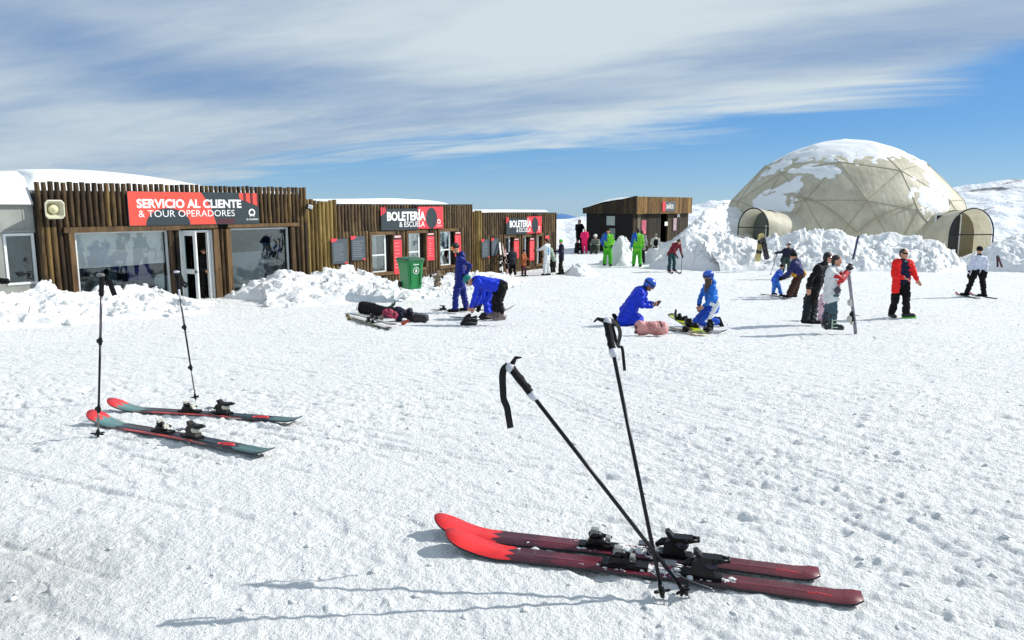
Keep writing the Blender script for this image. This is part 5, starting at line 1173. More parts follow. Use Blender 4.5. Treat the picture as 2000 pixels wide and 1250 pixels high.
def red_man():
    J, g = px_joints({'h': (1765.5, 496), 'n': (1764, 509), 'sL': (1749, 514, .02), 'sR': (1778, 514, .02), 'eL': (1746, 538, -.02), 'wL': (1765, 543, -.24), 'eR': (1784, 531, -.03), 'wR': (1791, 546, -.08), 'p': (1761, 555),
                      'kL': (1748, 587, -.02), 'aL': (1741, 612, .12), 'kR': (1770, 586, -.14), 'aR': (1770, 612, -.1)}, (1757, 622))
    J['dL'] = V((.9, -.4, -.35)); J['nL'] = V((0, -.3, -1)); J['dR'] = V((.5, -.2, -.8)); J['nR'] = V((-.8, -.5, 0)); J['hL'] = J['p'] + V((-.09, 0, 0)); J['hR'] = J['p'] + V((.09, 0, 0))
    o = person('man in open bright red jacket and sunglasses walking toward the viewer', J, 1.03, .88, (.35, -1, -.15), (.15, -1, 0), jacket=cl('navy_shirt', (18, 22, 62), .7), pants=BK, boots=mat('dark_shoe', (30, 32, 34), .5), hair=mat('grey_hair', (66, 54, 46), .6, var=.3, vscale=50), shades=True, hem=.02, legw=1.05, toes=((.1, -1, 0), (.9, -.5, .1)), curl=.25)
    RM = cl('red_jacket', (236, 22, 18), .45); b = MB(); b.smooth = True; s = 1.03
    for S_, E_, W_ in ((J['sL'], J['eL'], J['wL']), (J['sR'], J['eR'], J['wR'])): b.rc(S_, E_, .084, .072); b.rc(E_, W_.lerp(E_, .06), .072, .054)
    p = J['p']; up = V((0, 0, 1)); back = V((0, .075, 0)); tl = J['sL'].lerp(J['n'], .3); tr = J['sR'].lerp(J['n'], .3)
    b.rc(tl + V((-.01, -.02, 0)), p + V((-.15, -.02, -.16)), .10, .10); b.rc(tr + V((.02, .01, 0)), p + V((.15, .02, -.12)), .08, .07); b.rc(tl + back, p + back + V((-.08, 0, -.12)), .09, .10); b.rc(tr + back, p + back + V((.08, 0, -.12)), .09, .10); b.rc(tl + back, tr + back, .08)
    b.rc(tl + V((.0, -.06, -.02)), p + V((-.125, -.075, -.18)), .045, .055); b.rc(tr + V((.0, -.05, -.02)), p + V((.12, -.05, -.1)), .04, .04); b.rc(J['n'] + V((-.06, .03, 0)), J['n'] + V((.06, .03, 0)), .045)
    remesh(b, 'jacket', RM, o, None, .011, 2, .008, 14, 3)
    m = MB(); t = V((.9, -.5, .1)).normalized(); a = J['aR'] + V((0, 0, -.105)); m.smooth = True; m.rc(a - t * .07, a + t * .20, .036, .030); m.build('shoe_sole', mat('green_sole', (90, 210, 60), .5), o)
red_man()
def white_skier():
    J, g = px_joints({'h': (1913, 489), 'n': (1913, 498), 'sL': (1901, 504, 0), 'sR': (1924, 504, 0), 'eL': (1896.5, 518, -.05), 'wL': (1892.5, 533, -.1), 'eR': (1928, 518, -.05), 'wR': (1926, 534, -.1), 'p': (1911, 528),
                      'kL': (1896, 552, -.08), 'aL': (1888, 572, .05), 'kR': (1919, 551, -.08), 'aR': (1922, 574, -.05)}, (1906, 580))
    J['hL'] = J['p'] + V((-.09, 0, 0)); J['hR'] = J['p'] + V((.09, 0, 0)); J['dL'] = V((-.15, 0, -1)); J['dR'] = V((.1, 0, -1))
    person('skier seen from behind in white top, black trousers and black beanie', J, .98, .95, (.1, 1, 0), jacket=cl('white_top', (208, 212, 228), .6), pants=BK, boots=M_BLACK, glove=BK, hat=BK, hem=.03, legw=1.05, toes=((-.9, .5, 0), (-.9, .5, 0)))
    return J
WS = white_skier()
def blue_child():
    J, g = px_joints({'h': (1527, 521), 'n': (1524, 528), 'sL': (1518, 532, -.05), 'sR': (1526, 532, .05), 'eL': (1522, 540, -.1), 'wL': (1530, 540, -.08), 'eR': (1528, 539, .1), 'wR': (1534, 540, .1), 'p': (1514, 546),
                      'kL': (1512.5, 559, -.02), 'aL': (1510.5, 572, .05), 'kR': (1521, 560, -.04), 'aR': (1526, 575, -.05)}, (1518, 579))
    person('small child in light blue snow suit on skis held by the bending man', J, .66, 1.1, (.9, .4, 0), jacket=cl('child_blue', (44, 92, 208), .5), pants=cl('child_blue_trousers', (52, 116, 206), .5), boots=M_BLACK, glove=BK, hat=BK, legw=1.15, hem=.05, toes=((.9, -.3, 0), (.9, -.4, 0)))
    return J
CH = blue_child()
def bending_man():
    J, g = px_joints({'h': (1550, 501), 'n': (1553, 508), 'sL': (1551, 515, -.17), 'sR': (1556, 513, .17), 'eL': (1541, 532, -.2), 'wL': (1531, 540, -.15), 'eR': (1545, 530, .2), 'wR': (1536, 538, .15), 'p': (1561, 536),
                      'kL': (1550, 557, -.1), 'aL': (1541, 576, -.08), 'kR': (1556, 557, .12), 'aR': (1551, 575, .12)}, (1546, 582))
    o = person('man in navy jacket and brown trousers bending down to the small child', J, 1.0, 1.25, (-.8, .2, -.6), (-1, .2, 0), jacket=cl('navy_jacket', (28, 36, 92), .6), pants=cl('brown_trousers', (58, 32, 20), .7), boots=BK, glove=BK, hat=BK, hem=-.04, legw=1.25, wide=1.1)
    b = MB(); b.smooth = True; p = J['p']; b.rc(p + V((-.10, -.06, .02)), p + V((.09, -.03, .03)), .135, .125); b.rc(p + V((-.10, .1, .02)), p + V((.09, .1, .03)), .13, .12); remesh(b, 'shirt', cl('mustard_shirt', (206, 150, 24), .6), o, None, .015)
bending_man()
def dark_skier():
    J, g = px_joints({'h': (1540, 478), 'n': (1540, 484.5), 'sL': (1533, 488, 0), 'sR': (1547, 488, 0), 'eL': (1526.5, 493, -.1), 'wL': (1518.5, 493.5, -.2), 'eR': (1553.5, 493, -.05), 'wR': (1555.5, 499, -.15), 'p': (1535, 504),
                      'kL': (1530, 519, -.1), 'aL': (1526, 538, 0), 'kR': (1541, 519, -.1), 'aR': (1541, 538, 0)}, (1533, 545))
    person('skier in black top and dark green trousers with a pole beside the snow bank', J, 1.0, .95, (.05, -1, -.1), jacket=NV, pants=cl('dark_green_cloth', (52, 74, 66), .65), boots=M_BLACK, glove=BK, helmet=mat('pale_helmet', (196, 198, 200), .4), goggles=mat('dark_lens', (30, 30, 36), .15), near=False, vox=.018, toes=((-.6, -.7, 0), (-.6, -.7, 0)))
    return J
DS = dark_skier()

# ---- people farther off: poses described by a few offsets in metres around the feet
def stand(label, px, foot, head, face=-90, jacket=None, pants=None, arms='down', lean=0.0, leanx=0.0, step=.12, depth=0.0, vox=.02, **kw):
    """px column, foot row, head-top row; face = compass of the body in degrees (-90 looks at the viewer)"""
    g = gh(px, foot); Y = g.y + depth; base = at(px, foot, Y); top = at(px, head, Y); H = (top - base).length; s = H / 1.76
    f = V((math.cos(R(face)), math.sin(R(face)), 0)); sd_ = V((-f.y, f.x, 0)); up = V((0, 0, 1))
    P = lambda a, b_, c: base + sd_ * a * s + f * b_ * s + up * c * s
    c1, c2 = math.cos(lean), math.sin(lean)
    T = lambda a, b_, c: P(a + leanx * (c - .95), b_ * c1 + (c - .95) * c2, .95 + (c - .95) * c1 - b_ * c2)     # above the hips, leaning forward
    J = {'p': P(0, 0, .93), 'n': T(0, 0, 1.50), 'h': T(0, .03, 1.64), 'sL': T(.185, 0, 1.43), 'sR': T(-.185, 0, 1.43), 'hL': P(.09, 0, .92), 'hR': P(-.09, 0, .92),
         'kL': P(.11, .03 + step * .5, .50), 'kR': P(-.11, .03 - step * .3, .50), 'aL': P(.12, step, .10), 'aR': P(-.12, -step, .10)}
    A = {'down': ((.25, -.02, 1.15), (.27, .06, .90)), 'front': ((.26, .05, 1.15), (.08, .28, 1.16)), 'pocket': ((.30, -.05, 1.15), (.20, .10, .97)), 'up': ((.27, .12, 1.2), (.10, .24, 1.42)), 'out': ((.36, .05, 1.2), (.52, .18, 1.08)), 'reach': ((.20, .25, 1.25), (.18, .48, 1.20))}[arms]
    for q, k in ((1, 'L'), (-1, 'R')):
        (a, b_, c), (d, e, z) = A; J['e' + k] = T(q * a, b_, c); J['w' + k] = T(q * d, e, z)
    return person(label, J, s, kw.pop('fat', 1.0), face=(f.x, f.y, -.05 - lean * .5), body=(f.x, f.y, 0), jacket=jacket, pants=pants, near=False, vox=vox, **kw), J, s
LG = cl('lime_suit', (108, 196, 40), .5); LG2 = cl('green_trousers', (62, 172, 30), .5); BL = cl('blue_panel', (24, 84, 176), .5); GREY = cl('grey_camo', (118, 128, 112), .7); BRN = cl('rust_jacket', (150, 78, 38), .65)
CREAM = mat('cream_hat', (214, 206, 184), .7); WHT = mat('white_hat', (226, 226, 222), .6)
def two_tone(o, J, s, side, m_):
    b = MB(); b.smooth = True; S_, E_, W_ = J['s' + side], J['e' + side], J['w' + side]; b.rc(S_, E_, .084 * s, .074 * s); b.rc(E_, W_.lerp(E_, .1), .074 * s, .06 * s); b.rc(S_.lerp(J['n'], .3), J['p'].lerp(S_, .45), .122 * s, .115 * s); remesh(b, 'blue_sleeve', m_, o, None, .022)
o, J, s = stand('walker in lime green suit with blue shoulder facing the viewer', 1186, 519.5, 446.5, -80, LG, LG2, 'pocket', step=.10, boots=BK, glove=BK, hat=BK, toes=None, legw=1.15); two_tone(o, J, s, 'R', BL)
o, J, s = stand('walker in lime green suit seen from behind with a blue left side', 1244, 521, 446, 95, LG, LG2, 'down', step=.14, boots=BK, glove=BK, hair=HAIR_B, legw=1.15); two_tone(o, J, s, 'L', BL)
stand('dark clothed walker with pale sleeves behind the lime suited walker', 1252, 516, 450, 90, cl('pale_sleeve', (150, 150, 144), .6), BK, 'down', depth=.8, boots=BK, glove=BK, hair=HAIR_B)
o, J, s = stand('skier in white jacket with black backpack before the toilet hut', 1279, 512, 456.5, 80, cl('off_white', (206, 206, 196), .6), BK, 'front', boots=M_BLACK, glove=BK, hat=mat('grey_helmet', (120, 124, 112), .5))
b = MB(); b.smooth = True; b.ell((J['sL'] + J['sR']) / 2 + V((0, -.17, -.22)) * s, V((.15, 0, 0)) * s, V((0, .09, 0)) * s, V((0, 0, .24)) * s); bo = remesh(b, 'backpack', BK, None, (J['sL'] + J['sR']) / 2, .02); tag(bo, 'black backpack worn by the white jacketed skier', 'backpack')
o, J, s = stand('skier in maroon jacket and teal trousers bending forward over her pole', 1311, 530, 458, -62, cl('maroon_jacket', (118, 18, 38), .6), cl('teal_trousers', (14, 66, 68), .6), 'reach', lean=.75, step=.05, boots=mat('maroon_boot', (70, 30, 36), .4), glove=BK, hair=HAIR_B, hairlen=.15)
RS = J
b = MB(); b.smooth = True; c = J['sL'].lerp(J['sR'], .5).lerp(J['p'], .35) + V((-.05, 0, .17)); b.ell(c, V((.26, -.05, .04)), V((.03, .12, 0)), V((0, 0, .09))); bo = remesh(b, 'white_backpack', mat('white_pack', (220, 214, 205), .6), None, c, .02); tag(bo, 'white rucksack on the back of the bending maroon skier', 'backpack')
stand('person in bright pink suit and cream hat seen from behind', 1141.5, 495.5, 446, 88, cl('hot_pink', (240, 22, 100), .5), cl('hot_pink2', (236, 24, 102), .5), 'front', step=.03, boots=BK, glove=mat('pink_glove', (230, 90, 150), .6), hat=CREAM, legw=1.1)
stand('person all in black standing highest left of the pink suit', 1131, 489, 429, -70, BK, BK, 'up', step=.02, depth=.6, boots=BK, glove=BK, hair=HAIR_B, hairlen=.12)
stand('person in navy hoodie and bright green hat with crossed arms', 1096, 536, 468, -170, NV, BK, 'front', step=.10, boots=BK, glove=NV, hat=mat('green_hat', (60, 190, 60), .7), legw=1.05)
o, J, s = stand('person in white suit with pale blue back leaning to the ticket window', 1068, 538, 466, 150, cl('white_suit', (216, 220, 220), .6), cl('white_suit2', (214, 218, 218), .6), 'reach', step=.05, boots=BK, glove=BK, hair=HAIR_B, legw=1.15)
b = MB(); b.smooth = True; b.ell((J['sL'] + J['sR']) / 2 + V((.05, -.135, -.25)) * s, V((.09, .02, 0)) * s, V((0, .03, 0)) * s, V((0, 0, .22)) * s); remesh(b, 'blue_back_panel', mat('pale_blue', (120, 176, 208), .6), o, None, .02)
stand('person in sage jacket and black trousers beside the white suited one', 1080, 534.5, 474, 160, cl('sage', (140, 156, 140), .65), BK, 'reach', lean=.35, step=.05, depth=.7, boots=BK, glove=BK, hair=HAIR_B)
stand('person in rust brown jacket waiting at the farthest ticket building', 1023, 540, 488, -30, BRN, cl('dark_red_trousers', (62, 24, 28), .7), 'front', step=.05, boots=BK, glove=BRN, hat=BK, fat=1.1)
stand('person in dark clothes queueing before the first window of the farthest building', 1002, 537.5, 484, 120, cl('dark_slate', (34, 40, 48), .7), BK, 'front', step=.08, boots=BK, glove=BK, hair=HAIR_B, fat=1.2, legw=1.15)
stand('stooping person in black at the leaning skis of the farthest building', 992, 534, 492, 60, BK, BK, 'front', lean=.3, step=.05, depth=.3, boots=BK, glove=BK, hair=HAIR_B)
def sitter(label, px, foot, head, face, jk, pn, **kw):
    g = gh(px, foot); base = at(px, foot, g.y); H = (at(px, head, g.y) - base).length; s = H / 1.15
    f = V((math.cos(R(face)), math.sin(R(face)), 0)); sd_ = V((-f.y, f.x, 0)); P = lambda a, b_, c: base + sd_ * a * s + f * b_ * s + V((0, 0, c * s))
    J = {'p': P(0, -.20, .26), 'n': P(0, -.08, .86), 'h': P(0, -.03, 1.02), 'sL': P(.18, -.10, .80), 'sR': P(-.18, -.10, .80), 'hL': P(.1, -.2, .26), 'hR': P(-.1, -.2, .26), 'kL': P(.18, .20, .46), 'kR': P(-.18, .20, .46), 'aL': P(.16, .26, .09), 'aR': P(-.16, .26, .09),
         'eL': P(.26, .06, .55), 'wL': P(.14, .26, .52), 'eR': P(-.26, .06, .55), 'wR': P(-.14, .26, .52)}
    return person(label, J, s, 1.05, (f.x, f.y, -.1), (f.x, f.y, 0), jacket=jk, pants=pn, near=False, vox=.02, boots=BK, glove=BK, **kw)
sitter('person in black crouching below the standing black one', 1129, 495.5, 468, -60, BK, BK, hair=HAIR_B)
sitter('seated person in grey camouflage jacket and white helmet near the dark hut wall', 1162, 495.5, 458, -110, GREY, cl('dark_camo', (52, 60, 56), .7), helmet=WHT)
def door_person():
    zf = FL1; s_, _ = wh(398, 500, -.30); b0 = wp(s_, zf, -.30); P = lambda a, b_, c: b0 + WD * a + WN * b_ + V((0, 0, c))
    J = {'p': P(0, 0, .92), 'n': P(0, .0, 1.42), 'h': P(-.02, .04, 1.56), 'sL': P(-.19, 0, 1.36), 'sR': P(.19, 0, 1.36), 'kL': P(-.1, .04, .5), 'kR': P(.1, .04, .5), 'aL': P(-.11, 0, .1), 'aR': P(.11, 0, .1), 'eL': P(-.27, 0, 1.1), 'wL': P(-.1, .18, .95), 'eR': P(.27, 0, 1.1), 'wR': P(.12, .18, .93)}
    person('person in black with dark cap standing inside the open doorway', J, .98, 1.05, (.75, -.66, -.05), (WN.x, WN.y, 0), jacket=BK, pants=BK, boots=BK, hat=BK, shades=True, hem=.12, legw=1.05, vox=.015)
door_person()
# ------------------------------------------------------------ skis
def ramp_x_mat(name, stops, rough=.3, var=.25, vs=9.0, interp='CONSTANT', jag=0.0, coat=.1):
    """colour along the local x of the ski; stops = (x in metres, rgb)"""
    m = bpy.data.materials.new(name); m.use_nodes = True; nt = m.node_tree; b = NB(nt); p = nt.nodes['Principled BSDF']
    tc = b.n('ShaderNodeTexCoord'); pos = tc.outputs['Object']; sp = b.n('ShaderNodeSeparateXYZ', i_0=pos)
    x = sp.outputs[0]
    if jag: 
        tri = b.m('PINGPONG', b.m('MULTIPLY', sp.outputs[1], 1.0), .028); x = b.m('ADD', x, b.m('MULTIPLY', tri, jag))
    fac = b.m('DIVIDE', x, 2.2)
    col = b.ramp(fac, [(s / 2.2, hx(*c)) for s, c in stops], interp)
    n = b.noise(pos, vs, 5, .6); col = b.mix(1.0, col, b.ramp(n, [(.3, (1 - var,) * 3), (.7, (1, 1, 1))]), 'MULTIPLY')
    # fine scratches and frost specks
    n2 = b.noise(pos, 140, 3, .6); col = b.mix(b.ramp(n2, [(.68, (0, 0, 0)), (.74, (.55, .55, .55))]), col, (.75, .76, .8))
    nt.links.new(col, p.inputs['Base Color']); p.inputs['Roughness'].default_value = rough; p.inputs['Coat Weight'].default_value = coat; return m
M_EDGE = mat('ski_edge', (42, 46, 50), .3, .6)
def ski(label, a, b_, L, wt, ww, wr, tip_h, topm, sidem=None, group=None, binding=.56, kind='alpine', square=False, toem=None, heelm=None, extra=None, name='ski', snowy=0, camber=.006):
    """a = tip end on the snow, b_ = tail; local x runs from tip (0) to tail (L)"""
    a, b_ = V(a), V(b_)
    sx = np.linspace(.1, .98, 60); wv = V((-(b_ - a).y, (b_ - a).x, 0)).normalized(); need = []      # rest on the highest crumbs under it
    for q in (-.05, 0, .05):
        X_, Y_ = a.x + (b_.x - a.x) * sx + wv.x * q, a.y + (b_.y - a.y) * sx + wv.y * q; need.append(ground_height(X_, Y_) - (a.z + (b_.z - a.z) * sx) - camber * .5)
    dz = float(np.percentile(np.array(need), 97)); a.z += dz + .001; b_.z += dz + .001
    d = (b_ - a).normalized(); root = thing(name, a, label, 'ski', group)
    up = V((0, 0, 1)); up = (up - d * up.dot(d)).normalized(); sd_ = up.cross(d); Mx = Matrix((d, sd_, up)).transposed().to_4x4()
    root.matrix_world = Matrix.Translation(a) @ Mx; root.location = a; root.rotation_euler = Mx.to_euler()
    def bl(mb, nm, ms, par=root):
        me = mb.mesh(nm, ms if isinstance(ms, list) else [ms]); bm = bmesh.new(); bm.from_mesh(me); bmesh.ops.recalc_face_normals(bm, faces=bm.faces); bm.to_mesh(me); bm.free(); o = bpy.data.objects.new(nm, me); C.objects.link(o); o.parent = par; return o
    N = 70
    def wid(x):
        u = x / L
        if u < .055: w = wt * math.sqrt(max(0, 1 - ((.055 - u) / .055) ** 2.0)) if u > 0 else 0
        elif u < .55: w = wt + (ww - wt) * math.sin((u - .055) / .495 * math.pi / 2)
        else: w = ww + (wr - ww) * (1 - math.cos((u - .55) / .45 * math.pi / 2))
        if u > .975 and not square: w *= math.sqrt(max(.35, 1 - ((u - .975) / .025) ** 2 * .65))
        return max(w, .012)
    def zz(x):
        u = x / L; return tip_h * max(0, 1 - u / .17) ** 2 + (.018 * max(0, (u - .94) / .06) ** 2) + camber * math.sin(math.pi * min(1, max(0, (u - .15) / .8)))
    xs = [L * (k / N) ** 1.35 for k in range(N + 1)]; t = .008
    m = MB(); m.smooth = False; vs = []
    for x in xs:
        w = wid(x) / 2; z = zz(x); th = t + .003 * math.sin(math.pi * x / L)
        vs += [(x, -w, z), (x, w, z), (x, w, z + .003), (x, w * .97, z + th), (x, -w * .97, z + th), (x, -w, z + .003)]
    m.v = vs; F = lambda i, k: i * 6 + k
    for i in range(N):
        for k in range(6):
            k2 = (k + 1) % 6; m.f.append((F(i, k), F(i + 1, k), F(i + 1, k2), F(i, k2))); m.mi.append(0 if k == 3 else (1 if k in (2, 4) else 2)); m.sm.append(k == 3)
    m.f += [tuple(range(6)), tuple(F(N, k) for k in range(6))[::-1]]; m.mi += [1, 1]; m.sm += [False, False]
    body = bl(m, 'ski_body', [topm, sidem or M_EDGE, M_EDGE]); z0 = lambda x: zz(x) + t + .003 * math.sin(math.pi * x / L)
    if binding:
        c = binding * L; toem = toem or M_BLACK; heelm = heelm or M_BLACK
        # toe piece
        x = c - .17; z = z0(x); m = MB(); m.box((x, 0, z + .008), (.17, .058, .016)); m.hexa([(x - .055, -.024, z + .016), (x + .03, -.026, z + .016), (x + .03, .026, z + .016), (x - .055, .024, z + .016), (x - .035, -.022, z + .05), (x + .025, -.03, z + .05), (x + .025, .03, z + .05), (x - .035, .022, z + .05)])
        m.smooth = True; m.rc((x + .012, -.036, z + .045), (x + .058, -.034, z + .040), .011, .008, 8); m.rc((x + .012, .036, z + .045), (x + .058, .034, z + .040), .011, .008, 8); m.ell((x - .01, 0, z + .06), (.035, 0, -.004), (0, .026, 0), (.004, 0, .022), 10, 7); m.smooth = False; m.box((x + .09, 0, z + .012), (.06, .05, .018)); bt = bl(m, 'toe_binding', M_BLACK)
        m = MB(); m.smooth = True; m.smooth = False; m.hexa([(x - .035, -.020, z + .06), (x + .000, -.020, z + .06), (x + .000, .020, z + .06), (x - .035, .020, z + .06), (x - .030, -.016, z + .092), (x + .006, -.018, z + .088), (x + .006, .018, z + .088), (x - .030, .016, z + .092)]); bl(m, 'cap', toem, bt)
        m = MB(); m.hexa([(x + .035, -.020, z + .035), (x + .062, -.020, z + .035), (x + .062, .020, z + .035), (x + .035, .020, z + .035), (x + .040, -.016, z + .062), (x + .060, -.018, z + .058), (x + .060, .018, z + .058), (x + .040, .016, z + .062)]); bl(m, 'cap', toem, bt)
        # heel piece with brake
        x = c + .16; z = z0(x); m = MB(); m.box((x, 0, z + .009), (.20, .056, .018)); m.hexa([(x - .03, -.030, z + .018), (x + .075, -.028, z + .018), (x + .075, .028, z + .018), (x - .03, .030, z + .018), (x - .025, -.026, z + .075), (x + .05, -.022, z + .085), (x + .05, .022, z + .085), (x - .025, .026, z + .075)])
        m.smooth = True; m.rc((x - .03, 0, z + .065), (x - .055, 0, z + .05), .018, .012, 8); m.smooth = False
        m.hexa([(x + .01, -.026, z + .07), (x + .095, -.024, z + .078), (x + .095, .024, z + .078), (x + .01, .026, z + .07), (x + .0, -.028, z + .098), (x + .100, -.026, z + .100), (x + .100, .026, z + .100), (x + .0, .028, z + .098)])
        m.smooth = True; m.rc((x + .07, -.026, z + .088), (x + .125, -.014, z + .092), .012, .008, 8); m.rc((x + .07, .026, z + .088), (x + .125, .014, z + .092), .012, .008, 8); m.rc((x + .125, -.014, z + .092), (x + .125, .014, z + .092), .009, .009, 8); m.smooth = False
        m.hexa([(x - .005, -.026, z + .09), (x + .025, -.024, z + .09), (x + .025, .024, z + .09), (x - .005, .026, z + .09), (x - .022, -.022, z + .118), (x - .006, -.02, z + .124), (x - .006, .02, z + .124), (x - .022, .022, z + .118)]); bh = bl(m, 'heel_binding', M_BLACK)
        m = MB(); m.smooth = True; m.ell((x + .05, 0, z + .062), (.035, 0, -.01), (0, .034, 0), (.01, 0, .026), 12, 8); bl(m, 'cap', heelm, bh)
        m = MB(); m.smooth = True
        for q in (-1, 1): m.tube([(x - .11, q * .02, z + .045), (x - .09, q * .045, z + .02), (x - .03, q * .058, z + .006), (x + .06, q * (wid(x) / 2 + .012), z - .012), (x + .075, q * (wid(x) / 2 + .014), z - .03)], .0035, 6); m.rc((x + .055, q * (wid(x) / 2 + .013), z - .012), (x + .08, q * (wid(x) / 2 + .015), z - .038), .007, .006, 6)
        m.smooth = False; m.box((x - .115, 0, z + .045), (.05, .045, .008)); bl(m, 'brake', mat('brake_steel', (120, 122, 126), .3, .8), bh)
    if snowy:
        rg = random.Random(snowy); m = MB(); m.smooth = True
        for _ in range(36):
            ck = rg.choice(((.43, .04), (.50, .03), (.60, .03), (.70, .03))); x = L * (ck[0] + rg.gauss(0, ck[1] * .8)); y = rg.gauss(0, .022)
            if not .1 * L < x < .96 * L or abs(y) > ww * .46: continue
            r = .002 + .006 * rg.random() ** 2
            for _k in range(3): m.ell((x + rg.gauss(0, .01), y + rg.gauss(0, .006), z0(x) + r * .2), (r * rg.uniform(1, 2.6), 0, 0), (0, r * rg.uniform(.8, 1.4), 0), (0, 0, r * .5), 6, 4)
        for _ in range(26):
            x = L * rg.uniform(.50, .63); r = rg.uniform(.010, .022); m.ell((x, rg.gauss(0, .02), z0(x) + r * .4), (r * 1.3, 0, 0), (0, r, 0), (0, 0, r * .7), 7, 5)
        o = bl(m, 'snow_clump', M_SNOW); o['kind'] = 'stuff'
    if extra: extra(bl, z0, wid)
    return root
MR = ramp_x_mat('red_topsheet', [(0, (232, 36, 38)), (.32, (232, 38, 40)), (.335, (72, 20, 34)), (.55, (98, 26, 44)), (.86, (128, 26, 52)), (1.02, (96, 10, 66)), (1.10, (48, 10, 20)), (1.30, (88, 18, 32)), (1.62, (104, 20, 36))], .5, .3, 10, jag=1.6)
def front_skis():
    def extra(bl, z0, wid):
        for x in (.62, 1.45): m = MB(); m.box((x, 0, z0(x) + .0012), (.34, .003, .001)); bl(m, 'groove', mat('groove_line', (150, 60, 76), .4))
        m = MB(); rg = random.Random(8)
        for k in range(9): x = 1.60 + .011 * k; m.box((x, rg.uniform(-.006, .006), z0(x) + .0012), (.006, rg.uniform(.006, .014), .001))
        bl(m, 'print', mat('bright_red_print', (220, 50, 46), .4))
    gm = mat('pale_grey_cap', (134, 136, 132), .35, .2, var=.3, vscale=40)
    for (tip, tail, lb, sd, ex) in (((872, 1066), (1684, 1172), 'front red and maroon ski of the pair lying nearest the viewer', 3, 0), ((850, 1036), (1600, 1124), 'rear red and maroon ski of the pair lying nearest the viewer', 5, 0)):
        a = gh(*tip, .012); b_ = gh(*tail, .012); L = (b_ - a).length
        a.z = float(G(a.x, a.y)) + .02; b_.z = float(G(b_.x, b_.y)) + .02
        ski(lb, a, b_, L, .160, .116, .130, .08, MR, mat('black_sidewall', (22, 24, 28), .35), 'red and maroon skis in the foreground', .55, snowy=sd, toem=gm, heelm=mat('dark_violet_cap', (30, 26, 44), .3), extra=extra)
front_skis()
MT = ramp_x_mat('teal_topsheet', [(0, (240, 56, 56)), (.145, (232, 96, 84)), (.155, (100, 140, 136)), (.40, (50, 68, 70)), (.55, (50, 44, 46)), (.95, (30, 36, 40)), (1.30, (34, 52, 62)), (1.56, (38, 34, 46)), (1.68, (84, 118, 116))], .3, .25, 9, jag=2.2)
def left_skis():
    sm = ramp_x_mat('coral_sidewall', [(0, (60, 50, 50)), (.30, (150, 70, 64)), (.50, (226, 88, 86)), (1.25, (200, 110, 96)), (1.40, (96, 74, 70)), (1.55, (40, 42, 48))], .4, .12, 5); wc = mat('ivory_cap', (196, 192, 176), .35, var=.15, vscale=30)
    def extra(bl, z0, wid):
        m = MB(); L = 1.9
        n = 40; xs = [.46 + .80 * k / n for k in range(n + 1)]; vs = []
        for x in xs: w = wid(x) / 2 * .97; vs += [(x, -w, z0(x) + .0006), (x, -w + .010, z0(x) + .0015), (x, -w, z0(x) - .008)]
        m.v = vs; 
        for i in range(n): m.f.append((i * 3, i * 3 + 3, i * 3 + 4, i * 3 + 1)); m.mi.append(0); m.sm.append(False)
        bl(m, 'edge_stripe', sm)
        m = MB(); m.smooth = True   # looped emblem near the tail
        pts = [(1.50, -.028), (1.485, -.018), (1.50, -.004), (1.53, .012), (1.56, .020), (1.60, .018), (1.615, .006), (1.60, -.008), (1.575, -.010), (1.555, -.020), (1.535, -.030)]
        m.ribbon([V((x, y, z0(x) + .0025)) for x, y in pts], .016, V((0, 0, 1)).cross(V((1, 0, 0))), .001) if False else m.tube([V((x, y, z0(x) + .0005)) for x, y in pts], .0065, 6)
        bl(m, 'emblem', mat('coral_emblem', (250, 70, 74), .4))
    for (tip, tail, lb) in (((179, 828), (524, 892), 'nearer teal and coral ski of the left pair'), ((215, 800), (582, 825), 'farther teal and coral ski of the left pair')):
        a = gh(*tip, .012); b_ = gh(*tail, .012); L = (b_ - a).length; a.z = float(G(a.x, a.y)) + .02; b_.z = float(G(b_.x, b_.y)) + .02
        ski(lb, a, b_, L, .156, .110, .126, .085, MT, sm, 'teal and coral skis on the left', .53, square=True, toem=wc, heelm=wc, extra=extra)
left_skis()

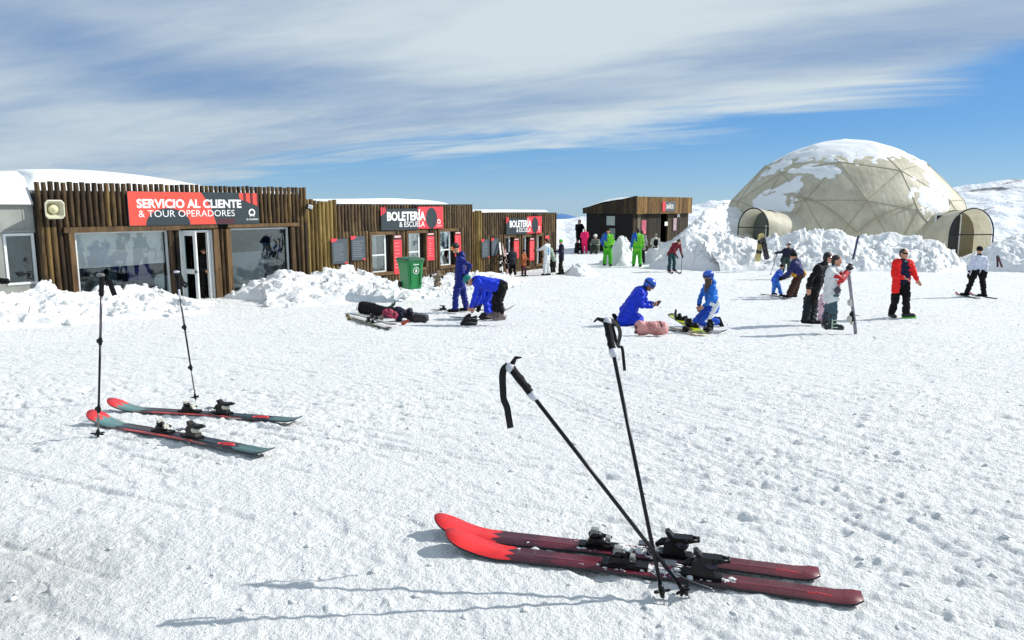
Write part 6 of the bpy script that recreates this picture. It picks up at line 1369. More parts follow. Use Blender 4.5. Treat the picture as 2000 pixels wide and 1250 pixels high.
# ------------------------------------------------------------ ski poles
M_SHAFT = mat('black_shaft', (10, 10, 20), .3, .0, spec=.3); M_GRIP = mat('black_grip', (8, 9, 10), .65, var=.2, vscale=60, bump=.4, bscale=160, spec=.25); M_PALE = mat('pale_grip_cap', (196, 198, 206), .4); M_STRAP = mat('black_strap', (10, 11, 11), .85, var=.3, vscale=90)
def pole_parts(root, tip, top, beak, shaft, r=.0085, grip_l=.16, basket=.038, clamps=(), cap=True):
    tip, top = V(tip), V(top); d = (top - tip).normalized(); L = (top - tip).length; P = lambda t, o=V((0, 0, 0)): tip + d * t + o
    bk = (V(beak) - d * V(beak).dot(d)).normalized(); sd_ = d.cross(bk)
    for nm, t0, t1, rr, m_ in shaft:
        m = MB(); m.smooth = True; m.tube([P(L * t0), P(L * t1)], [rr * .96, rr], 12); m.build(nm, m_, root)
    for t in clamps:
        m = MB(); m.smooth = True; m.tube([P(L * t - .028), P(L * t - .02), P(L * t + .02), P(L * t + .028)], [r * 1.1, r * 1.6, r * 1.6, r * 1.15], 10); m.ell(P(L * t) + bk * .017, bk * .012, sd_ * .007, d * .016, 8, 6); m.ell(P(L * t) - bk * .013, bk * .006, sd_ * .007, d * .008, 8, 6); m.build('clamp', M_BLACK, root)
    m = MB(); m.smooth = True; g0 = L - grip_l; m.tube([P(g0), P(g0 + .01), P(g0 + .05), P(g0 + .09), P(g0 + .12), P(L - .018), P(L - .006)], [.011, .0165, .0155, .0175, .0165, .019, .014], 14)
    for k in range(2): m.ell(P(g0 + .04 + k * .045) + bk * .010, bk * .010, sd_ * .012, d * .016, 8, 6)
    m.rc(P(L - .010) + bk * .008, P(L + .004) + bk * .040, .012, .007, 8); m.rc(P(L + .004) + bk * .040, P(L - .008) + bk * .058, .007, .0035, 8); m.build('grip', M_GRIP, root)
    if cap:
        m = MB(); m.smooth = True; m.ell(P(L - .004) - bk * .002 - d * .012, bk * .021, sd_ * .0205, d * .022, 12, 8); m.build('grip_cap', M_PALE, root)
        m = MB(); m.smooth = True; m.tube([P(g0 - .022), P(g0 - .005), P(g0 + .016)], [.012, .018, .0178], 14); m.build('collar', M_PALE, root)
    m = MB(); m.smooth = True; m.tube([P(.0), P(.05)], [.002, .0055], 8); m.build('spike', M_STEEL, root)
    m = MB(); m.smooth = True; c = P(.055); m.tube([P(.03), P(.045), P(.07), P(.085)], [.008, .011, .012, .0095], 10); m.tube([c - d * .004, c + d * .004], [basket * .45, basket * .45], 16)
    for k in range(5):
        a = R(72 * k + 20); o = bk * math.cos(a) + sd_ * math.sin(a); m.ell(c + o * basket * .62, o * basket * .42, d.cross(o) * basket * .24, d * .006 + o * .002, 10, 6)
    m.build('basket', M_BLACK, root)
    return P, L, d, bk, sd_
def strap(root, pts, w, m_=None, side=(1, 0, 0)):
    m = MB(); m.ribbon(pts, w, V(side), .0025); return m.build('strap', m_ or M_STRAP, root)
def poles():
    # upright pole of the front pair
    tip = gh(1298, 1178); tip.z -= .01; top = at(1184, 622, 3.30); root = thing('ski_pole', tip, 'more upright black ski pole with pale collar crossing over the red skis', 'ski pole', 'black ski poles in the foreground')
    pole_parts(root, tip, top, V((-1, -.15, -.1)), (('shaft', .03, .90, .0088, M_SHAFT),))
    D = 3.30; pts = cat_rom([at(1188, 621, D), at(1200, 628, D - .01), at(1209, 641, D - .02), at(1211, 655, D - .02), at(1208, 668, D - .02), at(1206, 676, D - .03)]); strap(root, pts, .022, side=(1, .8, 0))
    pts = cat_rom([at(1190, 622, D + .01), at(1196, 640, D + .02), at(1200, 655, D + .01), at(1204, 668, D), at(1208, 677, D - .02), at(1213, 676, D - .02), at(1216, 684, D - .01), at(1218, 703, D), at(1220, 724, D)]); strap(root, pts, [.018] * 20 + [.014] * (len(pts) - 20), side=(1, -.5, 0))
    # leaning pole of the front pair
    tip = gh(1351, 1168); tip.z -= .01; top = at(993, 712, 2.95); root = thing('ski_pole', tip, 'strongly leaning black ski pole with a long hanging strap over the red skis', 'ski pole', 'black ski poles in the foreground')
    pole_parts(root, tip, top, V((1, .1, 1)), (('shaft', .03, .90, .0088, M_SHAFT),)); D = 2.95
    pts = cat_rom([at(993, 713, D), at(984, 721, D - .01), at(981, 735, D - .02), at(982, 758, D - .02), at(984, 780, D - .02), at(990, 795, D - .01), at(993, 812, D), at(997, 836, D)]); strap(root, pts, .027, side=(1, .3, 0))
    pts = cat_rom([at(996, 712, D + .02), at(986, 722, D + .02), at(984, 742, D + .02), at(985, 768, D + .01), at(984, 785, D)]); strap(root, pts, .02, side=(1, -.6, 0))
    # left pair: telescopic trekking style
    G1 = mat('grey_alloy', (104, 102, 108), .3, .75, var=.2, vscale=60); G2 = mat('warm_alloy', (126, 118, 112), .35, .6)
    tip = gh(191, 858); tip.z -= .01; D = tip.y; top = at(199, 535, D - .02); root = thing('ski_pole', tip, 'upright telescopic pole with grey sections standing at the teal ski tip', 'ski pole', 'telescopic poles on the left')
    pole_parts(root, tip, top, V((-1, 0, 0)), (('lower_shaft', .03, .19, .0065, G2), ('middle_shaft', .19, .61, .0080, M_SHAFT), ('upper_shaft', .61, .88, .0092, G1)), r=.0085, clamps=(.195, .605), cap=False, basket=.05)
    pts = cat_rom([at(201, 534, D), at(209, 541, D), at(216, 556, D), at(224, 577, D)]); strap(root, pts, [.016] * 12 + [.035] * (len(pts) - 12), side=(1, .2, .2))
    m = MB(); m.smooth = True; m.ell(at(196, 537, D - .03), (.032, 0, -.004), (0, .02, 0), (.004, 0, .014), 10, 7); m.build('grip_cap', mat('dull_cap', (110, 108, 112), .4), root)
    tip = gh(383, 784); tip.z -= .01; D = tip.y; top = at(344, 531, D - .1); root = thing('ski_pole', tip, 'tilted telescopic pole with pale section standing behind the farther teal ski', 'ski pole', 'telescopic poles on the left')
    pole_parts(root, tip, top, V((-1, 0, 0)), (('lower_shaft', .03, .28, .0065, G1), ('middle_shaft', .28, .585, .0080, M_SHAFT), ('upper_shaft', .585, .80, .0092, G1), ('pale_shaft', .80, .885, .0098, M_PALE)), r=.0085, clamps=(.275, .585), cap=False, basket=.04)
    pts = cat_rom([at(348, 532, D - .1), at(354, 540, D - .1), at(358, 550, D - .1), at(366, 556, D - .1), at(362, 560, D - .1), at(354, 553, D - .1)]); strap(root, pts, .022, side=(.4, .5, 1))
    m = MB(); m.smooth = True; m.ell(at(345, 531, D - .12), (.03, 0, 0), (0, .02, 0), (0, 0, .012), 10, 7); m.build('grip_cap', M_PALE, root)
poles()
def plain_pole(label, tip, top, col=(60, 62, 68), r=.011, group=None, gripc=None, name='ski_pole'):
    tip, top = V(tip), V(top); d = (top - tip).normalized(); root = thing(name, tip, label, 'ski pole', group); L = (top - tip).length
    m = MB(); m.smooth = True; m.tube([tip, top - d * .12], r, 8); m.build('shaft', mat('pole_%d_%d' % (col[0], col[1]), col, .35, .3), root)
    m = MB(); m.smooth = True; m.tube([top - d * .13, top], .018, 8); m.ball(top, .02, 8); m.build('grip', gripc or M_BLACK, root)
    c = tip + d * .06; m = MB(); m.smooth = True; m.tube([c, c + d * .012], [.045, .03], 10); m.build('basket', M_BLACK, root)
g = RS['wL'] if RS['wL'].x > RS['wR'].x else RS['wR']; tp = at(1330.5, 533, g.y - .05); tp.z = float(G(tp.x, tp.y)); plain_pole('thin grey pole planted by the bending maroon skier', tp, g + V((0, 0, .1)), (90, 90, 96), .013)
tp = gh(1505, 536); tp.z -= .02; plain_pole('thin pole in the hand of the skier in black by the snow bank', tp, DS['wL'] + V((0, 0, .06)), (90, 84, 80), .013)

# ------------------------------------------------------------ other skis and boards
def flat_ski(label, a, b_, w, th, topm, tip_h=.06, group=None, bind=True, roll=None, L=None, both=False, name='ski', cat='ski', bindx=.5, tipcol=None, board=False, backm=None, edgem=None):
    """narrow helper for skis and boards in any attitude; a = tip, b_ = tail, roll = vector the top side faces"""
    a, b_ = V(a), V(b_); d = (b_ - a).normalized(); L = (b_ - a).length; up = V(roll) if roll else V((0, 0, 1)); up = (up - d * up.dot(d)).normalized(); sd_ = up.cross(d)
    root = thing(name, a, label, cat, group); P = lambda x, y, z: a + d * x + sd_ * y + up * z; N = 26; m = MB(); vs = []
    for k in range(N + 1):
        x = L * k / N; u = k / N; e = .07 if board else .05
        ww = w / 2 * (math.sqrt(max(.02, 1 - max(0, (e - u) / e) ** 2)) * math.sqrt(max(.05, 1 - max(0, (u - 1 + e * .7) / (e * .7)) ** 2)) * (.86 + .14 * abs(2 * u - 1) ** 1.5)); z = tip_h * max(0, 1 - u / .14) ** 2 + (tip_h if both else .01) * max(0, (u - .86) / .14) ** 2
        vs += [P(x, -ww, z), P(x, ww, z), P(x, ww, z + th), P(x, -ww, z + th)]
    m.add(vs, []); 
    for i in range(N):
        for k in range(4):
            k2 = (k + 1) % 4; m.f.append((i * 4 + k, i * 4 + 4 + k, i * 4 + 4 + k2, i * 4 + k2)); m.mi.append(1 if k == 0 else (0 if k == 2 else 2)); m.sm.append(False)
    m.f += [(0, 1, 2, 3), tuple(N * 4 + k for k in (3, 2, 1, 0))]; m.mi += [2, 2]; m.sm += [False, False]
    if tipcol:
        for i in range(3): m.mi[i * 4 + 2] = 3
    m.build('board_body' if board else 'ski_body', [topm, backm or M_EDGE, edgem or M_EDGE] + ([tipcol] if tipcol else []), root)
    if bind:
        for x in ((L * .32, L * .66) if board else (L * bindx,)):
            if board: snow_binding(root, P, x, w, sd_, up, d, th)
            else:
                m = MB(); bx = lambda x0, x1, y0, y1, z0, z1: m.hexa([P(x0, y0, z0), P(x1, y0, z0), P(x1, y1, z0), P(x0, y1, z0), P(x0, y0, z1), P(x1, y0, z1), P(x1, y1, z1), P(x0, y1, z1)])
                bx(x - .26, x - .12, -.035, .035, th, th + .035); bx(x - .22, x - .16, -.03, .03, th + .035, th + .075); bx(x + .08, x + .26, -.035, .035, th, th + .04); bx(x + .12, x + .19, -.032, .032, th + .04, th + .11); bx(x + .16, x + .26, -.014, .014, th + .09, th + .112); m.build('binding', M_BLACK, root)
    return root, P
def snow_binding(root, P, x, w, sd_, up, d, th, m_=None):
    """strap binding: base, highback, two straps and buckle loop"""
    m = MB(); m.smooth = True; h = w * .5
    m.tube([P(x - .05, -h * .85, th + .02), P(x, h * .85, th + .02)], [.05, .06], 10)
    m.ribbon([P(x - .02, -h * .9, th + .02), P(x - .03, -h * 1.0, th + .12), P(x - .02, -h * .95, th + .22)], [.15, .13, .09], d, .012)
    for yy, hh in ((-.35, .14), (.45, .09)):
        pts = [P(x - .065, h * yy, th + .02), P(x - .06, h * yy, th + hh * .7), P(x - .02, h * yy, th + hh), P(x + .02, h * yy, th + hh), P(x + .06, h * yy, th + hh * .7), P(x + .065, h * yy, th + .02)]; m.ribbon(cat_rom(pts, 4), .045, sd_, .01)
    m.build('binding', m_ or M_BLACK, root)
dk = mat('dark_ski_top', (40, 36, 42), .35, var=.3, vscale=6); rdk = mat('red_dark_ski', (150, 70, 70), .4, var=.3)
def two_pts(pa, pb, up=.02):
    a, b_ = gh(*pa), gh(*pb); a.z += up; b_.z += up; return a, b_
a, b_ = two_pts((1866, 576), (1902, 583)); d = (b_ - a).normalized(); flat_ski('ski under the left foot of the white topped skier', a, a + d * 1.6, .09, .02, dk, .08, 'skis worn by skiers', False, tipcol=rdk)
a, b_ = two_pts((1893, 576), (1943, 584.5)); d = (b_ - a).normalized(); flat_ski('ski under the right foot of the white topped skier', a, a + d * 1.6, .09, .02, dk, .08, 'skis worn by skiers', False, tipcol=rdk)
a, b_ = two_pts((1532, 581), (1492, 577)); d = (b_ - a).normalized(); flat_ski('ski under the rear foot of the small blue child', a, a + d * .95, .08, .02, dk, .05, 'skis worn by skiers', False)
a, b_ = two_pts((1542, 585), (1508, 580)); d = (b_ - a).normalized(); flat_ski('ski under the front foot of the small blue child', a, a + d * .95, .08, .02, mat('pale_ski', (170, 172, 176), .4), .05, 'skis worn by skiers', False)
a, b_ = two_pts((1314, 535.5), (1300, 528)); d = (b_ - a).normalized(); flat_ski('left ski of the bending maroon skier', a, a + d * 1.45, .085, .02, dk, .08, 'skis worn by skiers', False)
a, b_ = two_pts((1330, 536), (1311, 527)); d = (b_ - a).normalized(); flat_ski('right ski of the bending maroon skier', a, a + d * 1.45, .085, .02, dk, .08, 'skis worn by skiers', False)
a, b_ = two_pts((1521, 549), (1546, 541)); flat_ski('ski under the skier in black by the snow bank', a, b_, .09, .02, dk, .06, 'skis worn by skiers', False)
ws = mat('white_ski_top', (214, 214, 212), .35, var=.12)
a, b_ = two_pts((1004, 607), (842, 607)); flat_ski('long white ski under the standing navy suited person', a, b_, .10, .018, ws, .12, 'white skis beside the bending pair', True, bindx=.78)
a, b_ = two_pts((990, 624), (896, 622)); flat_ski('white ski with black bindings under the hands of the bending person', a, a + (b_ - a).normalized() * 1.45, .10, .018, ws, .08, 'white skis beside the bending pair', False)
def loose_binding(label, c, px_w, m_=M_BLACK):
    g = gh(*c); root = thing('ski_binding', g, label, 'ski binding', 'black bindings beside the bending pair'); rg = random.Random(int(c[0])); w = px_w
    m = MB(); m.smooth = True; m.rc(g + V((-w * .5, 0, .06)), g + V((w * .35, .02, .06)), .055, .05); m.rc(g + V((-w * .4, 0, .10)), g + V((-w * .1, 0, .16)), .05, .04); m.rc(g + V((w * .05, .0, .08)), g + V((w * .45, 0, .12)), .035, .03); o = remesh(m, 'housing', m_, root, None, .012, 1, .006, 20)
    m = MB(); m.smooth = True
    for q in (-.03, .03): m.tube([g + V((-w * .1, q, .09)), g + V((w * .7, q, .07))], .008, 6)
    m.build('brake_arm', M_STEEL, root)
loose_binding('black binding hardware right below the bending person\'s hands', (920, 628), .28); loose_binding('black binding hardware at the blue trouser leg', (950, 625), .30); loose_binding('low black binding lying nearest, in front of the bending person', (918, 637), .34)

# skis, poles and bags on the snow at the left of the pair
def left_pile():
    tc_ = mat('dark_red_tip', (120, 20, 28), .35); topm = mat('white_print_top', (176, 180, 172), .35, var=.55, vscale=7)
    a, b_ = two_pts((774, 642), (694, 618), .06); flat_ski('upper white and grey ski with dark red tip of the stacked pair', a, b_, .115, .02, topm, .03, 'stacked white skis with red tips', True, bindx=.50, tipcol=tc_)
    a, b_ = two_pts((764, 646), (686, 622), .02); flat_ski('lower white ski of the stacked pair with black bindings', a, b_, .115, .02, topm, .03, 'stacked white skis with red tips', True, bindx=.48, tipcol=tc_)
    for (pa, pb, lb) in (((678, 618), (735, 640), 'pole with olive basket lying beside the stacked white skis'), ((681, 624), (742, 644), 'second thin pole lying nearest beside the stacked white skis')):
        a, b_ = two_pts(pa, pb, .03); root = thing('ski_pole', a, lb, 'ski pole', 'poles lying by the white skis'); m = MB(); m.smooth = True; m.tube([a, b_], .010, 8); m.build('shaft', mat('olive_pole', (108, 104, 78), .4, .3), root)
        d = (b_ - a).normalized(); m = MB(); m.smooth = True; m.tube([a + d * .05, a + d * .07], [.05, .035], 10); m.build('basket', mat('olive_basket', (112, 96, 30), .5), root); m = MB(); m.smooth = True; m.tube([b_ - d * .13, b_], .018, 8); m.build('grip', M_BLACK, root)
    rg = random.Random(12)
    g0, g1 = gh(708, 612), gh(765, 622); org = gh(735, 614); m = MB(); m.smooth = True
    for k in range(9):
        u = k / 8; p = g0.lerp(g1, u) + V((0, .07, .13)); m.ell(p, V((.14, 0, 0)), V((0, .19, 0)), V((0, 0, .165 + .03 * math.sin(5 * u + 1)))); 
    o = remesh(m, 'ski_bag', BK, None, org, .014, 2, .014, 9, 2); tag(o, 'long black padded bag lying left in the heap of clothes', 'bag')
    m = MB(); m.smooth = True; a = gh(708, 606) + V((-.02, 0, .12)); m.ribbon(cat_rom([a, a + V((-.08, 0, .04)), a + V((-.13, -.03, -.03)), a + V((-.13, -.06, -.12))]), .03, V((0, 1, 0)), .008); m.build('strap', M_STRAP, o)
    g0, g1 = gh(775, 628), gh(805, 626); m = MB(); m.smooth = True
    for k in range(12): m.ell(g0.lerp(g1, rg.random()) + V((0, rg.uniform(-.08, .2), rg.uniform(.08, .26))), V((rg.uniform(.07, .13), 0, 0)), V((0, .12, 0)), V((0, 0, rg.uniform(.06, .12))))
    o = remesh(m, 'jacket', NV, None, gh(790, 628), .014, 2, .02, 12, 5); tag(o, 'crumpled dark navy jacket at the right end of the heap', 'jacket')
    g0, g1 = gh(755, 628), gh(772, 629); m = MB(); m.smooth = True
    for k in range(9): m.ell(g0.lerp(g1, rg.random()) + V((0, rg.uniform(-.05, .1), rg.uniform(.14, .28))), V((rg.uniform(.05, .10), 0, 0)), V((0, .08, 0)), V((0, 0, rg.uniform(.05, .09))))
    o = remesh(m, 'jacket', mat('rose_black_cloth', (150, 40, 70), .65, var=.9, vscale=9), None, gh(764, 628), .014, 2, .02, 14, 6); tag(o, 'rose and black jacket on the middle of the heap', 'jacket')
    for px, py, cc, lb in ((792, 621, (214, 120, 96), 'salmon glove on the heap of jackets'), (745, 627, (176, 150, 140), 'pale glove with red cuff beside the white skis'), (790, 634, (196, 74, 40), 'orange glove lying before the dark jacket'), (763, 612, (70, 92, 70), 'green mitten standing up on the heap')):
        g = gh(px, py) + V((0, 0, .17 if py < 622 else .04)); m = MB(); m.smooth = True; dr = V((rg.uniform(-1, 1), rg.uniform(-.6, .2), .6 if py < 615 else .1)).normalized(); hand(m, g, dr, V((0, -.5, 1)), 1.15, .014, .6); m.rc(g - dr * .07, g, .05, .042)
        o = remesh(m, 'glove', mat('glove_%d' % px, cc, .65, var=.4, vscale=12), None, g, .010, 1); tag(o, lb, 'glove', 'gloves on the clothes heap')
    # black bucket-like boot bag
    g = gh(820, 628); root = thing('boot_bag', g, 'small black box shaped bag at the right end of the heap', 'bag'); m = MB(); e = Matrix.Rotation(R(-8), 3, 'Z'); Mx = lambda x, y, z: g + e @ V((x, y, z))
    m.hexa([Mx(-.14, -.12, 0), Mx(.20, -.10, 0), Mx(.20, .12, 0), Mx(-.14, .12, 0), Mx(-.16, -.12, .20), Mx(.20, -.09, .15), Mx(.20, .10, .15), Mx(-.16, .12, .22)]); bo = m.build('body', mat('glossy_black', (22, 22, 26), .25, var=.2), root); bo.modifiers.new('b', 'BEVEL').width = .025
    m = MB(); m.smooth = True; m.ell(g + V((-.17, 0, .12)), V((.07, 0, 0)), V((0, .13, 0)), V((0, 0, .12))); m.build('lid', M_BLACK, root); m = MB(); m.smooth = True; m.tube(cat_rom([g + V((-.22, -.05, .1)), g + V((-.27, -.08, .02)), g + V((-.20, -.13, .02))]), .008, 6); m.build('cord', M_STRAP, root)
left_pile()

# pink duffel, boards beside the kneeling woman
def duffel():
    g = gh(1274, 658); c = g + V((0, .12, .15)); m = MB(); m.smooth = True; e = Matrix.Rotation(R(-4), 3, 'Z')
    for k in range(9): u = k / 8 - .5; m.ell(c + e @ V((u * .44, 0, 0)), e @ V((.10, 0, 0)), V((0, .15, 0)), V((0, 0, .145 + .012 * math.sin(9 * u))))
    o = remesh(m, 'duffel_bag', mat('dusty_pink', (206, 146, 142), .6, var=.12, vscale=8, bump=.3), None, g, .012, 3, .016, 9, 4); tag(o, 'dusty pink duffel bag on the snow beside the kneeling man', 'bag')
    m = MB(); P = lambda x, z, y=-.165: c + V((x, y, z)); m.ribbon(cat_rom([P(-.08, .13, -.09), P(-.02, .06, -.155), P(.06, .02, -.165), P(.12, -.05), P(.06, -.11, -.15)]), .03, V((1, 0, .6)), .01); m.ribbon(cat_rom([P(-.12, .12, -.1), P(-.06, .0), P(.0, -.06), P(.05, -.12, -.14)]), .025, V((1, 0, .3)), .01); m.build('handle', mat('dusty_pink_dark', (176, 116, 114), .6), o)
    m = MB(); m.ribbon(cat_rom([c + V((.14, -.06, .145)), c + V((.16, -.12, .10)), c + V((.175, -.155, .03))]), .022, V((1, 0, 0)), .006); m.build('zip', M_BLACK, o)
    m = MB(); m.smooth = True
    for z in (.03, -.07): m.ell(c + V((-.31, -.06, z)), (.03, 0, 0), (0, .05, 0), (0, 0, .035), 10, 7)
    m.build('end_pocket', mat('dark_rose', (96, 56, 58), .6), o)
duffel()
ylw = bpy.data.materials.new('yellow_black_top')
def _yl():
    ylw.use_nodes = True; nt = ylw.node_tree; b = NB(nt); p = nt.nodes['Principled BSDF']; n = b.noise(b.n('ShaderNodeTexCoord').outputs['Object'], 3.2, 4, .6)
    nt.links.new(b.ramp(n, [(.42, hx(176, 190, 28)), (.50, hx(216, 184, 30)), (.505, hx(14, 16, 12)), (.60, hx(16, 18, 14)), (.605, hx(150, 170, 24))], 'CONSTANT'), p.inputs['Base Color']); p.inputs['Roughness'].default_value = .3
_yl()
a = gh(1316, 640) + V((0, .1, .25)); b_ = gh(1374, 657) + V((0, 0, .03)); d = (b_ - a).normalized(); flat_ski('yellow and black snowboard resting on the boots before the kneeling woman', a - d * .08, b_ + d * .05, .29, .014, ylw, .03, 'snowboards by the kneeling woman', True, both=True, name='snowboard', cat='snowboard', board=True, roll=(.12, -.92, .5), backm=mat('yellow_base', (224, 180, 40), .4))
a, b_ = two_pts((1420, 652), (1302, 646), .03); flat_ski('grey snowboard lying flat under the yellow one', a, b_, .27, .014, mat('grey_board', (150, 152, 150), .35, var=.2), .05, 'snowboards by the kneeling woman', True, both=True, name='snowboard', cat='snowboard', board=True)

# the boy's ski, standing on its tail
wj = BOY['wL']; base = gh(1673, 656); top = at(1658, 527, wj.y + .0); base = at(1673, 655, wj.y); base.z = float(G(base.x, base.y)) - .02
gt = mat('grey_violet_ski', (136, 130, 142), .4, var=.25, vscale=10)
_, P_ = flat_ski('grey ski held upright by the boy with white binding parts', top, base, .07, .030, gt, .02, None, False, roll=(-1, -.25, 0), backm=gt, edgem=gt)
L_ = (base - top).length
for x, s_ in ((.50, 1), (.93, 1)):
    m = MB(); m.hexa([P_(L_ * x - .09, -.035, .035), P_(L_ * x + .07, -.035, .035), P_(L_ * x + .07, .035, .035), P_(L_ * x - .09, .035, .035), P_(L_ * x - .05, -.03, .10), P_(L_ * x + .03, -.03, .10), P_(L_ * x + .03, .03, .10), P_(L_ * x - .05, .03, .10)]) if x < .9 else None
    if x < .9: m.build('toe_binding', mat('pale_binding', (190, 188, 180), .4, var=.2), _)
m = MB(); x = L_ * .70; m.hexa([P_(x - .10, -.035, .035), P_(x + .16, -.035, .035), P_(x + .16, .035, .035), P_(x - .10, .035, .035), P_(x - .05, -.03, .09), P_(x + .12, -.03, .09), P_(x + .12, .03, .09), P_(x - .05, .03, .09)]); h_ = m.build('heel_binding', M_BLACK, _)
m = MB(); m.smooth = True; m.ell(P_(x + .04, 0, .12), (.05, 0, 0), (0, .04, 0), (0, 0, .07)); m.ell(P_(x + .12, 0, .07), (.04, 0, 0), (0, .04, 0), (0, 0, .05)); m.build('cap', mat('pale_binding', (190, 188, 180), .4, var=.2), h_)
m = MB(); m.smooth = True; m.tube([P_(x - .02, .03, -.0), P_(x + .02, .04, -.09)], .008, 6); m.build('brake', M_BLACK, h_)

# stuck upright in the snow banks
def stuck(label, base_px, top_px, Y, w, m_, tilt=(0, 0, 0), backm=None, group=None, roll=(0, -1, 0), board=False, **kw):
    b_ = at(*base_px, Y); t_ = at(*top_px, Y - .15); d = (b_ - t_).normalized(); flat_ski(label, t_, b_ + d * .15, w, .02, m_, .03, group, kw.get('bind', board), roll=roll, board=board, name='snowboard' if board else 'ski', cat='snowboard' if board else 'ski', backm=backm)
stuck('navy ski standing upright in the snow bank before the dome', (1664, 514), (1676.5, 459), 35.6, .12, mat('navy_ski', (34, 40, 84), .35, var=.25), roll=(.2, -1, .1))
yb = mat('cream_black_board', (196, 182, 120), .4, var=.5, vscale=5)
stuck('cream and black snowboard standing in the bank below the left dome entrance', (1480, 505), (1487.5, 455), 35.4, .30, yb, board=True, group='snowboards stuck in the bank')
stuck('dark snowboard leaning on the cream one in the snow bank', (1497, 501), (1489.5, 464), 35.2, .27, mat('dark_violet_board', (40, 30, 46), .4), board=True, group='snowboards stuck in the bank')
stuck('dark red ski stuck steeply in the right snow heap', (1948, 516), (1947.5, 498), 34.6, .10, mat('maroon_ski', (70, 26, 34), .4), group='short dark skis in the right heap')
stuck('dark red ski stuck at a slant in the right snow heap', (1955, 517), (1949, 501), 34.5, .10, mat('maroon_ski', (70, 26, 34), .4), group='short dark skis in the right heap')
def lean(label, bpx, tpx, out, w, m_, group):
    s0, z0 = wh(*bpx, out); s1, z1 = wh(*tpx, .16); a = wp(s1, z1, .16); b_ = wp(s0, z0, out); flat_ski(label, a, b_, w, .025, m_, .03, group, True, roll=tuple(WN * .9 + V((0, 0, .3))), bindx=.62)
lean('pale white ski leaning on the farthest building beside the notice boards', (981, 531), (975, 473), .6, .12, mat('white_ski_top', (214, 214, 212), .35), 'skis leaning on the farthest building')
lean('brownish ski leaning aslant on the farthest building', (991, 534), (980, 475), .7, .11, mat('brown_ski', (120, 104, 92), .4, var=.3), 'skis leaning on the farthest building')
lean('rose coloured ski leaning close to the crouched person in black', (990, 535), (986, 487), .8, .10, mat('rose_ski', (140, 72, 84), .4, var=.4, vscale=5), 'skis leaning on the farthest building')
lean('pale ski leaning over the chest-high part of the farthest building wall', (976, 529), (978, 490), .7, .10, mat('pale_ski', (170, 172, 176), .4), 'skis leaning on the farthest building')

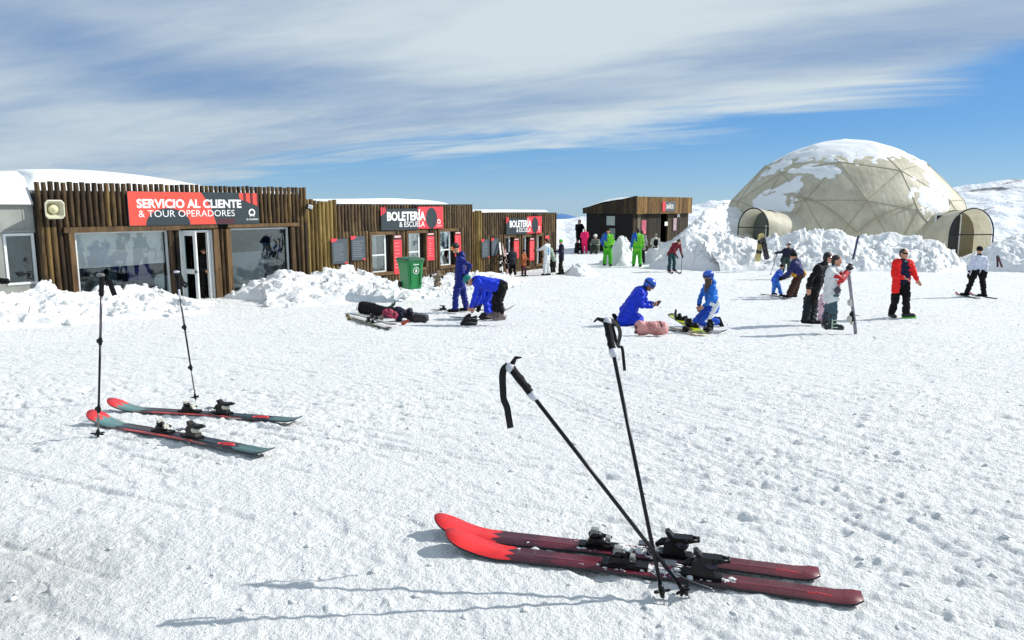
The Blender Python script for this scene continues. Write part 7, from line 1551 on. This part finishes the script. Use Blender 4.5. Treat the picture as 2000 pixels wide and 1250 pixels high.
# ------------------------------------------------------------ green wheelie bin
def bin_():
    g = at(803, 560, 22.6); g.z = float(G(g.x, g.y)) + .0; base = at(803, 560, 22.6); g.z = base.z; fr = V((.62, -.79, 0)).normalized(); sd_ = V((-fr.y, fr.x, 0)); Hh = (at(798, 506, 22.6) - base).length
    root = thing('wheelie_bin', g, 'green wheeled rubbish bin with white round emblem in the snow bank', 'bin'); gm = mat('green_plastic', (28, 128, 66), .38, var=.08, vscale=4); P = lambda a, f, z: g + sd_ * a + fr * f + V((0, 0, z))
    def ring(w, d, z, k=.05, off=0): return [P(a, f + off, z) for a, f in ((-w + k, -d), (w - k, -d), (w, -d + k), (w, d - k), (w - k, d), (-w + k, d), (-w, d - k), (-w, -d + k))]
    m = MB(); zs = [(.22, .25, -.05, .04, .02), (.225, .26, .0, .04, .02), (.26, .30, .45, .05, .0), (.285, .34, Hh - .10, .05, -.03), (.30, .36, Hh - .09, .05, -.03), (.30, .36, Hh - .02, .05, -.03)]
    vs = [p for w, d, z, k, o in zs for p in ring(w, d, z, k, o)]; m.add(vs, [(i * 8 + k, i * 8 + (k + 1) % 8, (i + 1) * 8 + (k + 1) % 8, (i + 1) * 8 + k) for i in range(5) for k in range(8)] + [tuple(range(8))]); m.build('body', gm, root)
    m = MB()
    for a in (-.16, .16): m.box(P(a, .29 + .02, .42), (.04, .04, .70), Matrix.Rotation(math.atan2(fr.y, fr.x), 3, 'Z'))
    m.build('rib', gm, root)
    m = MB(); zs = [(.315, .38, Hh - .03, .06, -.03), (.32, .385, Hh + .0, .06, -.03), (.30, .36, Hh + .035, .06, -.03), (.20, .25, Hh + .06, .06, -.03)]; vs = [p for w, d, z, k, o in zs for p in ring(w, d, z, k, o)]
    m.add(vs, [(i * 8 + k, i * 8 + (k + 1) % 8, (i + 1) * 8 + (k + 1) % 8, (i + 1) * 8 + k) for i in range(3) for k in range(8)] + [tuple(range(24, 32)), tuple(range(8))]); lid = m.build('lid', mat('green_lid', (16, 84, 46), .3, var=.2), root)
    m = MB(); m.smooth = True; m.tube([P(-.24, -.43, Hh - .01), P(.24, -.43, Hh - .01)], .022, 8); m.build('handle', mat('green_lid', (16, 84, 46), .3), root)
    m = MB(); nn = 24
    vs = [p for w, d, z, k, o in ((.322, .388, Hh - .01, .06, -.03), (.335, .40, Hh - .005, .06, -.03)) for p in ring(w, d, z, k, o)]; m.add(vs, [(k, (k + 1) % 8, 8 + (k + 1) % 8, 8 + k) for k in (3, 4)]); m.build('snow_rim', M_SNOWS, lid)
    for q in (-1, 1):
        m = MB(); m.smooth = True; c = P(q * .25, -.25, .07); m.tube([c - sd_ * .025, c + sd_ * .025], .10, 16); m.build('wheel', M_BLACK, root)
    f = lambda u, v, o=0.0: P((u - .5) * .34, .272 + .0 + (1 - v) * .042 + o + .001, .33 + (1 - v) * .42) ; ax = lambda o: 0
    m = MB(); n = 22
    def ringm(cu, cv, r0, r1):
        vs = [f(cu + r * math.cos(2 * math.pi * k / n) , cv - r * .81 * math.sin(2 * math.pi * k / n), .03) for r in (r0, r1) for k in range(n)]; m.add(vs, [(k, (k + 1) % n, n + (k + 1) % n, n + k) for k in range(n)])
    ringm(.5, .55, .26, .31); m.build('emblem', M_LETTER, root, fix=False); m = MB(); m.add([f(.5 + x, .55 + y, .03) for x, y in ((0, -.17), (.10, -.02), (.08, .12), (-.08, .12), (-.10, -.02))], [(0, 1, 2, 3, 4)]); m.build('emblem', M_LETTER, root, fix=False); m = MB()
    ringm(.30, .11, .045, .085); m.build('emblem', M_LETTER, root, fix=False); m = MB(); m.add([f(u, v, .03) for u, v in ((.38, .09), (.78, .07), (.78, .13), (.38, .15))], [(0, 1, 2, 3)]); m.build('emblem', M_LETTER, root, fix=False)
bin_()
# dry shrub sticking out of the bank
def shrub():
    g = at(854, 556, 26.0); root = thing('dry_shrub', g, 'grey brown dry shrub stump poking out of the snow right of the green bin', 'shrub'); rg = random.Random(5)
    m = MB(); m.smooth = True; m.rc(g + V((0, 0, -.1)), g + V((.05, 0, .30)), .09, .08); m.rc(g + V((.05, 0, .25)), g + V((.16, 0, .34)), .07, .05); m.rc(g + V((0, 0, .2)), g + V((-.18, -.05, .30)), .05, .03); m.rc(g + V((-.05, 0, .15)), g + V((-.14, -.08, -.1)), .035, .025); m.rc(g + V((.05, 0, .1)), g + V((.16, -.08, .0)), .04, .03); m.rc(g + V((.06, 0, .3)), g + V((.05, 0, .46)), .06, .05)
    remesh(m, 'stump', mat('dead_wood', (136, 122, 102), .85, var=.6, vscale=9, bump=.8), root, None, .016, 1, .03, 16, 2)
    m = MB(); m.smooth = True
    for _ in range(34): a = g + V((rg.uniform(-.15, .15), rg.uniform(-.08, .05), rg.uniform(.05, .4))); m.tube([a, a + V((rg.uniform(-.12, .12), rg.uniform(-.1, .05), rg.uniform(-.05, .12)))], [.008, .003], 5)
    m.ball(g + V((-.22, -.06, .32)), .055, 8); m.ball(g + V((.19, -.04, .27)), .05, 8); m.build('twig', mat('dark_twig', (38, 32, 28), .9), root)
shrub()
def small_bag():
    g = at(4, 548, 18.0); m = MB(); m.smooth = True; m.rc(g + V((-.12, 0, 0)), g + V((.12, 0, -.02)), .08, .07); o = remesh(m, 'bag', BK, None, g, .014, 2, .01); tag(o, 'small black bag on the shaded snow at the far left edge', 'bag')
small_bag()
# clods of loose snow around the banks and across the piste
def crumbs():
    rg = random.Random(77); m = MB(); m.smooth = True; np_ = 0
    for _ in range(1500):
        y = 2.2 + 26 * rg.random() ** 1.7; x = rg.uniform(-.75, .75) * y
        if y > 16 and x < -.25 * y: continue
        r = (.003 + .011 * rg.random() ** 3) * (1 + y * .06); z = float(ground_height(np.array([x]), np.array([y]))[0]); o0 = len(m.v); c = V((x, y, z + r * .25)); a = rg.uniform(0, 6)
        m.ell(c, V((math.cos(a) * r * 1.5, math.sin(a) * r * 1.5, 0)), V((-math.sin(a) * r, math.cos(a) * r, 0)), V((0, 0, r * .6)), 6, 4)
        for q in range(o0, len(m.v)): v = V(m.v[q]); m.v[q] = tuple(c + (v - c) * rg.uniform(.55, 1.35))
    o = m.build('snow_crumbs', M_SNOW); tag(o, 'loose crumbs of snow scattered over the piste', 'snow', kind='stuff')
crumbs()
